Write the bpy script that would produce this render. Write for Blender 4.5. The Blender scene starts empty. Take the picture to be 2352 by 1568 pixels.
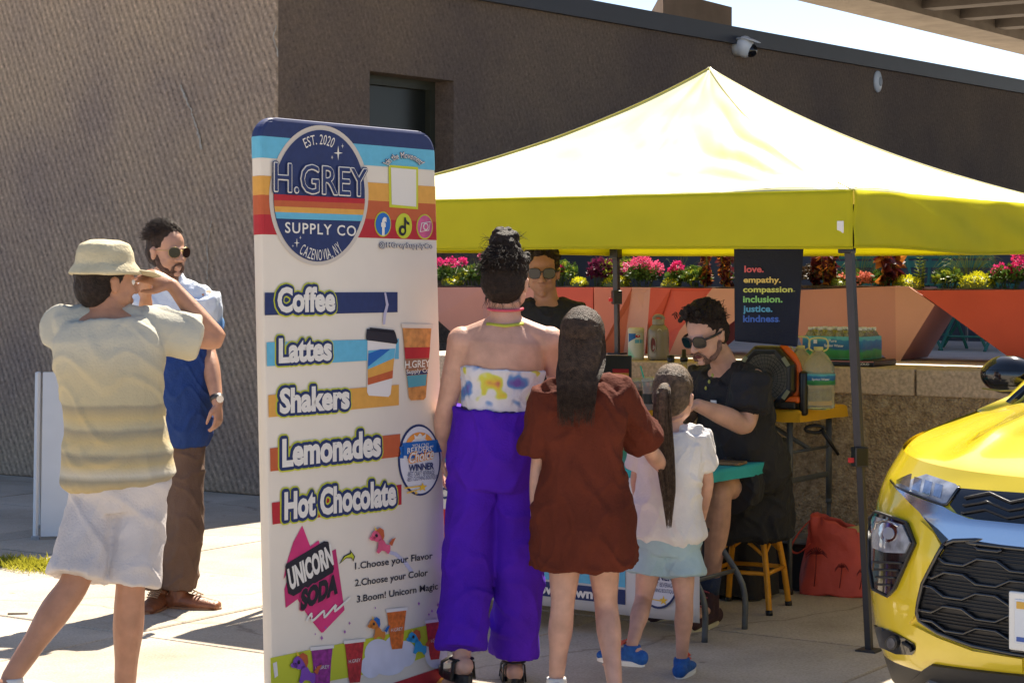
import bpy, bmesh, math, random
from math import sin, cos, pi, radians, sqrt, atan2
from mathutils import Vector, Matrix, noise
from mathutils.geometry import delaunay_2d_cdt
random.seed(7)
V = Vector
C = bpy.context.scene.collection
sc = bpy.context.scene
# ------------------------------------------------------------------ camera, sky, sun
F, CX, HZ, CH = 4573.0, 1176.0, 620.0, 1.6      # focal length in picture units, centre, horizon, eye height (m)
cd = bpy.data.cameras.new('camera'); cam = bpy.data.objects.new('camera', cd); C.objects.link(cam)
cam.location = (0, 0, CH); cam.rotation_euler = (pi/2, 0, 0)
cd.sensor_width = 36; cd.lens = F/2352*36; cd.shift_y = -(784-HZ)/2352
cd.clip_start = .1; cd.clip_end = 2000
sc.camera = cam
sc.render.resolution_x = 1024; sc.render.resolution_y = 682
SUN = V((.40, 1.12, 1.69)).normalized()
w = bpy.data.worlds.new('World'); sc.world = w; w.use_nodes = True
nt = w.node_tree; sky = nt.nodes.new('ShaderNodeTexSky'); sky.sky_type = 'NISHITA'; sky.sun_disc = False
sky.sun_elevation = math.asin(SUN.z); sky.sun_rotation = atan2(SUN.x, SUN.y)
sky.dust_density = .7; sky.air_density = .65; sky.ozone_density = 1.0
nt.links.new(sky.outputs[0], nt.nodes['Background'].inputs[0]); nt.nodes['Background'].inputs[1].default_value = .058
sl = bpy.data.lights.new('sun', 'SUN'); sl.energy = 3.4; sl.angle = radians(.5); sl.color = (1, .90, .75)
so = bpy.data.objects.new('sun', sl); C.objects.link(so); so.rotation_euler = SUN.to_track_quat('Z', 'Y').to_euler()
so.location = (0, 0, 20)
sc.view_settings.view_transform = 'Standard'; sc.view_settings.look = 'None'; sc.view_settings.gamma = 1
sc.view_settings.use_curve_mapping = False; sc.view_settings.exposure = 1.9
# ------------------------------------------------------------------ measuring helpers
def ray(x, y): return V(((x-CX)/F, 1, (HZ-y)/F))
def P(x, y, d): return V((0, 0, CH)) + ray(x, y)*d
def G(x, y, h=0.): return P(x, y, (CH-h)*F/(y-HZ))
E = V((.829, -.559, 0)).normalized(); N = V((.559, .829, 0)).normalized(); UP = V((0, 0, 1))
def S(a, b, h=0.): return E*a + N*b + UP*h
# ------------------------------------------------------------------ materials
def lin(c): return tuple(((x/255)/12.92 if x <= 10 else ((x/255+.055)/1.055)**2.4) for x in c)
MATS = {}
def mat(name, col, rough=.7, var=.0, vs=6., bump=0., bs=60., metal=0., coat=0., spec=.5, trans=0., tl=0., emis=None, rnd=0., det=6., sheen=0.):
    if name in MATS: return MATS[name]
    m = bpy.data.materials.new(name); m.use_nodes = True; t = m.node_tree; b = t.nodes['Principled BSDF']
    b.inputs['Base Color'].default_value = (*col, 1); b.inputs['Roughness'].default_value = rough
    b.inputs['Metallic'].default_value = metal; b.inputs['Coat Weight'].default_value = coat; b.inputs['Coat Roughness'].default_value = .04
    b.inputs['Specular IOR Level'].default_value = spec; b.inputs['Transmission Weight'].default_value = trans
    b.inputs['Sheen Weight'].default_value = sheen
    tc = t.nodes.new('ShaderNodeTexCoord')
    if var or rnd:
        n = t.nodes.new('ShaderNodeTexNoise'); n.inputs['Scale'].default_value = vs; n.inputs['Detail'].default_value = det
        t.links.new(tc.outputs['Object'], n.inputs['Vector'])
        mr = t.nodes.new('ShaderNodeMapRange'); mr.inputs['From Min'].default_value = .3; mr.inputs['From Max'].default_value = .7
        mr.inputs['To Min'].default_value = 1-var; mr.inputs['To Max'].default_value = 1+var; t.links.new(n.outputs['Fac'], mr.inputs['Value'])
        out = mr.outputs[0]
        if rnd:
            oi = t.nodes.new('ShaderNodeObjectInfo'); m2 = t.nodes.new('ShaderNodeMapRange')
            m2.inputs['To Min'].default_value = 1-rnd; m2.inputs['To Max'].default_value = 1+rnd; t.links.new(oi.outputs['Random'], m2.inputs['Value'])
            mm = t.nodes.new('ShaderNodeMath'); mm.operation = 'MULTIPLY'; t.links.new(out, mm.inputs[0]); t.links.new(m2.outputs[0], mm.inputs[1]); out = mm.outputs[0]
        vm = t.nodes.new('ShaderNodeVectorMath'); vm.operation = 'SCALE'; vm.inputs[0].default_value = col
        t.links.new(out, vm.inputs['Scale']); t.links.new(vm.outputs[0], b.inputs['Base Color'])
    if bump:
        n = t.nodes.new('ShaderNodeTexNoise'); n.inputs['Scale'].default_value = bs; n.inputs['Detail'].default_value = 5
        t.links.new(tc.outputs['Object'], n.inputs['Vector'])
        bp = t.nodes.new('ShaderNodeBump'); bp.inputs['Strength'].default_value = bump; bp.inputs['Distance'].default_value = .02
        t.links.new(n.outputs['Fac'], bp.inputs['Height']); t.links.new(bp.outputs[0], b.inputs['Normal'])
    if emis: b.inputs['Emission Color'].default_value = (*emis, 1); b.inputs['Emission Strength'].default_value = 1
    if tl:
        ts = t.nodes.new('ShaderNodeBsdfTranslucent'); mx = t.nodes.new('ShaderNodeMixShader'); mx.inputs[0].default_value = tl
        ts.inputs['Color'].default_value = (*col, 1)
        t.links.new(b.outputs[0], mx.inputs[1]); t.links.new(ts.outputs[0], mx.inputs[2])
        t.links.new(mx.outputs[0], t.nodes['Material Output'].inputs['Surface'])
    MATS[name] = m; return m
def nodes_of(m): return m.node_tree, m.node_tree.nodes['Principled BSDF']
def ramp(t, stops, interp='LINEAR'):
    r = t.nodes.new('ShaderNodeValToRGB'); r.color_ramp.interpolation = interp
    while len(r.color_ramp.elements) < len(stops): r.color_ramp.elements.new(.5)
    for e, (p, c) in zip(r.color_ramp.elements, stops): e.position = p; e.color = (*c, 1)
    return r
# ------------------------------------------------------------------ object helpers
def wloc(o):
    l = V((0, 0, 0))
    while o: l += o.location; o = o.parent
    return l
def tag(o, label=None, cat=None, group=None, kind=None):
    if label: o['label'] = label
    if cat: o['category'] = cat
    if group: o['group'] = group
    if kind: o['kind'] = kind
    return o
def thing(name, label, cat, loc=(0, 0, 0), group=None):
    o = bpy.data.objects.new(name, None); C.objects.link(o); o.location = loc; o.empty_display_size = .1
    return tag(o, label, cat, group)
class MB:
    def __init__(s): s.v = []; s.f = []; s.m = []; s.mi = 0
    def add(s, vs, fs):
        k = len(s.v); s.v += [V(p) for p in vs]
        for f in fs: s.f.append([i+k for i in f]); s.m.append(s.mi)
        return s
    def box(s, c, size, ax=(V((1, 0, 0)), V((0, 1, 0)), V((0, 0, 1)))):
        c = V(c); h = [V(a)*(d/2) for a, d in zip(ax, size)]
        vs = [c+h[0]*i+h[1]*j+h[2]*k for i in (-1, 1) for j in (-1, 1) for k in (-1, 1)]
        return s.add(vs, [(0, 1, 3, 2), (4, 6, 7, 5), (0, 4, 5, 1), (2, 3, 7, 6), (0, 2, 6, 4), (1, 5, 7, 3)])
    def sbox(s, a0, a1, b0, b1, h0, h1):
        return s.box(S((a0+a1)/2, (b0+b1)/2, (h0+h1)/2), (a1-a0, b1-b0, h1-h0), (E, N, UP))
    def tube(s, pts, rad, seg=12, side=None, cap=True, round_=0, sq=2.0):
        """rings along pts; rad entries are r or (rx, ry); rx lies along `side`"""
        pts = [V(p) for p in pts]
        if not isinstance(rad, (list, tuple)): rad = [rad]*len(pts)
        rad = [(r, r) if not isinstance(r, (list, tuple)) else r for r in rad]
        if round_:
            d0 = (pts[0]-pts[1]).normalized(); d1 = (pts[-1]-pts[-2]).normalized(); r0, r1 = rad[0], rad[-1]; m0 = min(r0)*round_; m1 = min(r1)*round_
            P0 = [pts[0]+d0*m0*sin(a) for a in (1.45, 1.0, .5)]; R0 = [(r0[0]*cos(a), r0[1]*cos(a)) for a in (1.45, 1.0, .5)]
            P1 = [pts[-1]+d1*m1*sin(a) for a in (.5, 1.0, 1.45)]; R1 = [(r1[0]*cos(a), r1[1]*cos(a)) for a in (.5, 1.0, 1.45)]
            pts = P0+pts+P1; rad = R0+rad+R1
        n = len(pts); vs = []; prev = V(side) if side is not None else None
        for i in range(n):
            t = (pts[min(i+1, n-1)]-pts[max(i-1, 0)])
            t = t.normalized() if t.length > 1e-9 else UP
            if prev is None: prev = t.orthogonal()
            x = prev - t*prev.dot(t)
            if x.length < 1e-4: x = t.orthogonal()
            x.normalize(); y = t.cross(x)
            if side is None: prev = x
            for k in range(seg):
                a = 2*pi*k/seg; ca, sa = cos(a), sin(a)
                if sq != 2.0:
                    q = (abs(ca)**sq+abs(sa)**sq)**(-1/sq); ca *= q; sa *= q
                vs.append(pts[i]+x*(rad[i][0]*ca)+y*(rad[i][1]*sa))
        fs = [(i*seg+k, i*seg+(k+1) % seg, (i+1)*seg+(k+1) % seg, (i+1)*seg+k) for i in range(n-1) for k in range(seg)]
        if cap: fs += [tuple(range(seg))[::-1], tuple(range((n-1)*seg, n*seg))]
        return s.add(vs, fs)
    def ell(s, c, r, ax=(V((1, 0, 0)), V((0, 1, 0)), V((0, 0, 1))), seg=14, rings=9):
        c = V(c); vs = []; fs = []
        for i in range(1, rings):
            a = pi*i/rings
            for k in range(seg):
                b = 2*pi*k/seg; vs.append(c+ax[0]*(r[0]*sin(a)*cos(b))+ax[1]*(r[1]*sin(a)*sin(b))+ax[2]*(r[2]*cos(a)))
        for i in range(rings-2):
            for k in range(seg): fs.append((i*seg+k, (i+1)*seg+k, (i+1)*seg+(k+1) % seg, i*seg+(k+1) % seg))
        vs += [c+ax[2]*r[2], c-ax[2]*r[2]]; t = len(vs)-2
        for k in range(seg):
            fs.append((t, k, (k+1) % seg)); fs.append((t+1, (rings-2)*seg+(k+1) % seg, (rings-2)*seg+k))
        return s.add(vs, fs)
    def prism(s, poly, off):
        """poly: list of 3-D points (planar), extruded by vector off"""
        n = len(poly); vs = [V(p) for p in poly]+[V(p)+V(off) for p in poly]
        return s.add(vs, [tuple(range(n))[::-1], tuple(range(n, 2*n))]+[(i, (i+1) % n, n+(i+1) % n, n+i) for i in range(n)])
    def grid(s, fn, nu, nv):
        vs = [fn(i/nu, j/nv) for j in range(nv+1) for i in range(nu+1)]
        return s.add(vs, [(j*(nu+1)+i, j*(nu+1)+i+1, (j+1)*(nu+1)+i+1, (j+1)*(nu+1)+i) for j in range(nv) for i in range(nu)])
    def lathe(s, c, prof, seg=20, ax=(V((1, 0, 0)), V((0, 1, 0)), V((0, 0, 1)))):
        c = V(c); vs = [c+ax[0]*(r*cos(2*pi*k/seg))+ax[1]*(r*sin(2*pi*k/seg))+ax[2]*z for r, z in prof for k in range(seg)]
        n = len(prof)
        fs = [(i*seg+k, i*seg+(k+1) % seg, (i+1)*seg+(k+1) % seg, (i+1)*seg+k) for i in range(n-1) for k in range(seg)]
        fs += [tuple(range(seg))[::-1], tuple(range((n-1)*seg, n*seg))]
        return s.add(vs, fs)
    def mesh(s, name, mats, off=V((0, 0, 0)), smooth=False):
        me = bpy.data.meshes.new(name); me.from_pydata([tuple(p-off) for p in s.v], [], s.f)
        if not isinstance(mats, (list, tuple)): mats = [mats]
        for m in mats: me.materials.append(m)
        if len(mats) > 1: me.polygons.foreach_set('material_index', s.m)
        if smooth: me.polygons.foreach_set('use_smooth', [True]*len(me.polygons))
        me.update(); return me
    def build(s, name, mats, parent=None, smooth=False, bevel=0., solid=0., sub=0, auto=None):
        me = s.mesh(name, mats, wloc(parent) if parent else V((0, 0, 0)), smooth)
        o = bpy.data.objects.new(name, me); C.objects.link(o); o.parent = parent
        if auto is not None:
            bm = bmesh.new(); bm.from_mesh(me); bmesh.ops.recalc_face_normals(bm, faces=bm.faces)
            for f in bm.faces: f.smooth = True
            for e in bm.edges:
                if len(e.link_faces) == 2 and e.calc_face_angle(0) > auto: e.smooth = False
            bm.to_mesh(me); bm.free()
        if solid: md = o.modifiers.new('solid', 'SOLIDIFY'); md.thickness = solid; md.offset = 0
        if sub: md = o.modifiers.new('sub', 'SUBSURF'); md.levels = sub; md.render_levels = sub
        if bevel: md = o.modifiers.new('bevel', 'BEVEL'); md.width = bevel; md.segments = 2; md.limit_method = 'ANGLE'
        return o
def fuse(mb, name, mats, parent, voxel=.006, smooth=4, disp=None):
    """union of overlapping shapes as ONE continuous skin"""
    me = mb.mesh('tmp', MATS['skin'] if 'skin' in MATS else [], V((0, 0, 0)))
    bm = bmesh.new(); bm.from_mesh(me); bmesh.ops.recalc_face_normals(bm, faces=bm.faces); bm.to_mesh(me); bm.free()
    o = bpy.data.objects.new('tmp', me); C.objects.link(o)
    r = o.modifiers.new('r', 'REMESH'); r.mode = 'VOXEL'; r.voxel_size = voxel; r.use_smooth_shade = True
    if smooth: q = o.modifiers.new('s', 'SMOOTH'); q.iterations = smooth; q.factor = .5
    dg = bpy.context.evaluated_depsgraph_get(); dg.update()
    out = bpy.data.meshes.new_from_object(o.evaluated_get(dg)); out.name = name
    bpy.data.objects.remove(o)
    out.materials.clear()
    for m in (mats if isinstance(mats, (list, tuple)) else [mats]): out.materials.append(m)
    off = wloc(parent) if parent else V((0, 0, 0))
    nv = len(out.vertices); co = [0.]*(nv*3); nr = [0.]*(nv*3)
    out.vertices.foreach_get('co', co); out.vertices.foreach_get('normal', nr)
    for i in range(0, nv*3, 3):
        a = disp(V(co[i:i+3])) if disp else 0.
        co[i] += nr[i]*a-off.x; co[i+1] += nr[i+1]*a-off.y; co[i+2] += nr[i+2]*a-off.z
    out.vertices.foreach_set('co', co)
    out.polygons.foreach_set('use_smooth', [True]*len(out.polygons)); out.update()
    ob = bpy.data.objects.new(name, out); C.objects.link(ob); ob.parent = parent
    return ob
def copy_tree(o, parent=None):
    c = o.copy(); C.objects.link(c); c.parent = parent
    for ch in list(o.children): copy_tree(ch, c)
    return c
def catmull(pts, n=6):
    pts = [V(p) for p in pts]; out = []
    for i in range(len(pts)-1):
        a, b, c, d = pts[max(i-1, 0)], pts[i], pts[i+1], pts[min(i+2, len(pts)-1)]
        for k in range(n):
            t = k/n; out.append(.5*((2*b)+(c-a)*t+(2*a-5*b+4*c-d)*t*t+(3*b-a-3*c+d)*t**3))
    out.append(pts[-1]); return out
def lerp(a, b, t): return a+(b-a)*t
def interp(x, tab):
    if x <= tab[0][0]: return tab[0][1]
    for (x0, y0), (x1, y1) in zip(tab, tab[1:]):
        if x <= x1: return y0+(y1-y0)*(x-x0)/(x1-x0)
    return tab[-1][1]
# lettering: built-in font turned into flat meshes and fitted to a parallelogram
TXT = {}
def text_geo(s, off=0., space=1.0):
    k = (s, off, space)
    if k in TXT: return TXT[k]
    cu = bpy.data.curves.new('t', 'FONT'); cu.body = s; cu.size = 1; cu.offset = off; cu.space_character = space; cu.resolution_u = 3; cu.dimensions = '2D'; cu.fill_mode = 'BOTH'
    o = bpy.data.objects.new('t', cu); C.objects.link(o)
    dg = bpy.context.evaluated_depsgraph_get(); dg.update(); me = bpy.data.meshes.new_from_object(o.evaluated_get(dg))
    r = ([V(v.co) for v in me.vertices], [tuple(p.vertices) for p in me.polygons])
    bpy.data.objects.remove(o); TXT[k] = r; return r
def text_fit(mb, s, o, x, y, base=None, off=0., space=1.0, ref=None, warp=None):
    """o = lower-left corner, x / y = full width / height vectors (box of the letters)"""
    vs, fs = text_geo(s, off, space); rv = text_geo(s, ref if ref is not None else off, space)[0]
    x0 = min(p.x for p in rv); x1 = max(p.x for p in rv); y0 = min(p.y for p in rv); y1 = max(p.y for p in rv)
    pts = []
    for p in vs:
        a, b = (p.x-x0)/(x1-x0), (p.y-y0)/(y1-y0)
        pts.append(warp(a, b) if warp else V(o)+V(x)*a+V(y)*b)
    mb.add(pts, fs)
# ------------------------------------------------------------------ setting
def concrete_wall(name, col, ang_axis, diag=.8, dark=.0):
    m = mat(name, col, .9); t, b = nodes_of(m)
    tc = t.nodes.new('ShaderNodeTexCoord')
    dp = t.nodes.new('ShaderNodeVectorMath'); dp.operation = 'DOT_PRODUCT'; dp.inputs[1].default_value = ang_axis
    t.links.new(tc.outputs['Object'], dp.inputs[0])
    nz = t.nodes.new('ShaderNodeTexNoise'); nz.inputs['Scale'].default_value = 9; nz.inputs['Detail'].default_value = 4; t.links.new(tc.outputs['Object'], nz.inputs['Vector'])
    ad = t.nodes.new('ShaderNodeMath'); ad.operation = 'MULTIPLY_ADD'; ad.inputs[1].default_value = .05; t.links.new(nz.outputs['Fac'], ad.inputs[0]); t.links.new(dp.outputs['Value'], ad.inputs[2])
    sn = t.nodes.new('ShaderNodeMath'); sn.operation = 'SINE'; ml = t.nodes.new('ShaderNodeMath'); ml.operation = 'MULTIPLY'; ml.inputs[1].default_value = 2*pi/.052
    t.links.new(ad.outputs[0], ml.inputs[0]); t.links.new(ml.outputs[0], sn.inputs[0])
    n1 = t.nodes.new('ShaderNodeTexNoise'); n1.inputs['Scale'].default_value = 38; n1.inputs['Detail'].default_value = 6; n1.inputs['Roughness'].default_value = .75; t.links.new(tc.outputs['Object'], n1.inputs['Vector'])
    vo = t.nodes.new('ShaderNodeTexVoronoi'); vo.inputs['Scale'].default_value = 55; t.links.new(tc.outputs['Object'], vo.inputs['Vector'])
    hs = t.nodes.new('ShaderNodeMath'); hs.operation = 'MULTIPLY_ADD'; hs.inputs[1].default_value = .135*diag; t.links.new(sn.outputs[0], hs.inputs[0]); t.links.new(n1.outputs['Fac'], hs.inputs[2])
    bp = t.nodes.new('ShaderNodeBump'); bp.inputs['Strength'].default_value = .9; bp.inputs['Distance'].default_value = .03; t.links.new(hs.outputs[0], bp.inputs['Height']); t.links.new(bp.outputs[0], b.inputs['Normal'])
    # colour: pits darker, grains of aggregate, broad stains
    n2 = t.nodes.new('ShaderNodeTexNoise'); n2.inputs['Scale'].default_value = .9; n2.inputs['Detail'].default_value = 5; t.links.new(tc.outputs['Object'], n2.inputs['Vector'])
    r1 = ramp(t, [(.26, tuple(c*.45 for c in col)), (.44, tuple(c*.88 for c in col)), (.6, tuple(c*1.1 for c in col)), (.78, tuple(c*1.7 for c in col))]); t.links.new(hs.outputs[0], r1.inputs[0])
    r2 = ramp(t, [(.3, (.74, .72, .8)), (.6, (1.05, 1.0, .95))]); t.links.new(n2.outputs['Fac'], r2.inputs[0])
    r3 = ramp(t, [(.0, (1.35, 1.25, 1.15)), (.12, (1, 1, 1)), (.8, (.9, .9, .9))]); t.links.new(vo.outputs['Distance'], r3.inputs[0])
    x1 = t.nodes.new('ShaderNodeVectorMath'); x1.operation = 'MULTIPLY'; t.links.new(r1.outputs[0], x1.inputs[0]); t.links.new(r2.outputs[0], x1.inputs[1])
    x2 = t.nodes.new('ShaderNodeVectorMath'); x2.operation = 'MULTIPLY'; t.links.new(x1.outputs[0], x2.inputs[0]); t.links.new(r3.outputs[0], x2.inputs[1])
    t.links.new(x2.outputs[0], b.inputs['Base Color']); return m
WL = V((2.23, -1.47, 0)).normalized()        # run of the left concrete face
WR = V((.773, 1, 0)).normalized()            # run of the right face
CORNER = V((-1.66, 14.03, 0)); WH = 3.9
axL = (WL*.95+UP*.42).normalized(); axR = (WR*.9+UP*.42).normalized()
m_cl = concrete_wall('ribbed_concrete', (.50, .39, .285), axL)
m_cr = concrete_wall('hammered_concrete', (.235, .175, .13), axR, .25)  # base colour lowered to stand in for occlusion below the overhang
nL = V((-WL.y, WL.x, 0)); nL = nL if nL.y < 0 else -nL
nR = V((-WR.y, WR.x, 0)); nR = nR if nR.x > 0 else -nR
m_cap = mat('roof_flashing', (.035, .04, .055), .45, .1, 3)
def joints(name, label): pass
bld = thing('concrete_building', 'brown ribbed concrete building behind the yellow canopy with a sharp corner and dark roof edge', 'building', tuple(CORNER))
mb = MB()
L0 = CORNER-WL*9
TH = .6
def wallface(p0, p1, h0, h1, n, th=TH):
    return MB().add([p0+UP*h0, p1+UP*h0, p1+UP*h1, p0+UP*h1, p0+UP*h0-n*th, p1+UP*h0-n*th, p1+UP*h1-n*th, p0+UP*h1-n*th],
                    [(0, 1, 2, 3), (5, 4, 7, 6), (0, 4, 5, 1), (3, 2, 6, 7), (0, 3, 7, 4), (1, 5, 6, 2)])
def meet(d): return CORNER
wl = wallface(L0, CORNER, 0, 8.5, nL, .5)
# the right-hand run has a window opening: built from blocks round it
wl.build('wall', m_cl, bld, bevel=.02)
def onR(x):                                   # distance along right run where picture column x meets it
    k = (x-CX)/F; return (k*CORNER.y-CORNER.x)/(WR.x-k*WR.y)
def hR(x, y): t = onR(x); return CH+(HZ-y)/F*(CORNER.y+WR.y*t)
wa, wb = onR(849), onR(1042); wh1 = hR(849, 163); wh0 = wh1-2.05
RL = 34.
rw = MB()
c0 = CORNER+nR*0
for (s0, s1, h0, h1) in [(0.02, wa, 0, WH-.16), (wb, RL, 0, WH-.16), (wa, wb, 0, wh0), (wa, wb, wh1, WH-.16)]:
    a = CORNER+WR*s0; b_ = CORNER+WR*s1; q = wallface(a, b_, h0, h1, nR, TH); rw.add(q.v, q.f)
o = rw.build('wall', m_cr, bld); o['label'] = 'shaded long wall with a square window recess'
# near corner rises higher on the left face's block
q = wallface(CORNER+WR*.02-nR*.001, CORNER+WR*RL, WH-.16, WH, nR, TH)
rc = MB(); q = wallface(CORNER+WR*.02+nR*.05, CORNER+WR*RL+nR*.05, WH-.16, WH, nR, TH+.05); rc.add(q.v, q.f); rc.build('roof_edge', m_cap, bld)
# window: recessed frame and dark pane
wp = MB(); a = CORNER+WR*wa-nR*.24; b_ = CORNER+WR*wb-nR*.24
q = wallface(a, b_, wh0, wh1, nR, .02); wp.add(q.v, q.f); win = wp.build('window', mat('dark_glass', (.012, .014, .011), .3, .1, 3), bld)
fr = MB()
for (s0, s1, h0, h1) in [(wa, wb, wh1-.07, wh1), (wa, wa+.05, wh0, wh1-.07), (wb-.06, wb, wh0, wh1-.07)]:
    q = wallface(CORNER+WR*s0-nR*.19, CORNER+WR*s1-nR*.19, h0, h1, nR, .055); fr.add(q.v, q.f)
fr.build('frame', mat('weathered_green_metal', (.035, .037, .025), .5, .25, 5), win)
# two pale leak streaks on the left face (real mineral crust, slightly proud)
def onL(x):
    k = (x-CX)/F; return (k*CORNER.y-CORNER.x)/(WL.x-k*WL.y)
def PL(x, y, off=.01):
    t = onL(x); d = CORNER.y+WL.y*t; return P(x, y, d)+nL*off
for path in ([(418, 195), (430, 228), (440, 250), (447, 268), (455, 300), (461, 318), (466, 345)], [(490, 505), (484, 530), (480, 560), (480, 600), (477, 640)], [(636, 60), (632, 90), (640, 130)]):
    pts = catmull([PL(x+random.uniform(-2, 2), y) for x, y in path], 5)
    pts = [p+V((random.uniform(-.006, .006), 0, random.uniform(-.006, .006))) for p in pts]
    crust = MB(); crust.tube(pts, [random.uniform(.003, .012) if path[0][0] < 450 else random.uniform(.002, .006) for _ in pts], 5); crust.build('mineral_streak', mat('lime_crust', (.42, .38, .33), .9, .3, 60), bld)
# block above the roof line, and the far cantilevered storey with ribbed underside
kb = MB(); zb = 24.; p1 = P(1523, -60, zb); p2 = P(1683, 48, zb+1.5)
kb.add([V((p1.x, zb, 3)), V((p2.x, zb+1.6, 3)), V((p2.x, zb+1.6, 4.75)), V((p1.x, zb, 5.3)), V((p1.x+.0, zb+3, 3)), V((p2.x+.0, zb+4.6, 3)), V((p2.x+.0, zb+4.6, 4.75)), V((p1.x+.0, zb+3, 5.3))],
       [(0, 1, 2, 3), (5, 4, 7, 6), (0, 4, 5, 1), (3, 2, 6, 7), (0, 3, 7, 4), (1, 5, 6, 2)])
for i in (2, 3, 6, 7): kb.v[i].z = 4.75
kb.v[2].z = CH+(HZ-17)/F*kb.v[2].y; kb.v[6].z = kb.v[2].z; kb.v[3].z = kb.v[2].z; kb.v[7].z = kb.v[2].z
ko = kb.build('rooftop_block', mat('block_concrete', (.26, .2, .155), .9, .15, 3, .4, 20)); tag(ko, 'small square concrete block standing above the dark roof edge', 'roof block')
ovh = thing('cantilevered_storey', 'concrete overhang with deep parallel ribs under its soffit at the top right', 'building', (8, 34, 6))
OH = 6.2; k0 = ray(1825, 0); d0 = (OH-CH)/k0.z; e0 = V((0, 0, CH))+k0*d0; e0.z = 0
k1 = ray(2352, 127); d1 = (OH-CH)/k1.z; e1 = V((0, 0, CH))+k1*d1; e1.z = 0
ED = (e0-e1).normalized(); RB = V((-ED.y, ED.x, 0));
if RB.x < 0: RB = -RB                         # ribs run away to the right of the edge
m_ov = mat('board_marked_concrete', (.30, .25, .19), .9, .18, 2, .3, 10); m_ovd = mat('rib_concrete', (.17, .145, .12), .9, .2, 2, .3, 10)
eb = MB(); st = e1-ED*6; en = e0+ED*15.7
def slab(mb_, a, b, h0, h1, n, w_):
    mb_.add([a+UP*h0, b+UP*h0, b+UP*h1, a+UP*h1, a+UP*h0+n*w_, b+UP*h0+n*w_, b+UP*h1+n*w_, a+UP*h1+n*w_], [(0, 1, 2, 3), (5, 4, 7, 6), (0, 4, 5, 1), (3, 2, 6, 7), (0, 3, 7, 4), (1, 5, 6, 2)])
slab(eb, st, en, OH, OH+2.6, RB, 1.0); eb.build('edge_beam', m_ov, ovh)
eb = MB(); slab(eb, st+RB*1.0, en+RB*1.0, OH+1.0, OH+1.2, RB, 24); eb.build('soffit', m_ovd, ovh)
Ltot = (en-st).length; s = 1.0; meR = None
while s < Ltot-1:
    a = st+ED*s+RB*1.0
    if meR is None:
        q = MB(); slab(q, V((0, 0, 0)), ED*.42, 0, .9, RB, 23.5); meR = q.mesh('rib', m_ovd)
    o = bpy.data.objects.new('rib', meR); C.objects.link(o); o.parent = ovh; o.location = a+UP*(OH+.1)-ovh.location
    s += 1.75
# security dome and round fitting on the wall
def onwall(x, y, off=0.): t = onR(x); p = CORNER+WR*t; return V((p.x, p.y, hR(x, y)))+nR*off
m_wp = mat('white_plastic', (.72, .74, .76), .35)
m_bk = mat('black_plastic', (.012, .012, .014), .35)
p = onwall(1690, 112, 0); sc_t = thing('security_camera', 'white dome security camera with black eye and small visor high on the dark wall', 'security camera', tuple(p))
q = MB(); q.tube([p, p+nR*.12], [.075, .07], 16); q.ell(p+nR*.10+UP*.01, (.09, .09, .105)); q.build('housing', m_wp, sc_t, True)
q = MB(); q.ell(p+nR*.155-UP*.025+WR*.02, (.062, .062, .068)); q.build('lens_dome', mat('dark_gloss', (.01, .01, .012), .08), sc_t, True)
q = MB(); q.tube([p+nR*.04+UP*.085, p+nR*.15+UP*.08, p+nR*.25+UP*.04], [(.075, .022), (.09, .013), (.045, .006)], 14, WR); q.build('visor', m_wp, sc_t, True)
p = onwall(2013, 188, 0); st_t = thing('wall_fitting', 'small white oval disc fixed to the dark wall right of the security camera', 'wall fitting', tuple(p))
ax = (WR*.46, UP*.70, nR*.6); q = MB(); q.lathe(p, [(.155, 0), (.17, .02), (.16, .05), (.1, .075), (.0, .08)], 24, ax); q.build('disc', m_wp, st_t, True)
q = MB(); q.lathe(p+nR*.038, [(.07, 0), (.07, .03), (.055, .035), (0, .036)], 20, ax); q.build('cap', mat('grey_plastic', (.45, .46, .48), .4), st_t, True)
# ground and pavement slabs
g = MB(); g.add([(-300, -60, -.03), (300, -60, -.03), (300, 500, -.03), (-300, 500, -.03)], [(0, 1, 2, 3)])
go = g.build('ground', mat('far_paving', (.42, .37, .31), .95, .15, .6, .2, 30)); go['kind'] = 'structure'
g = MB(); g.add([S(-19.8, -4.3, -.022), S(9., -4.3, -.022), S(9., 12.4, -.022), S(-19.8, 12.4, -.022)], [(0, 1, 2, 3)])
go = g.build('pavement_bed', mat('joint_dirt', (.11, .09, .07), .95, .3, 5, .4, 30)); go['kind'] = 'structure'
m_pv = mat('pavement_concrete', (.47, .425, .36), .9); t, b = nodes_of(m_pv)
tc = t.nodes.new('ShaderNodeTexCoord'); gm = t.nodes.new('ShaderNodeNewGeometry')
n1 = t.nodes.new('ShaderNodeTexNoise'); n1.inputs['Scale'].default_value = 1.3; n1.inputs['Detail'].default_value = 8; n1.inputs['Roughness'].default_value = .65; t.links.new(gm.outputs['Position'], n1.inputs['Vector'])
n2 = t.nodes.new('ShaderNodeTexNoise'); n2.inputs['Scale'].default_value = 90; n2.inputs['Detail'].default_value = 4; t.links.new(gm.outputs['Position'], n2.inputs['Vector'])
oi = t.nodes.new('ShaderNodeObjectInfo')
r1 = ramp(t, [(.3, (.38, .325, .255)), (.5, (.47, .41, .33)), (.7, (.54, .48, .40))]); t.links.new(n1.outputs['Fac'], r1.inputs[0])
r2 = ramp(t, [(.3, (.78, .77, .76)), (.55, (1, 1, 1)), (.8, (1.12, 1.11, 1.1))]); t.links.new(n2.outputs['Fac'], r2.inputs[0])
mr = t.nodes.new('ShaderNodeMapRange'); mr.inputs['To Min'].default_value = .9; mr.inputs['To Max'].default_value = 1.06; t.links.new(oi.outputs['Random'], mr.inputs['Value'])
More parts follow.
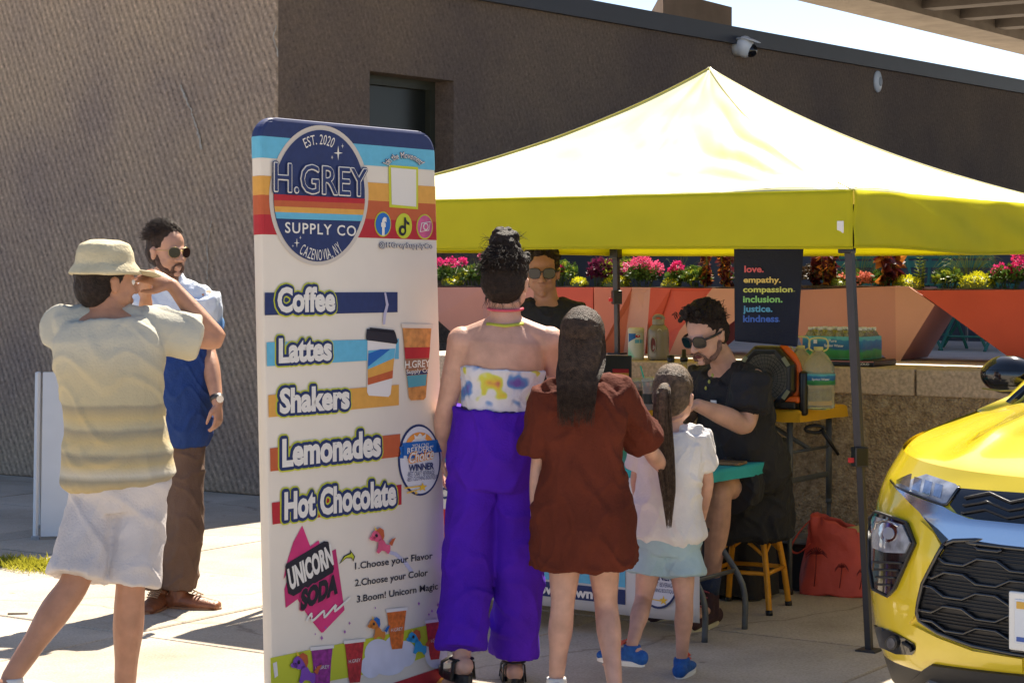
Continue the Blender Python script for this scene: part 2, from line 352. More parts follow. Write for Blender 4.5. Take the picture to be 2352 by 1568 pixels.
x1 = t.nodes.new('ShaderNodeVectorMath'); x1.operation = 'MULTIPLY'; t.links.new(r1.outputs[0], x1.inputs[0]); t.links.new(r2.outputs[0], x1.inputs[1])
x2 = t.nodes.new('ShaderNodeVectorMath'); x2.operation = 'SCALE'; t.links.new(x1.outputs[0], x2.inputs[0]); t.links.new(mr.outputs[0], x2.inputs['Scale'])
# hairline cracks
vo = t.nodes.new('ShaderNodeTexVoronoi'); vo.feature = 'DISTANCE_TO_EDGE'; vo.inputs['Scale'].default_value = .38
nd = t.nodes.new('ShaderNodeTexNoise'); nd.inputs['Scale'].default_value = 3; nd.inputs['Detail'].default_value = 6; t.links.new(gm.outputs['Position'], nd.inputs['Vector'])
va = t.nodes.new('ShaderNodeVectorMath'); va.operation = 'MULTIPLY_ADD'; va.inputs[1].default_value = (.25, .25, .25); t.links.new(nd.outputs['Color'], va.inputs[0]); t.links.new(gm.outputs['Position'], va.inputs[2]); t.links.new(va.outputs[0], vo.inputs['Vector'])
rc_ = ramp(t, [(0, (.62, .6, .58)), (.0022, (.9, .89, .88)), (.005, (1, 1, 1))]); t.links.new(vo.outputs['Distance'], rc_.inputs[0])
v2 = t.nodes.new('ShaderNodeTexVoronoi'); v2.inputs['Scale'].default_value = 3.2; t.links.new(gm.outputs['Position'], v2.inputs['Vector'])
rs = ramp(t, [(0, (.55, .54, .53)), (.045, (.66, .65, .64)), (.06, (1, 1, 1))]); t.links.new(v2.outputs['Distance'], rs.inputs[0])
n4 = t.nodes.new('ShaderNodeTexNoise'); n4.inputs['Scale'].default_value = .55; n4.inputs['Detail'].default_value = 9; n4.inputs['Roughness'].default_value = .7; t.links.new(gm.outputs['Position'], n4.inputs['Vector'])
r4 = ramp(t, [(.36, (.80, .78, .75)), (.5, (1, 1, 1)), (.68, (1.05, 1.03, 1.0))]); t.links.new(n4.outputs['Fac'], r4.inputs[0])
x4 = t.nodes.new('ShaderNodeVectorMath'); x4.operation = 'MULTIPLY'; t.links.new(rs.outputs[0], x4.inputs[0]); t.links.new(r4.outputs[0], x4.inputs[1])
x5 = t.nodes.new('ShaderNodeVectorMath'); x5.operation = 'MULTIPLY'; t.links.new(x4.outputs[0], x5.inputs[0]); t.links.new(x2.outputs[0], x5.inputs[1]); x2 = x5
x3 = t.nodes.new('ShaderNodeVectorMath'); x3.operation = 'MULTIPLY'; t.links.new(x2.outputs[0], x3.inputs[0]); t.links.new(rc_.outputs[0], x3.inputs[1]); t.links.new(x3.outputs[0], b.inputs['Base Color'])
bp = t.nodes.new('ShaderNodeBump'); bp.inputs['Strength'].default_value = .35; bp.inputs['Distance'].default_value = .01; t.links.new(n2.outputs['Fac'], bp.inputs['Height']); t.links.new(bp.outputs[0], b.inputs['Normal'])
pav = bpy.data.objects.new('pavement', None); C.objects.link(pav); pav['kind'] = 'structure'
SP = 1.52; q = MB(); q.box((0, 0, -.04), (SP-.012, SP-.012, .08), (E, N, UP)); msl = q.mesh('paving_slab', m_pv)
for i in range(-13, 6):
    for j in range(-3, 8):
        a = i*SP+.55; bb = j*SP+1.0; c = S(a, bb)
        if bb > 9.9 and a > -7.0: continue
        o = bpy.data.objects.new('paving_slab', msl); C.objects.link(o); o.parent = pav
        o.location = c+UP*random.uniform(-.003, .003); o.rotation_euler = (random.uniform(-.0015, .0015), random.uniform(-.0015, .0015), 0)
        if j in (2, 3, 4): o.modifiers.new('b', 'BEVEL').width = .006
# low wall with coping and the raised plaza behind it
WB = 9.476
m_agg = mat('exposed_aggregate', (.30, .235, .16), .9); t, b = nodes_of(m_agg); tc = t.nodes.new('ShaderNodeTexCoord')
vo = t.nodes.new('ShaderNodeTexVoronoi'); vo.inputs['Scale'].default_value = 70; t.links.new(tc.outputs['Object'], vo.inputs['Vector'])
n1 = t.nodes.new('ShaderNodeTexNoise'); n1.inputs['Scale'].default_value = 26; n1.inputs['Detail'].default_value = 7; n1.inputs['Roughness'].default_value = .7; t.links.new(tc.outputs['Object'], n1.inputs['Vector'])
r1 = ramp(t, [(.32, (.20, .145, .09)), (.47, (.38, .28, .18)), (.58, (.48, .37, .24)), (.72, (.60, .50, .36))]); t.links.new(n1.outputs['Fac'], r1.inputs[0]); t.links.new(r1.outputs[0], b.inputs['Base Color'])
bp = t.nodes.new('ShaderNodeBump'); bp.inputs['Strength'].default_value = .8; bp.inputs['Distance'].default_value = .02; t.links.new(vo.outputs['Distance'], bp.inputs['Height']); t.links.new(bp.outputs[0], b.inputs['Normal'])
m_cop = mat('coping_stone', (.52, .41, .32), .8, .25, 60, .3, 90, det=3)
lw = thing('low_wall', 'low exposed aggregate retaining wall with pale stone coping behind the stall', 'wall', tuple(S(0, WB, 0)))
cj = G(2145, 870, 1.04); aj = cj.dot(E)
a = aj-1.83*2; A0 = a
q = MB(); q.sbox(A0, 3, WB, WB+.35, -.05, .965); q.build('wall_face', m_agg, lw)
q = MB(); q.box((0, 0, 0), (1.83-.012, .42, .135), (E, N, UP)); mc_ = q.mesh('coping_stone', m_cop)
while a < 2:
    o = bpy.data.objects.new('coping_stone', mc_); C.objects.link(o); o.parent = lw; o.location = S(a+.915, WB+.19, 1.0325)-lw.location
    md = o.modifiers.new('b', 'BEVEL'); md.width = .008; md.segments = 2; a += 1.83
PH = 1.077
pz = bpy.data.objects.new('raised_plaza', None); C.objects.link(pz); pz['kind'] = 'structure'
m_pz = mat('plaza_stone', (.50, .42, .36), .85, .12, 4, .2, 60, rnd=.05)
q = MB(); q.sbox(A0, 10, WB+.36, 24, .3, PH-.03); q.build('plaza_base', mat('joint_dirt', (.1, .1, .1)), pz)
q = MB(); q.box((0, 0, 0), (1.2-.008, 1.2-.008, .03), (E, N, UP)); mp_ = q.mesh('plaza_slab', m_pz)
for i in range(0, 9):
    for j in range(0, 8):
        o = bpy.data.objects.new('plaza_slab', mp_); C.objects.link(o); o.parent = pz; o.location = S(A0+.6+i*1.2, WB+.405+.6+j*1.2, PH-.015)
# dark panelled screen wall at the back of the plaza
scw = thing('panel_wall', 'dark slate panel wall with narrow vertical seams behind the flowers', 'wall', tuple(S(0, 14, PH)))
q = MB(); q.sbox(0, 1.18, 0, .04, 0, 1.03); mp_ = q.mesh('wall_panel', mat('slate_panel', (.05, .052, .062), .6, .15, 2, rnd=.1))
for i in range(0, 9):
    o = bpy.data.objects.new('wall_panel', mp_); C.objects.link(o); o.parent = scw; o.location = S(-9.0+i*1.2, 0, 0)
# ------------------------------------------------------------------ canopy
m_can = mat('lime_fabric_sunlit_roof', (.74, .68, .12), .5, .04, 8, .05, 30, spec=.5, tl=.30, coat=1.)  # same cloth as the valance; white sun glare put into a paler base
nodes_of(m_can)[1].inputs['Coat Roughness'].default_value = .56; nodes_of(m_can)[1].inputs['Coat IOR'].default_value = 3.8
m_val = mat('lime_fabric_shaded_valance', (.74, .70, .03), .6, .04, 8, .05, 30, spec=.3, tl=.52)  # the roof cloth again, a separate deeper tone for the shaded hanging edge
m_fr = mat('canopy_pole_metal', (.05, .048, .052), .45, .1, 10, metal=.3)
CA = P(1960, 437, 8.31); CA.z = 0
SD = 2.95; cC = [CA, CA-E*SD, CA-E*SD+N*SD, CA+N*SD]; cM = CA-E*SD/2+N*SD/2
ZT, ZB, ZP = 1.935, 1.687, 2.60
can = thing('canopy_tent', 'lime yellow pop-up canopy tent on dark square poles over the drinks stall', 'canopy tent', tuple(CA))
def wr(u, v, sd): return noise.noise(V((u*5+sd*7, v*5, sd)))
for k in range(4):
    a, b_ = cC[k], cC[(k+1) % 4]
    def roof(u, v, a=a, b_=b_, k=k):          # v: 0 edge -> 1 peak
        e = a+(b_-a)*u
        p = e+(cM-e)*v; p = V(p)
        z = ZT+(ZP-ZT)*(v+.10*sin(pi*v)*(-1))  # slightly hollow
        z += .05*v**6
        w_ = sin(pi*v)**.6*sin(pi*u)**.5 if 0 < v < 1 and 0 < u < 1 else 0
        z -= .05*w_*(1-v)
        # creases pulling in to the near corner
        for cu, cz in ((0, .0), (1, .0)):
            du = u if cu == 0 else 1-u; r = sqrt(du*du*4+v*v*1.5); an = atan2(v*1.2, du*2+1e-6)
            am = .042*math.exp(-((r-.40)/.40)**2)*(1 if k in (0, 3) else .5)
            if (k == 0 and cu == 0) or (k == 3 and cu == 1) or (k == 1 and cu == 0): z += am*abs(sin(an*7.5+1.2*noise.noise(V((r*3, k, 0)))))*w_**.5
        z += .010*w_*noise.noise(V((u*6, v*9, k)))+.006*w_*(1-abs(noise.noise(V((u*16+v*5, v*7-u*6, k*3))))*3)*max(0, 1-v*1.2)
        p.z = z; return p
    q = MB(); q.grid(roof, 64, 40); q.build('roof_panel', m_can, can, True, solid=.0015)
    q = MB(); q.tube([roof(0, i/40)+UP*.001 for i in range(41)], [(.009, .0025)]*41, 6, side=(b_-a)); q.build('seam', m_can, can, True)
    q = MB(); q.tube([roof(i/60, .02)+UP*.0015 for i in range(1, 60)], [(.0025, .0016)]*59, 5); q.build('edge_stitching', m_can, can, True)
    def val(u, v, a=a, b_=b_, k=k):
        n_ = (b_-a).normalized().cross(UP); n_ = n_ if (a+b_-cM*2).dot(n_) > 0 else -n_
        p = a+(b_-a)*u; wv = .016*v*sin(u*pi*5+k*1.3)*sin(pi*u)+.010*v*noise.noise(V((u*11, v*2, k*5)))
        cr = .007*sin((u*26+v*7))*sin(pi*v)*(1 if k == 3 else .25)
        p = p+n_*(.004+.02*v*sin(pi*u)+wv+cr)
        sag = .014*sin(pi*u)*(1 if k < 2 else -1)+(.018*sin(u*9)*v if k == 3 else 0)
        p.z = lerp(ZT, ZB, v)+sag*v*.5; return p
    q = MB(); q.grid(val, 90, 10); q.build('valance', m_val, can, True, solid=.0015)
    q = MB(); q.tube([val(i/40, .975)+(val(i/40, .9)-cM).normalized()*.0 for i in range(41)], [(.0022, .006)]*41, 6, UP); q.build('hem', m_val, can, True)
# poles and truss
def pole(mb, top, foot): mb.tube([top, foot], [.0195, .0195], 4, side=(E+N).normalized())
tops = [c+(cM-c).normalized()*.075 for c in cC]
feet = [V((1.50, 8.36, .0)), tops[1]*1, tops[2]*1, tops[3]*1]
feet[1] = V((tops[1].x, tops[1].y, 0)); feet[2] = V((tops[2].x+.01, tops[2].y, PH)); feet[3] = V((tops[3].x, tops[3].y, PH if tops[3].dot(N) > WB else 0))
for i, (tp, ft) in enumerate(zip(tops, feet)):
    tp = V((tp.x, tp.y, 1.9)); ft = V(ft)
    md = ft+(tp-ft)*.43
    q = MB(); q.tube([md, tp], [.0245, .0245], 4, side=E+N); o = q.build('upper_pole', m_fr, can, bevel=.003)
    q = MB(); q.tube([ft, md+UP*.03], [.0195, .0195], 4, side=E+N); o = q.build('lower_pole', m_fr, can, bevel=.002)
    q = MB(); q.box(md, (.058, .058, .085), ((E+N).normalized(), (E-N).normalized(), UP)); q.build('clamp', m_bk, can, bevel=.006)
    q = MB(); q.box(md+V((-.036, -.01, -.015)), (.03, .012, .022)); q.build('release_button', mat('red_plastic', (.6, .02, .03), .4), can, bevel=.003)
    q = MB(); q.box(ft+UP*.006, (.09, .09, .01), (E, N, UP)); q.build('foot_plate', m_fr, can, bevel=.002)
    q = MB(); q.box(V((tp.x, tp.y, 1.82)), (.06, .06, .1), (E, N, UP)); q.box(V((tp.x, tp.y, 1.70)), (.06, .06, .06), (E, N, UP)); q.build('corner_bracket', m_bk, can, bevel=.006)
    q = MB(); q.tube([V((tp.x, tp.y, 1.86)), cM+UP*(ZP-.1)], [.012, .012], 8); q.build('roof_strut', m_fr, can)
for i in range(4):
    a, b_ = tops[i], tops[(i+1) % 4]; q = MB()
    n_ = 4
    for j in range(n_):
        p0 = a+(b_-a)*(j/n_); p1 = a+(b_-a)*((j+1)/n_)
        z0, z1 = 1.88, 1.74
        q.tube([V((p0.x, p0.y, z0 if j % 2 == 0 else z1)), V((p1.x, p1.y, z1 if j % 2 == 0 else z0))], [(.011, .006)]*2, 6, UP)
        q.tube([V((p0.x, p0.y, z1 if j % 2 == 0 else z0)), V((p1.x, p1.y, z0 if j % 2 == 0 else z1))], [(.011, .006)]*2, 6, UP)
    q.build('side_truss', m_fr, can)
q = MB(); q.box(CA+UP*1.78-E*.055-N*.008, (.03, .002, .05), (E, N, UP)); q.build('care_tag', mat('white_cloth', (.75, .73, .7), .8), can)
# ------------------------------------------------------------------ tall free-standing fabric sign
sd = V((.856, 1, -.015)).normalized()
z1 = 7.1
def planehit(x, y, p0, n): r = ray(x, y); c = V((0, 0, CH)); return c+r*((p0-c).dot(n)/r.dot(n))
TL = P(595, 266, z1)
# leaning: the left edge runs through (625,1568); choose its depth so the edge is square to the top edge
best = None
for i in range(-400, 400):
    d = z1+i*.002; B = P(625, 1568, d); q_ = (B-TL).normalized().dot(sd)
    if best is None or abs(q_) < best[0]: best = (abs(q_), d, B)
BLp = best[2]; su = (TL-BLp).normalized(); sn = sd.cross(su).normalized(); sn = sn if sn.y < 0 else -sn
su = su; SH = (0-TL.z)/su.z; SW = None
def SG(x, y, off=0.): return planehit(x, y, TL, sn)+sn*off
TR = SG(999, 305); SW = (TR-TL).dot(sd); SHt = TL.z/su.z*.999
def SQ(a, b_, off=0.): return TL+sd*(a*SW)-su*(b_*SHt)+sn*off      # a: 0 left..1 right, b: 0 top..1 ground
print('sign', SW, SHt, [round(c, 3) for c in su], best[:2])
m_sf = mat('white_stretch_fabric', (.72, .645, .55), .75, .05, 3, .12, 9, sheen=.2)
def inkm(nm, rgb, r=.7): return mat(nm, lin(rgb), r, .04, 30)
# ink colours are the print's own colours
i_navy = mat('navy_ink', (.016, .03, .115), .7, .1, 40); i_cyan = mat('light_blue_ink', (.115, .42, .60), .7, .05, 40)
i_org = mat('orange_ink', (.66, .33, .06), .7, .05, 40); i_rust = mat('rust_ink', (.48, .10, .03), .7, .05, 40); i_red = mat('red_ink', (.42, .015, .025), .7, .05, 40)
i_white = mat('cream_ink', (.74, .70, .64), .7, .03, 40); i_lime = mat('lime_ink', (.52, .55, .03), .7); i_blk = mat('black_ink', (.015, .013, .022), .7)
i_mag = mat('magenta_ink', (.58, .03, .16), .7, .25, 5); i_blue = mat('blue_ink', (.012, .12, .42), .7); i_pink = mat('pink_ink', (.68, .1, .2), .7, .2, 12)
sign = thing('banner_stand', 'tall rounded fabric banner stand listing coffee, lattes and unicorn soda', 'banner stand', tuple(SQ(0, 1)))
DEP = .05
def rrect(r=.05, n=8, ins=0.):
    pts = []
    W_, H_ = SW, SHt
    for k in range(n+1): a = pi+pi/2*k/n; pts.append((r+cos(a)*(r-ins), r+sin(a)*(r-ins)))
    for k in range(n+1): a = -pi/2+pi/2*k/n; pts.append((W_-r+cos(a)*(r-ins), r+sin(a)*(r-ins)))
    pts.append((W_-ins, H_)); pts.append((ins, H_)); return pts
def loc(p, off): return TL+sd*p[0]-su*p[1]+sn*off
q = MB(); prof = [(.012, 0), (.004, .0), (0, -.004), (0, -DEP+.004), (.004, -DEP), (.012, -DEP)]; rings = []
for ins, off in [(.014, 0), (.005, -.0035), (0, -.014), (0, -DEP+.014), (.005, -DEP+.0035), (.014, -DEP)]: rings.append([loc(p, off) for p in rrect(.085, 8, ins)])
vs = [p for r in rings for p in r]; n = len(rings[0])
fs = [(i*n+k, i*n+(k+1) % n, (i+1)*n+(k+1) % n, (i+1)*n+k) for i in range(5) for k in range(n)]+[tuple(range(n))[::-1], tuple(range(5*n, 6*n))]
q.add(vs, fs); so_ = q.build('fabric_cover', m_sf, sign, auto=.6)
def tops_clip(poly): return poly
def sprint(name, polys, m, off, parent=sign):
    """flat print: polygons given in picture columns/rows measured on the sign"""
    q = MB()
    for p in polys: q.add([SG(x, y, off) for x, y in p], [tuple(range(len(p)))])
    return q.build(name, m, parent)
# header stripes, in sign fractions; cut to the rounded corner
def stripe(b0, b1):
    pts = [p for p in rrect(.085, 10, .012)]
    out = []
    r = .085
    def half(h):
        if h >= r: return .012
        return r-sqrt(max((r-.012)**2-(r-h)**2, 0))
    hs = [b0+(b1-b0)*i/8 for i in range(9)]
    hs = [max(h, .0125) for h in hs]
    return [loc((half(h), h), .0015) for h in hs]+[loc((SW-half(h), h), .0015) for h in hs[::-1]]
def vfrac(x, y): p = SG(x, y)-TL; return -p.dot(su)
ys = [vfrac(800, 262)]+[vfrac(700, yy) for yy in (330, 382, 431, 482, 528, 541)]
yL = [0., vfrac(597, 312), vfrac(597, 362), vfrac(597, 403), vfrac(599, 447), vfrac(600, 492), vfrac(600, 538)]
for nm, i, m in (('navy_band', 0, i_navy), ('light_blue_band', 1, i_cyan), ('orange_band', 3, i_org), ('rust_band', 4, i_rust), ('red_band', 5, i_red)):
    q = MB(); pl = stripe(yL[i], yL[i+1]); q.add(pl, [tuple(range(len(pl)))]); q.build('stripe', m, sign)
# the bands run round the rounded edge of the cover as well
for i, m in ((0, i_navy), (1, i_cyan), (3, i_org), (4, i_rust), (5, i_red)):
    q = MB(); r = .085
    def outl(h, ins): return (r-sqrt(max((r-ins)**2-(r-h)**2, 0))) if h < r else ins
    for sgn in (0, 1):
        for (i0, o0), (i1, o1) in zip([(.0125, .001), (.003, -.003), (-.0012, -.014), (-.0012, -DEP+.014), (.004, -DEP+.0025)], [(.003, -.003), (-.0012, -.014), (-.0012, -DEP+.014), (.004, -DEP+.0025), (.014, -DEP-.001)]):
            hs = [yL[i]+(yL[i+1]-yL[i])*k/8 for k in range(9)]
            A = []; B = []
            for h in hs:
                ha, hb = max(h, i0), max(h, i1)
                xa, xb = outl(ha, i0), outl(hb, i1)
                if sgn: xa, xb = SW-xa, SW-xb
                A.append(loc((xa, ha), o0)); B.append(loc((xb, hb), o1))
            q.add(A+B, [(k, k+1, 9+k+1, 9+k) for k in range(8)])
        if sgn == 0 and i: q.build('stripe', m, sign); q = MB()
    if i == 0:
        for (i0, o0), (i1, o1) in zip([(.0125, .001), (.003, -.003), (-.0012, -.014), (-.0012, -DEP+.014)], [(.003, -.003), (-.0012, -.014), (-.0012, -DEP+.014), (.004, -DEP+.0025)]):
            q.add([loc((r, i0), o0), loc((SW-r, i0), o0), loc((SW-r, i1), o1), loc((r, i1), o1)], [(0, 1, 2, 3)])
    o_ = q.build('stripe', m, sign)
def ring_pts(cx, cy, rx, ry, n=48, rot=0.):
    return [(cx+rx*cos(2*pi*k/n)*cos(rot)-ry*sin(2*pi*k/n)*sin(rot), cy+rx*cos(2*pi*k/n)*sin(rot)+ry*sin(2*pi*k/n)*cos(rot)) for k in range(n)]
# ---- round logo
bc = thing  # (kept short)
LC = (731, 449)
sprint('logo_rim', [ring_pts(731, 449, 114, 161, 64, .03)], mat('logo_rim_ink', (.56, .50, .44), .7), .003)
lg = sprint('logo_disc', [ring_pts(731, 450, 105, 151, 64, .03)], i_navy, .0045)
def band(y0l, y1l, y0r, y1r):
    pts = []
    def xe(y): k = (y-450)/151; return 105*sqrt(max(0, 1-k*k))
    return [(731-xe(y0l), y0l), (731+xe(y0r), y0r), (731+xe(y1r), y1r), (731-xe(y1l), y1l)]
for (a, b2, c, d), m in zip(((446, 460, 457, 468), (460, 474, 468, 482), (474, 487, 482, 494), (487, 502, 494, 508)), (i_red, i_rust, i_org, i_cyan)):
    sprint('logo_stripe', [band(a, b2, c, d)], m, .006)
def stext(s, x0, y0, x1, y1, hx, hy, m, off, bold=0., name='lettering', outlines=(), space=1., layers=None):
    """(x0,y0)-(x1,y1) baseline ends, (hx,hy) vector to the top of the tallest letter at the left"""
    o = SG(x0, y0); r_ = SG(x1, y1); t_ = SG(x0+hx, y0+hy); k = 0
    objs = []
    X1 = (r_-o).normalized(); Y1 = (t_-o).normalized(); um = (t_-o).length/.73
    for ob_, om in list(outlines)+[(bold, m)]:
        q = MB(); th_ = (ob_-bold)*um
        if om is m and ob_ == bold: text_fit(q, s, o+sn*(off+k*.0015), r_-o, t_-o, off=ob_, ref=bold, space=space)
        else:
            for a_ in range(16): text_fit(q, s, o+sn*(off+(k-1)*.0015+a_*.00009)+X1*(th_*cos(a_*pi/8))+Y1*(th_*sin(a_*pi/8)), r_-o, t_-o, off=bold, space=space)
        objs.append(q.build(name if om is m else 'letter_outline', om, sign)); k += 1
    return objs
stext('H.GREY', 626, 440, 838, 452, 0, -66, i_navy, .010, .0, outlines=((.06, i_navy), (.03, i_white)))
stext('SUPPLY CO', 652, 535, 815, 543, 0, -25, i_white, .0065, .012, space=1.15)
def arctext(s, cx, cy, rx, ry, a0, a1, hh, m, off, bold=.0, outl=None, flip=1, rr=None):
    n = len(s); 
    ws = []
    for ch in s:
        if ch == ' ': ws.append(.35); continue
        v_, _ = text_geo(ch, 0.); ws.append(max(p.x for p in v_)-min(p.x for p in v_)+.1)
    T = sum(ws); acc = 0
    for lay, (mm, bo) in enumerate(([(outl, .05)] if outl else [])+[(m, bold)]):
        q = MB(); acc = 0
        for ch, w_ in zip(s, ws):
            if ch != ' ':
                am = lerp(a0, a1, (acc+w_/2)/T); half = abs(a1-a0)*w_/T*.40
                v_, f_ = text_geo(ch, bo); rv, _ = text_geo(ch, 0.)
                xm, xM = min(p.x for p in rv), max(p.x for p in rv)
                pts = []
                for p in v_:
                    a_ = am+flip*(-1)*((p.x-xm)/(xM-xm)-.5)*2*half if True else 0
                    r0 = 1; h_ = p.y/.73*hh
                    x = cx+(rx+flip*h_)*cos(a_); y = cy-(ry+flip*h_)*sin(a_); pts.append(SG(x, y, off+lay*.0015))
                q.add(pts, f_)
            acc += w_
        q.build('lettering' if mm is m else 'letter_outline', mm, sign)
arctext('EST. 2020', 731, 449, 80, 117, radians(113), radians(68), 24, i_white, .0065)
arctext('CAZENOVIA, NY', 731, 449, 103, 149, radians(242), radians(302), 26, i_white, .0065, flip=-1)
arctext('Join the Movement!', 925, 392, 40, 28, radians(158), radians(26), 15, i_white, .006, .0, outl=i_navy)
def star4(cx, cy, r, k=.16): return [(cx+(r if i % 2 == 0 else r*k)*cos(pi/4*i)*(.62 if i % 4 == 0 else 1), cy+(r if i % 2 == 0 else r*k)*sin(pi/4*i)) for i in range(8)]
sprint('star', [star4(774, 352, 17), star4(784, 336, 6), star4(760, 362, 5), star4(679, 558, 11), star4(687, 546, 5), star4(670, 565, 4)], i_white, .0065)
# blank framed panel where the square code was
sprint('panel_frame', [[(891, 379), (959, 384), (959, 481), (893, 476)]], i_lime, .003); sprint('panel', [[(896, 385), (954, 390), (954, 475), (898, 470)]], mat('pale_panel', (.70, .66, .61), .7), .0045)
# three round social badges
for cx, cy in ((878, 515), (926, 519), (974, 521)): sprint('badge_rim', [ring_pts(cx, cy, 19, 29, 32)], i_lime, .003)
sprint('badge', [ring_pts(878, 515, 17, 26, 32)], mat('mid_blue_ink', (.015, .13, .45), .7), .0045)
stext('f', 873, 541, 885, 542, 0, -43, i_white, .006, .05)
sprint('badge', [ring_pts(974, 521, 17, 26, 32)], mat('coral_gradient_ink', (.55, .09, .22), .7, .35, 14), .0045)
q = [(962, 504), (986, 506), (986, 538), (962, 536)]
sprint('camera_icon', [ring_pts(974, 521, 12.5, 17.5, 4, pi/4*0+.785)], i_white, .006); sprint('camera_icon', [ring_pts(974, 521, 10.5, 15, 4, .785)], mat('coral_gradient_ink', (0, 0, 0)), .0075)
sprint('camera_icon', [ring_pts(974, 521, 6, 8.5, 24)], i_white, .009); sprint('camera_icon', [ring_pts(974, 521, 4, 6, 24)], mat('coral_gradient_ink', (0, 0, 0)), .0105)
sprint('note_icon', [ring_pts(922, 530, 8.5, 12, 24), [(926, 500), (930, 500), (930, 532), (926, 532)], [(929, 500), (932, 508), (938, 512), (938, 518), (931, 514)]], i_blk, .006)
sprint('note_icon', [ring_pts(922, 530, 4, 5.5, 20)], i_lime, .0075)
stext('@HGreySupplyCo', 869, 571, 991, 574, 0, -15, i_white, .006, .0, outlines=((.045, i_navy),), space=1.1)
# ---- menu bars and words
sprint('menu_bar', [[(607, 672), (912, 671), (912, 717), (607, 724)]], i_navy, .003)
sprint('menu_bar', [[(611, 786), (915, 778), (915, 824), (612, 841)]], i_cyan, .003)
sprint('menu_bar', [[(615, 907), (915, 883), (915, 930), (616, 958)]], i_org, .003)
sprint('menu_bar', [[(619, 1029), (918, 996), (918, 1048), (620, 1082)]], i_rust, .003)
sprint('menu_bar', [[(623, 1154), (921, 1112), (921, 1158), (625, 1204)]], i_red, .003)
OL = ((.115, i_lime), (.088, i_navy))
def menu(s, x0, y0, x1, y1, h): stext(s, x0, y0, x1, y1, 0, -h, i_white, .0045, .045, outlines=((.17, i_lime), (.13, i_navy)), space=1.0)
menu('Coffee', 634, 719, 767, 716, 60); menu('Lattes', 637, 835, 759, 828, 58); menu('Shakers', 639, 951, 800, 939, 60)
menu('Lemonades', 645, 1074, 872, 1048, 66); menu('Hot Chocolate', 650, 1195, 907, 1160, 66)
# steam, hot cup and iced cup prints
def blend(p0, p1, t): return (lerp(p0[0], p1[0], t), lerp(p0[1], p1[1], t))
sprint('steam_print', [[(880, 672), (884, 672), (890, 700), (884, 725), (882, 745), (877, 745), (878, 722), (884, 700)]], mat('steam_ink', (.45, .42, .55), .8), .006)
i_cup = mat('cup_white_ink', (.72, .68, .66), .6); i_tan = mat('iced_coffee_ink', (.52, .22, .06), .6, .35, 30)
sprint('hot_cup_print', [[(842, 780), (908, 786), (895, 905), (890, 911), (845, 908), (841, 900)]], i_cup, .005)
sprint('hot_cup_print', [[(840, 755), (905, 762), (911, 784), (908, 790), (839, 781), (838, 772)], [(847, 752), (903, 758), (904, 765), (846, 759)]], i_blk, .0065)
sprint('hot_cup_print', [[(843, 805), (905, 800), (903, 822), (842, 848)]], i_cyan, .0065); sprint('hot_cup_print', [[(843, 812), (870, 802), (893, 802), (842, 842)]], i_blue, .0075)
sprint('hot_cup_print', [[(842, 848), (903, 822), (900, 850), (842, 868)]], i_org, .0065); sprint('hot_cup_print', [[(842, 868), (900, 850), (899, 868), (842, 884)]], i_rust, .0065)
sprint('iced_cup_print', [[(922, 746), (989, 750), (976, 912), (971, 918), (942, 919), (937, 913)]], i_tan, .005)
sprint('iced_cup_print', [[(926, 798), (985, 797), (983, 822), (928, 824)]], i_red, .0065); sprint('iced_cup_print', [[(928, 824), (983, 822), (980, 847), (930, 851)]], mat('cocoa_ink', (.3, .13, .07), .7), .0065)
sprint('iced_cup_print', [[(930, 853), (980, 849), (979, 858), (931, 862)]], i_navy, .0065); sprint('iced_cup_print', [[(932, 863), (978, 859), (975, 885), (935, 890)]], mat('teal_ink', (.08, .3, .38), .7), .0065)
sprint('iced_cup_print', [[(919, 743), (992, 745), (991, 754), (921, 753)]], mat('clear_lid_ink', (.62, .55, .48), .5), .0065)
stext('H.GREY', 927, 846, 984, 842, 0, -17, i_white, .008, .015); stext('Supply Co', 930, 862, 982, 857, 0, -13, i_white, .008, .012)
# award badge
sprint('award_rim', [ring_pts(962, 1056, 49, 82, 48, -.02)], i_navy, .003); sprint('award_disc', [ring_pts(962, 1056, 45, 77, 48, -.02)], mat('award_white_ink', (.66, .66, .70), .7), .0045)
arc = [(962+34*cos(radians(a)), 1030-38*sin(radians(a))) for a in range(10, 171, 10)]+[(962+24*cos(radians(a)), 1030-26*sin(radians(a))) for a in range(170, 9, -10)]
sprint('award_arch', [arc], mat('award_orange_ink', (.8, .3, .05), .7), .006)
sprint('award_ribbon', [[(921, 1017), (1004, 1009), (1004, 1038), (990, 1040), (990, 1047), (932, 1053), (932, 1046), (921, 1046)], [(914, 1026), (924, 1024), (924, 1052), (913, 1052), (918, 1040)], [(1000, 1016), (1012, 1014), (1007, 1026), (1012, 1037), (1000, 1038)]], i_blue, .0075)
sprint('award_crown', [[(949, 1008), (947, 997), (954, 1002), (961, 994), (967, 1001), (975, 995), (973, 1006)]], i_white, .009)
stext('2024 CNY', 943, 1029, 982, 1025, 0, -9, i_white, .009); stext("READERS'", 932, 1042, 991, 1036, 0, -14, i_white, .009, .015)
stext('Choice', 933, 1064, 990, 1052, 3, -24, i_white, .012, .02, outlines=((.07, mat('award_orange_ink', (0, 0, 0))),))
stext('WINNER', 935, 1083, 993, 1077, 0, -16, i_navy, .009, .03); stext('-BEST CRAFT BEVERAGE', 932, 1094, 994, 1089, 0, -10, i_navy, .009); stext('-BEST CLOTHING BOUTIQUE', 931, 1107, 1001, 1100, 0, -11, i_navy, .009)
def star5(cx, cy, r): return [(cx+(r if i % 2 == 0 else r*.42)*sin(pi/5*i), cy-(r if i % 2 == 0 else r*.42)*cos(pi/5*i)) for i in range(10)]
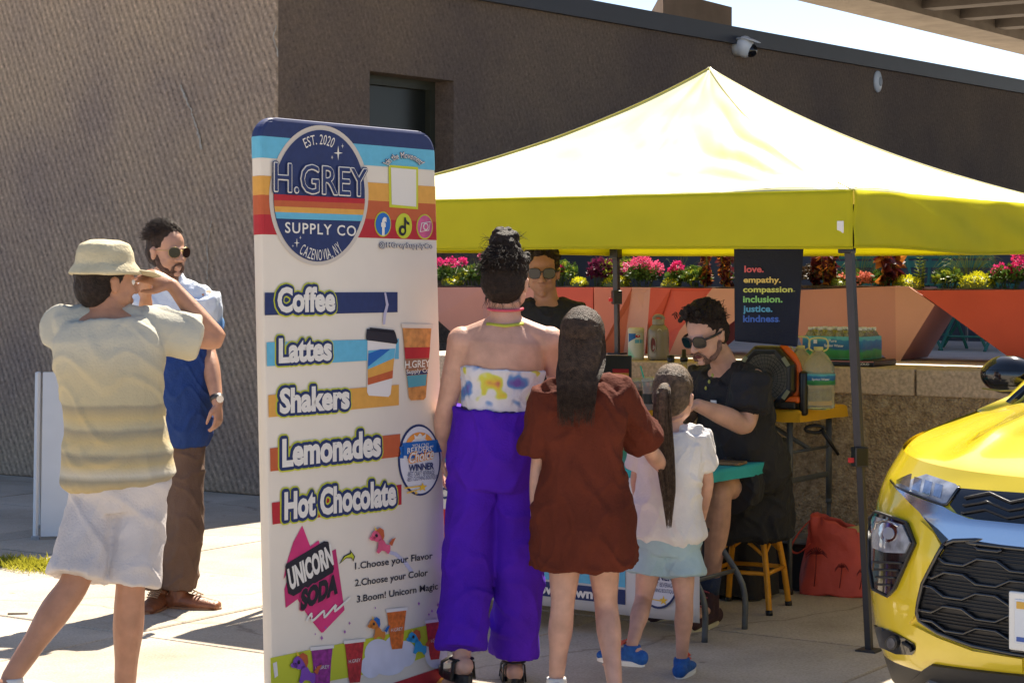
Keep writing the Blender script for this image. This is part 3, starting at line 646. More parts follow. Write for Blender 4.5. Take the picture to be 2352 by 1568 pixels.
i_gold = mat('gold_ink', (.8, .5, .03), .6)
sprint('gold_star', [star5(967, 1118, 11), star5(952, 1131, 5), [(925, 1119), (962, 1114), (962, 1117), (925, 1122)], [(930, 1130), (962, 1121), (962, 1123), (931, 1133)]], i_gold, .009)
# unicorn soda
sprint('magenta_diamond', [[(693, 1206), (722, 1282), (770, 1260), (790, 1400), (737, 1452), (707, 1415), (682, 1375), (655, 1395), (652, 1352), (672, 1290), (650, 1330), (655, 1300), (672, 1245)]], i_mag, .003)
sprint('magenta_shape', [[(662, 1290), (730, 1240), (790, 1400), (740, 1452), (700, 1405)]], i_mag, .0035)
sprint('soda_plate', [[(653, 1300), (655, 1294), (742, 1242), (752, 1243), (765, 1305), (762, 1314), (672, 1368), (660, 1362), (657, 1345)]], i_blk, .0055)
stext('UNICORN', 664, 1356, 764, 1296, -8, -50, i_white, .0075, .05)
stext('SODA', 686, 1404, 772, 1362, 2, -50, i_blk, .0075, .07, outlines=((.1, i_mag),))
zz = catmull([SG(x, y, .0085) for x, y in [(700, 1425), (712, 1408), (714, 1424), (740, 1402), (742, 1416), (768, 1388), (766, 1402), (801, 1371)]], 6)
q = MB(); q.tube(zz, [(.0045, .0006)]*len(zz), 8, su); q.build('zigzag_print', i_white, sign)
sprint('arrow_print', [[(777, 1295), (788, 1276), (803, 1268), (802, 1261), (814, 1277), (810, 1289), (806, 1281), (794, 1281)]], i_blk, .004); sprint('arrow_print', [[(780, 1291), (790, 1277), (804, 1271), (804, 1267), (811, 1277), (808, 1285), (806, 1279), (793, 1279)]], i_lime, .0055)
stext('1.Choose your Flavor', 814, 1312, 992, 1287, 0, -21, i_blk, .004, .012); stext('2.Choose your Color', 814, 1351, 981, 1326, 0, -21, i_blk, .004, .012); stext('3.Boom! Unicorn Magic', 818, 1388, 1004, 1357, 0, -21, i_blk, .004, .012)
# lower landscape print: green hill, cloud, cups, plain little ponies
sprint('hill_print', [[(620, 1510), (700, 1493), (860, 1462), (1022, 1425), (1023, 1490), (900, 1535), (760, 1562), (702, 1590), (622, 1600)]], i_lime, .0025)
sprint('red_sweep', [[(900, 1568), (1000, 1535), (1023, 1528), (1024, 1590), (840, 1600)]], i_red, .003); sprint('orange_sweep', [[(1000, 1568), (1010, 1556), (1024, 1548), (1024, 1600), (940, 1610)]], i_org, .004)
i_cloud = mat('cloud_ink', (.60, .60, .72), .7, .1, 10)
for cx, cy, rx, ry in ((868, 1500, 32, 34), (905, 1492, 26, 34), (850, 1530, 24, 26), (890, 1522, 40, 28), (930, 1500, 24, 30), (1000, 1500, 26, 34)): sprint('cloud_print', [ring_pts(cx, cy, rx, ry, 24)], i_cloud, .0035+.00008*(cx % 7))
def cup(x0, x1, yt, yb, m, tilt=0.):
    sprint('drink_print', [[(x0, yt), (x1, yt-5), (x1-4, yt+30), (x1-8, yb-12), (x1-10, yb), (x0+12, yb+2), (x0+9, yb-10), (x0+4, yt+32)]], m, .006)
    sprint('drink_print', [[(x0-3, yt-4), (x1+2, yt-9), (x1+2, yt-2), (x0-2, yt+4)]], i_cup, .0075)
    stext('H.GREY', x0+9, yt+48, x1-9, yt+44, 0, -8, i_cup, .0075)
i_r = mat('red_drink_ink', (.42, .02, .03), .6, .35, 60); i_p = mat('purple_drink_ink', (.25, .02, .22), .6, .4, 60); i_o = mat('orange_drink_ink', (.6, .14, .02), .6, .3, 60)
cup(712, 762, 1489, 1595, i_p); cup(789, 834, 1474, 1565, i_r); cup(886, 931, 1402, 1488, i_o); cup(975, 1016, 1427, 1512, i_r)
def pony(cx, cy, k, m, mane, flip=1):
    def T(pts): return [(cx+flip*x*k, cy+y*k) for x, y in pts]
    sprint('pony_print', [T(ring_pts(0, 0, 15, 15, 20)), T(ring_pts(-12, 6, 8, 6, 16)), T([(4, 8), (14, 6), (24, 22), (34, 24), (34, 40), (28, 48), (22, 40), (12, 38), (4, 46), (-2, 42), (2, 28)])], m, .0105)
    sprint('pony_mane', [T([(-4, -14), (6, -22), (16, -16), (18, 0), (14, 12), (10, 2), (4, -8)]), T([(30, 20), (38, 8), (48, 4), (42, 16), (38, 26)])], mane, .012)
    sprint('pony_horn', [T([(-6, -14), (-9, -26), (-1, -16)])], i_gold, .0125); sprint('pony_eye', [T(ring_pts(-3, -1, 3.2, 4.6, 14))], i_blk, .0135)
pony(862, 1230, .88, i_pink, i_rust); pony(855, 1432, .75, mat('pony_orange_ink', (.6, .2, .03), .7), i_blue, 1)
pony(946, 1462, .85, mat('pony_blue_ink', (.03, .3, .6), .7), i_rust, 1); pony(684, 1520, 1.05, mat('pony_purple_ink', (.2, .06, .4), .7), i_rust, 1)
i_vio = mat('violet_ink', (.35, .1, .4), .7)
sprint('sparkles', [star4(x, y, r, .4) for x, y, r in ((737, 1464, 6), (790, 1450, 5), (746, 1440, 4), (801, 1430, 4), (960, 1385, 5), (1004, 1388, 6), (990, 1402, 4), (1012, 1410, 5), (1018, 1390, 4), (860, 1395, 3), (722, 1455, 3), (983, 1410, 4))], i_vio, .005)
sprint('rainbow_print', [[(890, 1262), (910, 1268), (935, 1290), (948, 1310), (940, 1312), (925, 1292), (905, 1275), (888, 1270)]], mat('pale_rainbow_ink', (.5, .5, .66), .7, .2, 10), .0022)
sprint('care_label', [[(625, 1522), (634, 1518), (637, 1550), (629, 1556)]], i_cup, .004)
# base foot (below the picture) and inner frame
q = MB(); q.box(SQ(.5, 1)+UP*.01-sn*DEP/2, (SW*.96, .36, .012), (V((sd.x, sd.y, 0)).normalized(), V((-sd.y, sd.x, 0)).normalized(), UP)); q.build('base_plate', mat('grey_steel', (.3, .3, .31), .4, metal=.7), sign, bevel=.003)
# ------------------------------------------------------------------ people
def skin_mat(name, col):
    m = mat(name, col, .5, .16, 16, .12, 190, spec=.4); t, b = nodes_of(m)
    b.inputs['Subsurface Weight'].default_value = .12; b.inputs['Subsurface Radius'].default_value = (.9, .35, .2); b.inputs['Subsurface Scale'].default_value = .02
    return m
m_sk = skin_mat('skin', (.52, .28, .185)); m_skt = skin_mat('tanned_skin', (.40, .20, .12)); m_skp = skin_mat('pale_skin', (.56, .32, .235)); m_skb = skin_mat('bearded_skin', (.56, .32, .23))
m_lip = mat('lip_colour', (.35, .09, .08), .45)
def frame(fwd, up=UP):
    f = V(fwd).normalized(); r = f.cross(V(up)).normalized(); u = r.cross(f).normalized(); return r, f, u
TM = [(-.13, .085, .085), (-.06, .155, .112), (0, .168, .118), (.15, .160, .112), (.35, .148, .102), (.5, .150, .104), (.68, .165, .112), (.84, .165, .104), (.94, .125, .080), (1.0, .065, .062)]
TF = [(-.13, .085, .09), (-.06, .160, .118), (0, .175, .122), (.15, .162, .112), (.36, .126, .092), (.5, .130, .096), (.68, .148, .108), (.84, .152, .096), (.94, .110, .070), (1.0, .055, .055)]
def torso(mb, J, tab, k, girth, infl=0., t0=-.2, t1=1.1, bow=0., belly=0.):
    a, b = J['pelvis'], J['neck']; side = (J['shR']-J['shL']).normalized(); fw = UP.cross(side)*-1; n = 22; pts = []; rr = []
    front = J['front']
    hs = (J['hipR']-J['hipL']).normalized()
    for i in range(n+1):
        t = lerp(max(t0, tab[0][0]), min(t1, 1.0), i/n)
        rx = interp(t, [(q[0], q[1]) for q in tab])*k*girth+infl; ry = interp(t, [(q[0], q[2]) for q in tab])*k*girth+infl
        by = belly*math.exp(-((t-.3)/.22)**2)
        p = a+(b-a)*t-front*(bow*sin(pi*max(0, min(1, t))))+front*by*.7
        pts.append(p); rr.append((rx+by*.25, ry+by*.6))
    mb.tube(pts, rr, 26, side=side, round_=.25, sq=2.25)
def limb(mb, pts, rr, n=5, seg=14, side=None, infl=0., rnd=.9):
    cp = catmull(pts, n); cr = []
    for i in range(len(cp)):
        x = i/n; j = min(int(x), len(rr)-2); a, b = rr[j], rr[j+1]; f = x-j; f = f*f*(3-2*f)
        cr.append(lerp(a, b, f)+infl)
    mb.tube(cp, cr, seg, side=side, round_=rnd)
def arm_pts(sh, el, wr): return [sh, sh+(el-sh)*.45, el, el+(wr-el)*.35, wr]
def arm(mb, sh, el, wr, k, infl=0., g=1.): limb(mb, arm_pts(sh, el, wr), [.056*k*g, .047*k*g, .037*k*g, .041*k*g, .026*k*g], infl=infl)
def hand(mb, wr, d, pn, k, curl=.5, thumb=1, spread=.05, point=False):
    """d: direction wrist->knuckles, pn: palm-facing direction, thumb: +1/-1 side"""
    d = V(d).normalized(); pn = (V(pn)-d*V(pn).dot(d)).normalized(); s = d.cross(pn).normalized()*thumb; L = .085*k
    mb.tube([wr-d*.012*k, wr+d*.02*k, wr+d*L*.6, wr+d*L], [(.026*k, .019*k), (.031*k, .017*k), (.039*k, .0155*k), (.037*k, .013*k)], 14, side=s, round_=.6)
    for i, (o_, ln) in enumerate(((.030, .066), (.0105, .077), (-.0095, .071), (-.029, .054))):
        p = wr+d*L*.9+s*o_*k; c = 0 if (point and i == 0) else curl*(1+.12*i); dd = (d+s*spread*(1.5-i)).normalized(); pts = [p]
        for j, fr in enumerate((.46, .31, .23)):
            c_ = c*(.55+.5*j); q = (dd*cos(c_)+pn*sin(c_)).normalized(); p = p+q*ln*fr*k; pts.append(p); dd = q
        mb.tube(pts, [.0088*k, .0082*k, .0075*k, .0062*k], 8, round_=.9)
    b0 = wr+d*.018*k+s*.022*k; t1 = b0+(s*.75+d*.65+pn*.25).normalized()*.038*k; t2 = t1+(s*.25+d*.9+pn*.35).normalized()*.031*k; t3 = t2+(s*.02+d*.9+pn*.4).normalized()*.024*k
    mb.tube([b0, t1, t2, t3], [.014*k, .0118*k, .0098*k, .008*k], 8, round_=.9)
def leg(mb, hip, kn, an, k, infl=0., g=1.):
    fw = V((0, 0, 0))
    limb(mb, [hip, hip+(kn-hip)*.5, kn, kn+(an-kn)*.32, kn+(an-kn)*.7, an], [.086*k*g, .073*k*g, .053*k*g, .056*k*g, .041*k*g, .034*k*g], infl=infl)
def foot(mb, an, toe, k):
    d = (toe-an); d.z = min(d.z, 0)*.3; d = d.normalized(); h = an-UP*.055*k
    mb.tube([an-UP*.05*k-d*.045*k, an-UP*.05*k+d*.03*k, an-UP*.058*k+d*.11*k, an-UP*.068*k+d*.185*k], [(.032*k, .034*k), (.036*k, .032*k), (.043*k, .022*k), (.034*k, .013*k)], 14, side=d.cross(UP), round_=.7)
    mb.tube([an, an-UP*.05*k], [.034*k, .036*k], 12)
def head(mb, c, r, f, u, k=1., fem=False):
    ax = (r, f, u)
    def at(x, y, z): return c+r*x*k+f*y*k+u*z*k
    def el(p, q): mb.ell(at(*p), tuple(a*k for a in q), ax, 18, 12)
    el((0, -.012, .035), (.076, .097, .088)); el((0, .018, -.02), (.066, .078, .085)); el((0, .034, -.062), (.052, .054, .05)); el((0, .052, -.092), (.03, .034, .024))
    el((.034, .03, -.05), (.032, .045, .04)); el((-.034, .03, -.05), (.032, .045, .04))
    el((0, .078, .018), (.05, .016, .012)); el((.033, .07, -.028), (.022, .02, .02)); el((-.033, .07, -.028), (.022, .02, .02))
    mb.tube([at(0, .088, .012), at(0, .102, -.012), at(0, .112, -.032)], [.009*k, .0105*k, .0135*k], 10, round_=.9)
    el((.013, .1, -.036), (.009, .011, .008)); el((-.013, .1, -.036), (.009, .011, .008))
    el((0, .088, -.064), (.022, .011, .0055)); el((0, .086, -.074), (.019, .011, .006)); el((0, .08, -.1), (.02, .016, .014))
    for s_ in (-1, 1):
        el((.077*s_, -.008, -.012), (.010, .018, .031)); el((.080*s_, -.012, .004), (.010, .019, .016))
    # no eyeball bulge here; eyes are parts
def eyes(parent, c, r, f, u, k=1.):
    for s_ in (-1, 1):
        p = c+r*.031*s_*k+f*.076*k+u*.0*k; q = MB(); q.ell(p, (.0125*k,)*3); e = q.build('eye', mat('eye_white', (.7, .68, .64), .2), parent, True)
        q = MB(); q.ell(p+f*.0085*k, (.0055*k,)*3); q.build('iris', mat('iris', (.03, .02, .012), .15), e, True)
def fold(amp, f1=9, seed=0., vert=.45):
    amp = amp*1.7
    def d(p):
        a = noise.noise(V((p.x*f1, p.y*f1, p.z*f1*vert+seed))); b = noise.noise(V((p.x*f1*2.6+5, p.y*f1*2.6, p.z*f1*1.5+seed)))
        s_ = p.z*.9+.5*p.x+.12*a
        rdg = max(0, 1-abs(noise.noise(V((p.x*f1*.8+9, p.y*f1*.8, s_*f1*1.3+seed*2))))*4.5)
        rd2 = max(0, 1-abs(noise.noise(V((p.x*f1*2.1, p.y*f1*2.1+4, (p.z*.6-p.x*.5)*f1*2+seed))))*4)
        return max(-.3*amp, amp*(a*.8+b*.3+rdg*.75+rd2*.35-.15))
    return d
def cloth(name, col, parent=None, **k): return mat(name, col, k.pop('rough', .85), k.pop('var', .12), k.pop('vs', 7), k.pop('bump', .25), k.pop('bs', 120), **k)
def body(root, J, m, tab=TM, k=1., girth=1., armg=1., legg=1., hands=True, feet=True, voxel=.0062, belly=0., bow=0., name='body'):
    q = MB(); torso(q, J, tab, k, girth, bow=bow, belly=belly)
    for s_ in 'LR':
        sh, el_, wr_ = J['sh'+s_], J['el'+s_], J['wr'+s_]
        arm(q, sh, el_, wr_, k, g=armg); q.ell(sh, (.058*k*armg,)*3)
        q.tube([J['neck']-UP*.015*k, lerp(J['neck'], sh, .55)-UP*.008, sh], [.05*k, .05*k, .05*k*armg], 12, round_=.5)
        hd = J.get('hand'+s_)
        if hd: hand(q, wr_, hd[0], hd[1], k, hd[2], hd[3])
        leg(q, J['hip'+s_], J['kn'+s_], J['an'+s_], k, g=legg)
        if feet: foot(q, J['an'+s_], J['toe'+s_], k)
    hc = J['head']; r, f, u = frame(J['look'], J.get('headup', UP))
    hk = J.get('hk', k)
    q.tube([J['neck']-UP*.03*k, J['neck']+(hc-J['neck'])*.35, hc-u*.06*hk-f*.018*hk], [.064*k, .056*k, .058*hk], 16)
    head(q, hc, r, f, u, hk)
    return fuse(q, name, m, root, voxel, 3)
def sleeve(q, sh, el_, frac, r0, r1, drop=.0):
    e = sh+(el_-sh)*frac; q.tube([sh+(sh-e)*.12, sh+(e-sh)*.5, e-UP*drop], [r0, (r0+r1)/2, r1], 18, round_=.12)
def shirt(root, J, m, tab, k, girth, hem_t, frac, infl=.014, name='shirt', sr=(.074, .068), belly=0., bow=0., hem_flare=.030, f=8, amp=.006, extra=None, voxel=.0075, top=.955, collar=True):
    q = MB(); tb = [(a, b+hem_flare*max(0, (.3-a)), c+hem_flare*max(0, (.3-a))) for a, b, c in tab]
    # straight hang: waist fuller than the body's own
    tb = [(a, max(b, .150 if a < .6 and tab is TM else .138 if a < .6 else b), max(c, .108 if a < .6 else c)) for a, b, c in tb]
    tb = [(max(a, hem_t) if i == 0 else a, b, c) for i, (a, b, c) in enumerate(tb)]
    if hem_t < tb[0][0] or tab[0][0] < hem_t: pass
    ext = [(hem_t, interp(hem_t, [(x[0], x[1]) for x in tb]), interp(hem_t, [(x[0], x[2]) for x in tb]))] if hem_t > -.13 else [(hem_t, .172+hem_flare, .128+hem_flare)]
    tb2 = ext+[x for x in tb if x[0] > max(hem_t, -.05)]
    a, b = J['pelvis'], J['neck']; side = (J['shR']-J['shL']).normalized(); n = 26; pts = []; rr = []
    for i in range(n+1):
        t = lerp(hem_t, top, i/n); rx = interp(t, [(z[0], z[1]) for z in tb2])*k*girth+infl; ry = interp(t, [(z[0], z[2]) for z in tb2])*k*girth+infl
        by = belly*math.exp(-((t-.3)/.22)**2)
        pts.append(a+(b-a)*t-J['front']*(bow*sin(pi*max(0, min(1, t))))+J['front']*by*.7); rr.append((rx+by*.25, ry+by*.6))
    q.tube(pts, rr, 28, side=side, sq=2.2)
    for s_ in 'LR':
        sh = J['sh'+s_]; sleeve(q, sh, J['el'+s_], frac, sr[0]*k, sr[1]*k)
        q.tube([lerp(a, b, .93), lerp(J['neck'], sh, .5)-UP*.012, sh], [.060*k, .066*k, .073*k], 14, round_=.4)
    if extra: extra(q)
    return fuse(q, name, m, root, voxel, 3, fold(amp, f, k*3+hem_t))
def shorts(root, J, m, k, frac, infl=.03, name='shorts', g=1., top=.12, amp=.005, rt=(.172, .124), f=8, cuff=1.12, voxel=.0075, side=None):
    q = MB(); a, b = J['pelvis'], J['neck']; side = (J['hipR']-J['hipL']).normalized()
    q.tube([a-(b-a).normalized()*.10*k, a-(b-a).normalized()*.03*k, a, a+(b-a)*top], [(rt[0]*.86*k*g, rt[1]*k*g), (rt[0]*k*g+.008, rt[1]*k*g+.008), (rt[0]*k*g+.009, rt[1]*k*g+.009), (rt[0]*k*g*.95+.007, rt[1]*k*g*.93+.007)], 26, side=side, sq=2.2)
    for s_ in 'LR':
        hp, kn, an = J['hip'+s_], J['kn'+s_], J['an'+s_]
        if frac <= 1:
            e = hp+(kn-hp)*frac; q.tube([hp, hp+(e-hp)*.5, e], [.088*k*g, (.085*k*g+infl*.6), (.078*k*g+infl)*cuff], 20)
        else:
            e = kn+(an-kn)*(frac-1); q.tube(catmull([hp, hp+(kn-hp)*.5, kn, kn+(e-kn)*.5, e], 4), [lerp(.09*k*g, cuff*k, min(1, i/16))+infl*sin(pi*i/32) for i in range(17)], 20)
    return fuse(q, name, m, root, voxel, 3, fold(amp, f, k*5+frac, .35))
def shoe(root, an, toe, k, mu, ms, hi=0., laces=None, name='shoe', heel=0.):
    d = (toe-an); d.z = 0 if heel == 0 else d.z; d = d.normalized(); s = d.cross(UP).normalized(); u_ = s.cross(d); b = an-UP*.085*k
    q = MB(); q.tube([b-d*.06*k+UP*.03*k, b+d*.01*k+UP*.035*k, b+d*.1*k+UP*.026*k, b+d*.18*k+UP*.018*k], [(.036*k, .036*k), (.040*k, .042*k), (.047*k, .032*k), (.038*k, .022*k)], 18, side=s, round_=.7)
    q.tube([b+UP*.03*k, an+UP*(.0+hi)], [.042*k, .042*k], 16)
    if hi: q.tube([b+d*.05*k+UP*.03*k, an+UP*hi*.6+d*.012*k], [.04*k, .038*k], 14)
    o = fuse(q, name, mu, root, .005, 3)
    q = MB(); prof = []
    for i in range(20):
        a = 2*pi*i/20; x = cos(a); y = sin(a); prof.append(b+d*(.065+.137*x)*k+s*(.047*y*(1+.12*x))*k)
    q.prism([p-UP*.012*k for p in prof], UP*.026*k); q.build('sole', ms, o, bevel=.004)
    if laces:
        for i in range(5):
            t = i/4; p0 = b+d*lerp(.105, .045, t)*k+UP*lerp(.062, .085+hi*.7, t)*k; q = MB()
            q.tube([p0-s*.024*k, p0+UP*.006+d*.004, p0+s*.024*k], [.0035]*3, 6); q.tube([p0-s*.022*k, p0+UP*.016+s*.022*k], [.003]*2, 6); q.build('lace', laces, o)
    return o
def hair_cap(root, c, r, f, u, k, m, thick=.014, line=.055, back=-.06, curls=0, seed=1, name='hair', extra=None, cr=(.012, .02), amp=.004, fr=30, top=0., voxel=.0055):
    """scalp-hugging hair: shell ellipsoid minus the face, plus clumps"""
    rnd = random.Random(seed); q = MB()
    def at(x, y, z): return c+r*x*k+f*y*k+u*z*k
    ax = (r, f, u)
    q.ell(at(0, -.024, .045+top*.4), ((.080+thick*.4)*k, (.094+thick*.3)*k, (.086+thick)*k), ax, 20, 14)
    q.ell(at(0, -.05, -.0), ((.078+thick*.3)*k, (.064+thick*.4)*k, .082*k), ax, 18, 12)
    for i in range(curls):
        a = rnd.uniform(0, 2*pi); e = rnd.uniform(.05, 1.0)**.7*pi/2
        x, y, z = cos(a)*cos(e), sin(a)*cos(e), sin(e)
        if y > .55 and z < .45: continue
        rr = rnd.uniform(*cr); p = at(x*(.084+thick*.5), -.02+y*(.098+thick*.4), .042+z*(.085+thick+top))
        q.ell(p, (rr*k*rnd.uniform(.7, 1.2), rr*k, rr*k*rnd.uniform(.7, 1.2)), ax, 8, 6)
    if extra: extra(q, at)
    return fuse(q, name, m, root, voxel, 1, lambda p: amp*noise.noise(p*fr)+amp*.7*noise.noise(p*fr*2.7))
def hairmat(name, col, hl):
    m = mat(name, col, .55, .5, 60, .6, 220, spec=.25); return m
m_hd = hairmat('dark_brown_hair', (.022, .014, .011), 0); m_hb = hairmat('brown_hair', (.05, .03, .02), 0); m_hl = hairmat('light_brown_hair', (.12, .08, .052), 0)
def strands(root, name, m, paths, r0=.0022, n=6):
    q = MB()
    for p in paths:
        c_ = catmull(p, n); L = len(c_); q.tube(c_, [r0*(1-.7*i/L) for i in range(L)], 4, cap=False)
    o = q.build(name, m, root, True); o['kind'] = 'stuff'; return o
def shades(root, c, r, f, u, k, rim=False, m=None):
    gl = m or mat('sunglass_lens', (.006, .006, .008), .08); fm = mat('gold_wire', (.5, .36, .14), .3, metal=1.) if rim else m_bk
    g_ = thing_part = None
    q = MB()
    q.tube([c-r*.010*k+f*.105*k+u*.012*k, c+r*.010*k+f*.105*k+u*.012*k], [.003*k]*2, 8)
    for s_ in (-1, 1):
        if not rim: q.tube([c+r*s_*.062*k+f*.088*k+u*.014*k, c+r*s_*.08*k+f*.05*k+u*.012*k, c+r*s_*.085*k-f*.02*k+u*.008*k], [(.0018*k, .006*k)]*3, 8, side=r)
        else: q.tube([c+r*s_*.060*k+f*.088*k+u*.012*k, c+r*s_*.079*k+f*.05*k+u*.010*k, c+r*s_*.084*k-f*.02*k+u*.006*k], [.0016*k]*3, 6)
    o = q.build('sunglasses', fm, root, True)
    for s_ in (-1, 1):
        cc = c+r*s_*.035*k+f*.097*k+u*.002*k; nn = (f+r*s_*.28).normalized(); rr = UP.cross(nn).normalized(); uu = nn.cross(rr)
        pts = []
        for i in range(20):
            a = 2*pi*i/20; x = cos(a); y = sin(a); e = .72 if not rim else .9; x = abs(x)**e*(1 if x > 0 else -1); y = abs(y)**e*(1 if y > 0 else -1)
            pts.append(cc+rr*x*.029*k+uu*(y*.023+(.0025 if y > 0 else 0))*k)
        q = MB(); q.prism([p-nn*.002 for p in pts], nn*.004); q.build('lens', gl, o)
        if not rim: 
            q = MB(); q.tube(pts+[pts[0], pts[1]], [.0028*k]*22, 6, cap=False); q.build('rim', fm, o, True)
        else:
            q = MB(); q.tube(pts+[pts[0], pts[1]], [.0013*k]*22, 5, cap=False); q.build('rim', fm, o, True)
    return o
def crop(root, c, r, f, u, k, m, n=420, seed=1, ln=(.018, .032), sweep=-.6, lift=.35, name='hair_strands', w=.0016, curl=0.):
    rn = random.Random(seed); paths = []
    while len(paths) < n:
        a_ = rn.uniform(0, 2*pi); e = math.asin(rn.uniform(-.05, 1)); x, y, z = cos(a_)*cos(e), sin(a_)*cos(e), sin(e)
        if y > .55 and z < .5: continue
        if y > .1 and z < .18: continue
        p0 = c+r*x*.081*k+f*(-.022+y*.098)*k+u*(.042+z*.094)*k; nn_ = (r*x+f*y+u*z).normalized(); fl = (f*sweep+u*rn.uniform(-.3, .2)+r*rn.uniform(-.3, .3)); d = (nn_*lift+fl*(1-lift)).normalized()*rn.uniform(*ln)*k
        paths.append([p0, p0+d*.5+nn_*.005*k, p0+d+r*curl*rn.uniform(-1, 1)])
    return strands(root, name, m, paths, w, 4)
# --- man in the blue shirt by the concrete wall
D = 9.45
J = dict(head=P(385, 578, D), neck=P(383, 648, D+.03), shL=P(303, 688, D+.05), shR=P(463, 688, D-.03), elR=P(476, 800, D+.02), wrR=P(500, 925, D-.12),
         elL=P(285, 800, D+.12), wrL=P(300, 925, D), pelvis=P(392, 985, D+.03), hipL=P(352, 1005, D+.06), hipR=P(430, 1005, D-.0), knL=P(360, 1195, D+.02), knR=P(424, 1195, D-.05),
         anL=P(368, 1352, D+.0), anR=P(410, 1352, D-.02))
J['front'] = V((.45, -.89, 0)).normalized(); J['look'] = V((.72, -.66, -.08)); J['toeL'] = J['anL']+V((-.04, -.25, -.1)); J['toeR'] = J['anR']+V((.26, -.06, -.1))
J['anL'].z = .09; J['anR'].z = .09
J['handR'] = (V((.05, -.05, -1)), V((-.8, .3, 0)), .55, -1); J['handL'] = (V((.0, -.1, -1)), V((.8, .3, 0)), .5, 1)
p1 = thing('person', 'man in sunglasses, blue shirt with white shoulders and brown trousers, standing by the concrete wall', 'person', (J['pelvis'].x, J['pelvis'].y, 0))
body(p1, J, m_sk, TM, 1.0, 1.02, armg=1.05, belly=.03)
m_bs = mat('denim_blue_shirt', (.012, .045, .19), .85, .15, 7, .25, 120); t, b = nodes_of(m_bs)
# upper part of the blue shirt fades unevenly to white
tc = t.nodes.new('ShaderNodeTexCoord'); sp = t.nodes.new('ShaderNodeSeparateXYZ'); t.links.new(tc.outputs['Object'], sp.inputs[0])
nn = t.nodes.new('ShaderNodeTexNoise'); nn.inputs['Scale'].default_value = 7; nn.inputs['Detail'].default_value = 5; t.links.new(tc.outputs['Object'], nn.inputs['Vector'])
ma = t.nodes.new('ShaderNodeMath'); ma.operation = 'MULTIPLY_ADD'; ma.inputs[1].default_value = .28; t.links.new(nn.outputs['Fac'], ma.inputs[0]); t.links.new(sp.outputs['Z'], ma.inputs[2])
mp = t.nodes.new('ShaderNodeMapRange'); mp.inputs['From Min'].default_value = 1.42; mp.inputs['From Max'].default_value = 1.56; t.links.new(ma.outputs[0], mp.inputs['Value'])
rp = ramp(t, [(0, (.012, .045, .19)), (.35, (.12, .3, .6)), (.75, (.62, .68, .78))]); t.links.new(mp.outputs[0], rp.inputs[0]); t.links.new(rp.outputs[0], b.inputs['Base Color'])
def col_(q):
    n_ = J['neck']; fr = J['front']
    for s_ in (-1, 1):
        sd_ = (J['shR']-J['shL']).normalized()*s_; q.tube([n_+sd_*.06-fr*.03+UP*.045, n_+sd_*.065+fr*.05+UP*.015, n_+sd_*.03+fr*.105-UP*.05], [(.012, .03), (.012, .03), (.008, .02)], 10)
sh_ = shirt(p1, J, m_bs, TM, 1.0, 1.02, -.10, .62, .022, belly=.03, sr=(.094, .082), amp=.007, extra=col_)
for i in range(5):
    z = lerp(1.0, 1.28, i/4); q = MB(); c = lerp(J['pelvis'], J['neck'], (z-J['pelvis'].z)/(J['neck'].z-J['pelvis'].z))+J['front']*.17; q.ell(c, (.006, .006, .006)); q.build('button', mat('shirt_button', (.6, .62, .5), .4), sh_, True)
shorts(p1, J, cloth('brown_trousers', (.13, .075, .05)), 1.0, 1.97, .012, 'trousers', cuff=.068, amp=.006)
for s_ in 'LR': shoe(p1, J['an'+s_], J['toe'+s_], 1.08, mat('brown_leather', (.22, .075, .03), .45, .3, 20, .2, 60), mat('tan_sole', (.3, .15, .07), .7), laces=mat('tan_lace', (.3, .18, .1), .8))
r, f, u = frame(J['look']); c = J['head']
def ex(q, at):
    rn = random.Random(3)
    for i in range(26):
        x = rn.uniform(-.06, .06); y0 = rn.uniform(.01, .07); q.tube([at(x, y0, .11+rn.uniform(0, .01)), at(x*1.05, y0-.05, .142+rn.uniform(-.008, .01)), at(x*1.15, y0-.13, .11)], [.010, .012, .007], 8, round_=.8)
hair_cap(p1, c, r, f, u, 1., m_hb, .008, curls=0, seed=4, amp=.003)
crop(p1, c+u*.012, r, f, u, 1., m_hb, 900, 4, (.03, .05), -1., .13)
shades(p1, c, r, f, u, 1., rim=True); eyes(p1, c, r, f, u)
def beard(root, c, r, f, u, k, m, full=True):
    q = MB(); 
    def at(x, y, z): return c+r*x*k+f*y*k+u*z*k
    ax = (r, f, u)
    q.ell(at(0, .051, -.093), (.034*k, .040*k, .027*k), ax); q.tube([at(-.027, .087, -.066), at(-.016, .0975, -.053), at(0, .101, -.050), at(.016, .0975, -.053), at(.027, .087, -.066)], [.005*k, .006*k, .006*k, .006*k, .005*k], 8, round_=1)
    for s_ in (-1, 1): q.tube([at(.030*s_, .085, -.070), at(.032*s_, .078, -.09)], [.007*k]*2, 8, round_=1); q.tube([at(.067*s_, .0, -.02), at(.062*s_, .02, -.06), at(.04*s_, .05, -.09)], [(.008*k, .012*k), (.013*k, .02*k), (.015*k, .02*k)], 10, round_=.8)
    return fuse(q, 'beard', m, root, .004, 2, lambda p: .0025*noise.noise(p*90))
beard(p1, c, r, f, u, 1., hairmat('beard_hair', (.12, .065, .045), 0))
w_ = J['wrR']; dv = (J['wrR']-J['elR']).normalized(); q = MB(); q.tube([w_-dv*.035, w_-dv*.012], [.033, .032], 20); wt = q.build('wrist_watch', mat('watch_strap', (.05, .045, .045), .4), p1, True)
q = MB(); pp = w_-dv*.023+V((.018, -.028, 0)); q.tube([pp, pp+V((.3, -.9, 0)).normalized()*.009], [.019, .017], 20); q.build('dial', mat('steel_dial', (.6, .6, .58), .25, metal=.9), wt)
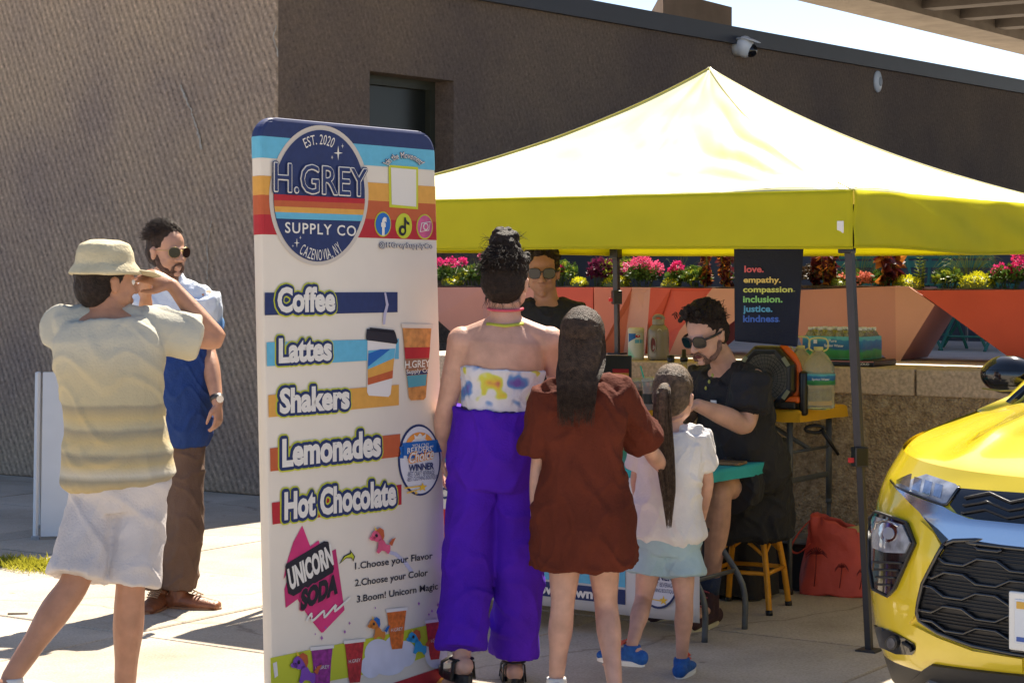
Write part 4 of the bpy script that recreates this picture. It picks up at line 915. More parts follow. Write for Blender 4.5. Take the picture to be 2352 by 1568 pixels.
# --- person in the bucket cap, back turned, hands raised to the face
D = 7.0
J = dict(head=P(248, 648, D), neck=P(240, 712, D-.02), shL=P(148, 754, D+.0), shR=P(335, 752, D+.04), elR=P(497, 780, D+.12), wrR=P(395, 655, D+.13), elL=P(330, 800, D+.42), wrL=P(335, 690, D+.3),
         pelvis=P(275, 1105, D), hipL=P(222, 1125, D), hipR=P(325, 1125, D), knR=P(300, 1345, D-.05), anR=P(285, 1600, D-.02), knL=P(175, 1330, D-.12), anL=P(25, 1555, D-.25))
J['front'] = V((.55, .83, 0)).normalized(); J['look'] = V((.80, .6, .0)); J['toeR'] = J['anR']+V((.15, .15, -.05)); J['toeL'] = J['anL']+V((.06, .09, -.2))
J['handR'] = (V((-.85, .1, .35)), V((.1, .5, -.6)), .35, 1); J['handL'] = (V((.05, -.35, .9)), V((-.5, -.5, .0)), .5, -1)
J['anR'].z = .085
p2 = thing('person', 'person in tan bucket cap, striped khaki tee and pale shorts raising both hands', 'person', (J['pelvis'].x, J['pelvis'].y, 0))
body(p2, J, m_skt, TM, .98, .98, armg=.95, voxel=.0058)
m_st = mat('striped_khaki_tee', (.42, .37, .25), .9, .1, 6, .2, 120); t, b = nodes_of(m_st)
tc = t.nodes.new('ShaderNodeTexCoord'); sp = t.nodes.new('ShaderNodeSeparateXYZ'); t.links.new(tc.outputs['Object'], sp.inputs[0])
nn = t.nodes.new('ShaderNodeTexNoise'); nn.inputs['Scale'].default_value = 5; t.links.new(tc.outputs['Object'], nn.inputs['Vector'])
ma = t.nodes.new('ShaderNodeMath'); ma.operation = 'MULTIPLY_ADD'; ma.inputs[1].default_value = .03; t.links.new(nn.outputs['Fac'], ma.inputs[0]); t.links.new(sp.outputs['Z'], ma.inputs[2])
mp = t.nodes.new('ShaderNodeMapRange'); mp.inputs['From Min'].default_value = .84; mp.inputs['From Max'].default_value = 1.5; t.links.new(ma.outputs[0], mp.inputs['Value'])
k0_, ky, kn_, kw = (.42, .37, .24), (.44, .35, .18), (.27, .24, .17), (.50, .46, .37)
rp = ramp(t, [(0, ky), (.07, kn_), (.10, kw), (.15, ky), (.20, kn_), (.225, k0_), (.28, ky), (.33, kn_), (.35, k0_), (.40, ky), (.46, kn_), (.475, k0_), (.62, (.44, .385, .255)), (.8, (.46, .44, .36))], 'LINEAR'); t.links.new(mp.outputs[0], rp.inputs[0]); t.links.new(rp.outputs[0], b.inputs['Base Color'])
shirt(p2, J, m_st, TM, .98, 1.03, -.02, .72, .024, sr=(.080, .082), amp=.006, f=6)
shorts(p2, J, cloth('pale_grey_shorts', (.52, .48, .47)), .98, .985, .022, amp=.006, g=1.0, cuff=1.06, f=6, top=-.02)
for s_ in 'LR': shoe(p2, J['an'+s_], J['toe'+s_], 1.0, mat('white_canvas', (.65, .63, .6), .8), mat('white_sole', (.7, .7, .68), .7))
r, f, u = frame(J['look']); c = J['head']
hair_cap(p2, c-f*.006-u*.012, r, f, u, 1.0, m_hd, .006, curls=0, seed=5)
q = MB(); ax = (r, f, u); cc = c+u*.055-f*.012
q.lathe(cc, [(.132, -.028), (.118, -.004), (.106, .012), (.101, .05), (.088, .078), (.05, .092), (0, .096)], 32, ax)
ct = fuse(q, 'cap', mat('tan_cap_cloth', (.50, .44, .29), .9, .15, 12, .3, 90), p2, .006, 2, lambda p: .004*noise.noise(p*14))
q = MB(); q.tube([cc+f*.075-u*.012, cc+f*.15-u*.02, cc+f*.195-u*.035], [(.085, .006), (.08, .006), (.05, .005)], 18, side=r, round_=.5); q.build('brim', MATS['tan_cap_cloth'], ct, True)
eyes(p2, c, r, f, u)
ph = MB(); hp = J['wrL']+V((.02, -.06, .12)); 
# --- woman in purple trousers, back turned
D = 7.66
J = dict(head=P(1163, 648, D), neck=P(1160, 735, D-.01), shL=P(1062, 785, D-.02), shR=P(1262, 785, D-.02), elL=P(1027, 925, D+.02), wrL=P(1012, 1040, D+.12), elR=P(1300, 925, D+.10), wrR=P(1262, 1040, D+.22),
         pelvis=P(1140, 1055, D), hipL=P(1090, 1075, D), hipR=P(1190, 1075, D), knR=P(1192, 1300, D-.02), anR=P(1180, 1525, D+.06), knL=P(1078, 1290, D-.04), anL=P(1060, 1505, D-.16))
J['front'] = V((.05, 1, 0)).normalized(); J['look'] = V((.25, .95, 0)); J['toeR'] = J['anR']+V((-.02, .2, -.05)); J['toeL'] = J['anL']+V((-.05, .12, -.25)); J['anR'].z = .095
J['handL'] = (V((-.02, .2, -1)), V((.9, .1, 0)), .4, 1); J['handR'] = (V((-.05, .35, -.9)), V((-.9, .1, 0)), .4, -1)
p3 = thing('person', 'woman with dark upswept hair, bare back, colourful tube top and purple wide trousers', 'person', (J['pelvis'].x, J['pelvis'].y, 0))
body(p3, J, m_skp, TF, 1.03, 1.06, armg=1.02, voxel=.0058)
m_tt = mat('painterly_top', (.7, .66, .68), .8, 0, 1, .2, 90); t, b = nodes_of(m_tt); tc = t.nodes.new('ShaderNodeTexCoord')
nn = t.nodes.new('ShaderNodeTexNoise'); nn.inputs['Scale'].default_value = 9; nn.inputs['Detail'].default_value = 2; t.links.new(tc.outputs['Object'], nn.inputs['Vector'])
rp = ramp(t, [(.3, (.15, .08, .35)), (.38, (.1, .25, .55)), (.43, (.68, .66, .72)), (.54, (.70, .67, .68)), (.58, (.62, .62, .08)), (.64, (.7, .45, .05)), (.70, (.5, .08, .12))]); t.links.new(nn.outputs['Fac'], rp.inputs[0]); t.links.new(rp.outputs[0], b.inputs['Base Color'])
q = MB(); a, b2 = J['pelvis'], J['neck']; pts = []; rr = []
for i in range(9):
    t_ = lerp(.36, .66, i/8); pts.append(lerp(a, b2, t_)); rr.append((interp(t_, [(x[0], x[1]) for x in TF])*1.09+.013, interp(t_, [(x[0], x[2]) for x in TF])*1.09+.013))
q.tube(pts, rr, 28, side=V((1, 0, 0)), sq=2.2); fuse(q, 'tube_top', m_tt, p3, .0065, 2, fold(.004, 9, 1))
q = MB(); q.tube([lerp(a, b2, .30), lerp(a, b2, .38)], [(.148, .112), (.150, .112)], 28, side=V((1, 0, 0)), sq=2.2)
m_bt = mat('patterned_band', (.5, .3, .05), .8); t, b = nodes_of(m_bt); tc = t.nodes.new('ShaderNodeTexCoord'); vv = t.nodes.new('ShaderNodeTexVoronoi'); vv.inputs['Scale'].default_value = 16; t.links.new(tc.outputs['Object'], vv.inputs['Vector'])
rp = ramp(t, [(.2, (.04, .02, .1)), (.45, (.55, .33, .04)), (.6, (.3, .03, .1)), (.8, (.35, .3, .3))], 'CONSTANT'); sx = t.nodes.new('ShaderNodeSeparateColor'); t.links.new(vv.outputs['Color'], sx.inputs[0]); t.links.new(sx.outputs[0], rp.inputs[0]); t.links.new(rp.outputs[0], b.inputs['Base Color'])
fuse(q, 'waist_band', m_bt, p3, .0065, 2)
shorts(p3, J, cloth('purple_trousers', (.075, .010, .42), spec=.25), 1.03, 1.93, .008, 'trousers', g=1.03, top=.36, cuff=.082, amp=.008, f=6, rt=(.172, .128))
r, f, u = frame(J['look']); c = J['head']
def ex(q, at):
    rn = random.Random(9); q.ell(at(0, -.03, .15), (.05, .052, .045), (r, f, u))
    for i in range(34):
        a_ = rn.uniform(0, 2*pi); e = rn.uniform(-.3, 1.4); q.ell(at(.047*cos(a_)*cos(e), -.03+.05*sin(a_)*cos(e), .15+.045*sin(e)), (.014,)*3)
hair_cap(p3, c, r, f, u, 1.04, m_hd, .018, curls=60, seed=6, extra=ex, cr=(.010, .018))
rn = random.Random(2); pp = []
for i in range(26):
    a_ = rn.uniform(0, 2*pi); x, y = .045*cos(a_), -.03+.05*sin(a_); p0 = c+r*x+f*y+u*.16; d_ = (r*cos(a_)+f*sin(a_)*.7+u*rn.uniform(-.3, 1)).normalized(); pp.append([p0, p0+d_*.03, p0+d_*.055+u*rn.uniform(-.03, .01)])
for i in range(50):
    a_ = rn.uniform(-.9, .9); p0 = c-f*.07*cos(a_)+r*.09*sin(a_)-u*.05; pp.append([p0, p0-u*.02-f*.012, p0-u*rn.uniform(.03, .06)+r*rn.uniform(-.02, .02)])
strands(p3, 'loose_strands', m_hd, pp, .0011)
crop(p3, c, r, f, u, 1.06, m_hd, 700, 8, (.04, .06), -.4, .06, 'hair_strands', .0012)
q = MB(); nk = lerp(J['neck'], c, .30); q.tube([nk+V((.066*cos(i/16*2*pi), .062*sin(i/16*2*pi)-.005, .006*sin(i/16*2*pi))) for i in range(18)], [.006]*18, 6, cap=False); q.build('necklace', mat('coral_beads', (.6, .07, .12), .4), p3, True)
q = MB(); q.tube([J['neck']+V((.07, -.05, -.012)), J['neck']+V((.0, -.075, -.02)), J['neck']+V((-.07, -.05, -.012))], [(.008, .004)]*3, 8); q.build('halter_strap', mat('lime_strap', (.5, .5, .05), .7), p3, True)
eyes(p3, c, r, f, u)
def sandal(root, an, toe, k):
    d = (toe-an); d.z = 0; d.normalize(); s = d.cross(UP); b = an-UP*.085; q = MB(); prof = [b+d*(.065+.135*cos(2*pi*i/20))+s*(.046*sin(2*pi*i/20)) for i in range(20)]
    q.prism([p-UP*.012 for p in prof], UP*.034); o = q.build('sandal', m_bk, root, bevel=.005)
    for w0, hh in ((.10, .068), (-.015, .09)):
        q = MB(); q.tube([b+d*w0+s*.045, b+d*w0+s*.04+UP*hh*.7, b+d*w0+UP*hh, b+d*w0-s*.04+UP*hh*.7, b+d*w0-s*.045], [(.016, .004)]*5, 8, side=d); q.build('strap', mat('black_leather', (.015, .013, .013), .5), o, True)
    q = MB(); q.tube([an+V((.038*cos(i/14*2*pi), .038*sin(i/14*2*pi), -.01)) for i in range(16)], [(.004, .012)]*16, 6, side=UP, cap=False); q.build('strap', MATS['black_leather'], o, True)
for s_ in 'LR': sandal(p3, J['an'+s_], J['toe'+s_], 1.)
# --- teenage girl in brown tee dress
D = 7.35
J = dict(head=P(1340, 792, D), neck=P(1337, 868, D-.01), shL=P(1262, 912, D), shR=P(1415, 905, D), elL=P(1238, 1060, D+.03), wrL=P(1232, 1205, D+.02), elR=P(1490, 1030, D+.14), wrR=P(1530, 1085, D+.36),
         pelvis=P(1340, 1175, D), hipL=P(1303, 1190, D), hipR=P(1380, 1190, D), knL=P(1292, 1390, D-.02), anL=P(1278, 1585, D+.04), knR=P(1392, 1385, D+.06), anR=P(1412, 1585, D-.1))
J['front'] = V((.12, 1, 0)).normalized(); J['look'] = V((.2, 1, -.05)); J['toeL'] = J['anL']+V((0, .2, -.03)); J['toeR'] = J['anR']+V((.05, .2, -.03)); J['anL'].z = .09; J['anR'].z = .09; J['hk'] = .96
J['handL'] = (V((.06, .05, -1)), V((.9, .1, 0)), .5, 1); J['handR'] = (V((.3, .7, -.4)), V((0, 0, -1)), .5, -1)
p4 = thing('person', 'girl with long dark hair in an oversized rust brown tee, bare legs, back turned', 'person', (J['pelvis'].x, J['pelvis'].y, 0))
body(p4, J, m_skp, TF, .85, .95, armg=.95, legg=.98, voxel=.0058)
m_br = mat('rust_brown_tee', (.105, .022, .011), .9, .22, 6, .25, 110, spec=.2)
shirt(p4, J, m_br, TF, .85, 1.12, -.40, .86, .018, sr=(.088, .092), amp=.009, f=7, name='tee_dress', hem_flare=.02)
r, f, u = frame(J['look']); c = J['head']
def ex(q, at):
    q.tube([at(0, -.06, .03), at(0, -.095, -.06), at(0.0, -.125, -.13), at(0, -.145, -.19), at(.004, -.15, -.235)], [(.078, .05), (.078, .042), (.066, .028), (.045, .016), (.018, .007)], 20, side=r, round_=.6)
hair_cap(p4, c, r, f, u, .98, m_hb, .016, curls=0, seed=8, extra=ex, amp=.003, fr=22)
rn = random.Random(12); pp = []
for i in range(620):
    a_ = rn.uniform(-1.5, 1.5); x0, y0 = .088*sin(a_), -.02-.098*cos(a_); z0 = rn.uniform(.0, .11); e = sqrt(max(.05, 1-(z0/.13)**2))
    p0 = c+r*x0*e+f*(y0*e)+u*z0; x1 = x0*.95; pp.append([p0, c+r*x0*1.0+f*(y0*1.10)-u*.05, c+r*(x1*.92)+f*(-.125-.032*cos(a_))-u*.14, c+r*(x1*.6+rn.uniform(-.02, .02))+f*(-.150-.022*cos(a_))-u*rn.uniform(.19, .30)])
strands(p4, 'hair_strands', m_hb, pp, .0016)
eyes(p4, c, r, f, u)
for s_ in 'LR': shoe(p4, J['an'+s_], J['toe'+s_], .9, mat('white_canvas', (0, 0, 0)), mat('white_sole', (0, 0, 0)))
# --- small girl in white tee and pale blue shorts
D = 7.8
J = dict(head=P(1548, 912, D), neck=P(1543, 978, D), shL=P(1482, 1010, D), shR=P(1602, 1005, D), elL=P(1462, 1100, D+.05), wrL=P(1478, 1180, D+.16), elR=P(1625, 1100, D+.04), wrR=P(1612, 1190, D+.14),
         pelvis=P(1530, 1228, D), hipL=P(1500, 1240, D), hipR=P(1562, 1240, D), knR=P(1572, 1385, D-.02), anR=P(1566, 1522, D+.04), knL=P(1478, 1375, D+.0), anL=P(1452, 1480, D-.28))
J['front'] = V((.2, 1, 0)).normalized(); J['look'] = V((.35, .95, -.1)); J['toeR'] = J['anR']+V((.05, .16, -.03)); J['toeL'] = J['anL']+V((-.10, .08, -.14)); J['hk'] = .92; J['anR'].z = .075
J['handL'] = (V((.05, .2, -1)), V((.9, .1, 0)), .4, 1); J['handR'] = (V((-.05, .2, -1)), V((-.9, .1, 0)), .4, -1)
p5 = thing('person', 'small girl with a long ponytail, white tee, pale blue shorts and bright blue trainers', 'person', (J['pelvis'].x, J['pelvis'].y, 0))
body(p5, J, m_skp, TF, .70, .98, armg=.95, legg=.95, voxel=.0052)
shirt(p5, J, cloth('white_tee', (.72, .69, .68)), TF, .70, 1.16, -.06, .72, .014, sr=(.078, .08), amp=.006, f=9, voxel=.0065)
shorts(p5, J, cloth('pale_blue_shorts', (.36, .50, .56)), .70, .55, .02, g=1.12, amp=.005, cuff=1.15, voxel=.0065)
for s_ in 'LR': shoe(p5, J['an'+s_], J['toe'+s_], .80, mat('royal_blue_mesh', (.01, .09, .34), .8, .2, 60, .3, 200), mat('white_sole', (0, 0, 0)), laces=mat('orange_lace', (.7, .12, .06), .7))
r, f, u = frame(J['look']); c = J['head']
hair_cap(p5, c, r, f, u, .94, m_hl, .010, curls=0, seed=3, amp=.002)
q = MB(); q.ell(c-f*.105+u*.035, (.016, .016, .016)); q.build('hair_tie', mat('blue_hair_tie', (.03, .1, .4), .7), p5, True)
rn = random.Random(4); pp = []
q = MB(); base = c-f*.105+u*.035
pt = [base, base-f*.05-u*.02, base-f*.055-u*.12, base-f*.045-u*.26+r*.012, base-f*.05-u*.40+r*.03, base-f*.05-u*.50+r*.036]
q.tube(catmull(pt, 4), [.011, .016, .021, .025, .028, .029, .030, .029, .028, .026, .024, .022, .019, .017, .014, .011, .009, .007, .005, .004, .002], 14)
fuse(q, 'ponytail', m_hl, p5, .005, 1, lambda p: .003*noise.noise(V((p.x*60, p.y*60, p.z*12))))
for i in range(240):
    dx = V((rn.uniform(-1, 1), rn.uniform(-1, 1), 0)); pp.append([p_+dx*w__-UP*(rn.uniform(-.05, .04) if i_ == 5 else 0) for i_, (p_, w__) in enumerate(zip(pt, (.010, .026, .034, .034, .026, .010)))])
for i in range(70):
    a_ = rn.uniform(-1.3, 1.3); e = rn.uniform(-.2, 1.1); p0 = c+r*.086*sin(a_)*cos(e)+f*(.06*cos(a_)*cos(e)-.03)+u*(.045+.09*sin(e)); pp.append([p0, lerp(p0, base, .5)+(lerp(p0, base, .5)-c-u*.03).normalized()*.03, base])
strands(p5, 'hair_strands', m_hl, pp, .0015)
eyes(p5, c, r, f, u, .92)
# --- seated vendor in black, writing
D = 9.0
J = dict(head=P(1622, 768, D-.06), neck=P(1672, 845, D+.05), shL=P(1622, 872, D+.28), shR=P(1728, 878, D-.10), elR=P(1712, 975, D-.16), wrR=P(1602, 930, D-.30), elL=P(1568, 968, D+.30), wrL=P(1545, 915, D-.02),
         pelvis=P(1722, 1085, D+.25), hipL=P(1690, 1095, D+.36), hipR=P(1735, 1100, D+.18), knR=P(1658, 1125, D-.10), anR=P(1628, 1325, D-.02), knL=P(1600, 1120, D+.2), anL=P(1560, 1325, D+.2))
J['front'] = V((-.78, -.62, 0)).normalized(); J['look'] = V((-.62, -.66, -.36)); J['toeR'] = J['anR']+V((-.12, -.2, -.05)); J['toeL'] = J['anL']+V((-.16, -.14, -.05)); J['headup'] = V((-.15, -.1, 1)); J['anR'].z = .13; J['anL'].z = .12
J['handR'] = (V((-.8, -.1, .05)), V((-.2, .2, -1)), .55, 1); J['handL'] = (V((.1, -.9, .0)), V((0, 0, -1)), .5, -1)
p6 = thing('person', 'seated man with curly dark hair, black sunglasses, black tee and shorts, at the teal table', 'person', (J['pelvis'].x, J['pelvis'].y, 0))
body(p6, J, m_skb, TM, 1.02, 1.12, armg=1.12, belly=.05, voxel=.0060)
m_blk = cloth('black_cotton', (.014, .014, .017), var=.2)
s6 = shirt(p6, J, m_blk, TM, 1.02, 1.14, -.06, .66, .02, sr=(.092, .092), belly=.05, amp=.010, f=7)
shorts(p6, J, m_blk, 1.02, .80, .03, amp=.008, g=1.08, top=.1)
q = MB(); ap_ = J['pelvis']; q.tube([V((ap_.x-.03, ap_.y, .80)), V((ap_.x-.02, ap_.y+.02, .62)), V((ap_.x-.0, ap_.y+.03, .36))], [(.20, .17), (.215, .19), (.20, .17)], 24, side=V((1, 0, 0)), sq=2.3); fuse(q, 'apron', m_blk, p6, .009, 2, fold(.012, 7, 2))
for s_ in 'LR':
    q = MB(); a, b2 = J['kn'+s_], J['an'+s_]; q.tube([lerp(a, b2, .80), b2], [.046, .044], 16); q.build('sock', cloth('navy_sock', (.02, .035, .08)), p6, True)
    shoe(p6, J['an'+s_]-UP*.03, J['toe'+s_], 1.12, mat('maroon_canvas', (.045, .018, .022), .85, .2, 40, .2, 150), mat('cream_sole', (.58, .52, .34), .7), hi=.07, laces=mat('red_lace', (.35, .08, .1), .8))
r, f, u = frame(J['look'], J['headup']); c = J['head']
def ex(q, at):
    rn = random.Random(31)
    for i in range(120):
        x = rn.uniform(-.075, .075); y = rn.uniform(-.07, .085); z = .105+.028*(1-(x/.08)**2)-.25*max(0, -y)**1.3+rn.uniform(-.02, .018)
        q.ell(at(x, y, z), (rn.uniform(.008, .015),)*3, (r, f, u), 7, 5)
hair_cap(p6, c, r, f, u, 1.02, m_hd, .010, curls=40, seed=16, extra=ex, cr=(.009, .015), top=.015)
rn = random.Random(5); pp = []
for i in range(90):
    x = rn.uniform(-.08, .08); y = rn.uniform(-.08, .09); p0 = c+r*x+f*y+u*.112; t_ = rn.uniform(0, 6.3); pp.append([p0, p0+V((cos(t_)*.012, sin(t_)*.012, .018)), p0+V((cos(t_)*.022, sin(t_)*.022, .022)), p0+V((cos(t_+1)*.026, sin(t_+1)*.026, .012))])
strands(p6, 'curls', m_hd, pp, .0018)
crop(p6, c, r, f, u, 1.02, m_hd, 420, 6, (.012, .024), -.3, .5, curl=.01)
shades(p6, c, r, f, u, 1.04); eyes(p6, c, r, f, u)
beard(p6, c, r, f, u, 1.02, hairmat('stubble', (.20, .115, .085), 0))
q = MB(); q.ell(c+f*.092-u*.069, (.019, .008, .009), (r, f, u)); q.build('open_mouth', mat('mouth_dark', (.12, .02, .02), .5), p6, True)
q = MB(); q.tube([J['wrR']+V((-.10, -.03, -.0)), J['wrR']+V((-.05, .02, .07))], [.004, .004], 8, round_=.8)
pen = q.build('pen', m_wp); tag(pen, 'thin white pen held in the right hand of the seated man', 'pen')
q = MB(); pc = lerp(J['pelvis'], J['neck'], .70)+J['front']*.175; sx_ = (J['shR']-J['shL']).normalized(); q.box(pc+sx_*.06, (.05, .004, .016), (sx_, J['front'], UP)); q.build('name_tag', m_wp, p6)
for dx_, dz_ in ((.02, .09), (.05, .12), (-.01, .06)): q = MB(); q.ell(pc+sx_*dx_+UP*dz_, (.006, .004, .009)); q.build('pin', mat('lime_pin', (.4, .42, .08), .5), p6, True)
# --- vendor standing behind the stall, face partly under the valance
D = 9.75
J = dict(head=P(1246, 625, D), neck=P(1255, 690, D), shL=P(1190, 728, D), shR=P(1328, 728, D), elL=P(1175, 850, D-.02), wrL=P(1215, 930, D-.22), elR=P(1345, 850, D-.02), wrR=P(1300, 930, D-.24),
         pelvis=P(1262, 1010, D), hipL=P(1220, 1030, D), hipR=P(1300, 1030, D), knL=P(1222, 1200, D), anL=P(1222, 1335, D), knR=P(1300, 1200, D), anR=P(1300, 1335, D))
J['front'] = V((-.2, -1, 0)).normalized(); J['look'] = V((-.05, -1, -.1)); J['toeR'] = J['anR']+V((0, -.2, -.05)); J['toeL'] = J['anL']+V((0, -.2, -.05)); J['anR'].z = .09; J['anL'].z = .09
J['handL'] = (V((.5, -.7, .1)), V((0, 0, -1)), .5, -1); J['handR'] = (V((-.5, -.7, .1)), V((0, 0, -1)), .5, 1)
p7 = thing('person', 'vendor in black tee and glasses standing behind the stall with face under the canopy edge', 'person', (J['pelvis'].x, J['pelvis'].y, 0))
body(p7, J, m_skt, TM, 1., .98, voxel=.0065)
shirt(p7, J, m_blk, TM, 1., 1.0, -.05, .6, .016, amp=.006)
shorts(p7, J, cloth('dark_trousers', (.03, .03, .04)), 1., 1.95, .012, 'trousers', cuff=.07)
for s_ in 'LR': shoe(p7, J['an'+s_], J['toe'+s_], 1.05, m_bk, mat('white_sole', (0, 0, 0)))
r, f, u = frame(J['look']); c = J['head']
hair_cap(p7, c, r, f, u, 1., m_hd, .012, curls=30, seed=11); shades(p7, c, r, f, u, 1., m=mat('clear_dark_lens', (.02, .02, .025), .1)); eyes(p7, c, r, f, u)
# ------------------------------------------------------------------ yellow car, nose towards the camera
CO = V((1.722, 6.2, 0)); CU = V((.766, -.643, 0)).normalized(); CW = V((.643, .766, 0)).normalized()
def K(u, w_, h): return CO+CU*u+CW*w_+UP*h
WF = [(.20, .10), (.27, .045), (.36, .02), (.50, .0), (.66, .01), (.78, .035), (.86, .07), (.93, .14)]
HW = [(.20, .86), (.30, .885), (.45, .90), (.70, .90), (.82, .885), (.93, .845)]
AF, NF = .55, 2.7
def outline(th, h):
    """th 0 centre -> 1 where the flank starts"""
    U = interp(h, HW); wf = interp(h, WF); a = th*pi/2
    return U*sin(a)**(2/NF), wf+AF*(1-cos(a)**(2/NF))
def inside(u, w_, h):
    U = interp(h, HW); wf = interp(h, WF)
    return (abs(u)/U)**NF+(max(0, wf+AF-w_)/AF)**NF-1
def car_hit(x, y):
    r_ = ray(x, y); d = 5.4; prev = None
    while d < 9:
        p = V((0, 0, CH))+r_*d; q = p-CO; h = min(.93, max(.2, p.z)); f_ = inside(q.dot(CU), q.dot(CW), h)
        if f_ < 0:
            lo, hi = d-.02, d
            for _ in range(12):
                m_ = (lo+hi)/2; p = V((0, 0, CH))+r_*m_; q = p-CO
                if inside(q.dot(CU), q.dot(CW), min(.93, max(.2, p.z))) < 0: hi = m_
                else: lo = m_
            return (q.dot(CU), q.dot(CW), p.z)
        d += .02
    p = V((0, 0, CH))+r_*7.2; q = p-CO; return (q.dot(CU), q.dot(CW), p.z)
def knorm(u, w_, h):
    U = interp(h, HW); wf = interp(h, WF); e = .01
    gu = NF*(abs(u)/U)**(NF-1)/U*(1 if u > 0 else -1); gw = -NF*(max(0, wf+AF-w_)/AF)**(NF-1)/AF
    gh = (inside(u, w_, h+e)-inside(u, w_, h-e))/(2*e)
    n_ = CU*gu+CW*gw+UP*gh; return n_.normalized()
m_yel = mat('yellow_car_paint', (.74, .56, .018), .22, 0, 1, 0, 1, coat=1., spec=.6)
t, b = nodes_of(m_yel); b.inputs['Metallic'].default_value = .1
m_gl = mat('gloss_black_trim', (.008, .009, .012), .12, coat=.6); m_mb = mat('grained_black_plastic', (.018, .018, .02), .5, 0, 1, .2, 300)
m_chr = mat('chrome_bar', (.55, .60, .68), .16, metal=1.); m_lens = mat('lamp_glass', (.25, .27, .32), .04, .5, 22, coat=1., spec=1.)
m_slv = mat('lamp_reflector', (.55, .56, .6), .12, .3, 30, metal=1.)
m_win = mat('car_glass', (.02, .03, .035), .03, spec=1., coat=.5); m_rub = mat('tyre_rubber', (.018, .018, .018), .8, .2, 20, .3, 60)
car = thing('parked_car', 'glossy yellow compact car nosed in beside the canopy pole, black honeycomb grille', 'car', tuple(CO))
CL = 4.35
def hoodz(w_): return interp(w_, [(0, .90), (.12, .925), (.3, .958), (.6, 1.005), (.9, 1.045), (1.25, 1.085)])
# body shell: nose and flanks
def shell(i, j, side):
    h = lerp(.20, .93, j)
    if i < .5: u, w_ = outline(i*2, h)
    else:
        U = interp(h, HW); t_ = (i-.5)*2; w_ = interp(h, WF)+AF+(CL-.45-AF)*t_; u = U
    up = 0
    if w_ > .14: up = (hoodz(w_)-.93)*max(0, (j-.6)/.4) if w_ < 1.25 else (1.085-.93+.0*(w_-1.25))*max(0, (j-.6)/.4)
    return K(u*side, w_, h+up)
WC, WR_, AR = .92, .335, .385
for side in (-1, 1):
    q = MB(); nu, nv = 110, 44; ok = []
    vs = [shell(i/nu, j/nv, side) for j in range(nv+1) for i in range(nu+1)]
    fs = []
    for j in range(nv):
        for i in range(nu):
            ids = (j*(nu+1)+i, j*(nu+1)+i+1, (j+1)*(nu+1)+i+1, (j+1)*(nu+1)+i); c = sum((vs[k] for k in ids), V((0, 0, 0)))/4-CO; w_ = c.dot(CW); h = c.z
            if i/nu > .36 and any((w_-cw)**2+(h-.335)**2 < AR**2 for cw in (WC, WC+2.6)): continue
            fs.append(ids)
    q.add(vs, fs); o = q.build('body_side', m_yel, car, auto=.7)
    # arch liner and lip
    for cw in (WC, WC+2.6):
        q = MB(); pts = []
        for k in range(23):
            a = -.35+(pi+.7)*k/22; pts.append(K(.895*side, cw+cos(a)*(AR+.012), .335+sin(a)*(AR+.012)))
        pts = [p for p in pts if p.z > .2]; q.tube(pts, [(.016, .04)]*len(pts), 8, side=CU); q.build('arch_lip', m_mb, car, True)
        q = MB(); q.tube([K(.60*side, cw, .335), K(.62*side, cw, .335)], [.40, .40], 30); q.build('arch_liner', m_bk, car)
        wh = MB(); 
        def wprof(r_, x_): return (r_, x_)
        axw = (CW, UP, CU*side)
        wh.lathe(K(.66*side, cw, .335), [(.2, .0), (.315, .005), (.335, .03), (.335, .19), (.315, .215), (.235, .222), (.225, .2), (.0, .2)], 40, axw); tw = wh.build('wheel', m_rub, car, auto=.6)
        rm = MB()
        for k in range(10):
            a = 2*pi*k/10; dr = CW*cos(a)+UP*sin(a); rm.tube([K(.66*side, cw, .335)+CU*side*.212+dr*.04, K(.66*side, cw, .335)+CU*side*.205+dr*.225], [.018, .012], 6)
        rm.lathe(K(.66*side, cw, .335), [(.23, .19), (.235, .218), (.218, .218), (.214, .195)], 36, axw); rm.lathe(K(.66*side, cw, .335)+CU*side*.2, [(.055, .0), (.05, .02), (0, .022)], 20, axw); rm.build('rim', m_slv, tw, auto=.6)
# hood
def hood(i, j):
    s_ = -1+2*i; th = abs(s_); w0 = None
    u0, wl_ = outline(min(1, th*.97), .93)
    uu = (1 if s_ > 0 else -1)*u0
    wb = 1.25-.10*(uu/.85)**2 if True else 1.25
    wb = 1.22
    w_ = lerp(wl_, max(wl_+.02, wb), j); un = uu*lerp(1, .93 if abs(uu) > .5 else 1, j)
    cr = .048*(1-(abs(un)/.86)**2.2)*min(1, (w_-wl_)/.35); 
    rg = .016*math.exp(-((abs(un)-(.50+.05*j))/.045)**2)*min(1, j*3)-.012*math.exp(-((abs(un)-(.60+.05*j))/.07)**2)*min(1, j*3)
    z = hoodz(w_)+cr+rg; lip = math.exp(-j*26)*.022
    return K(un, w_-lip*.2, z-lip)
q = MB(); q.grid(hood, 90, 40); q.build('hood', m_yel, car, auto=.9)
q = MB(); q.grid(lambda i, j: hood(i, 0)+UP*(-.028*j)+CW*.014*j, 90, 2); q.build('hood_edge', m_yel, car, True)
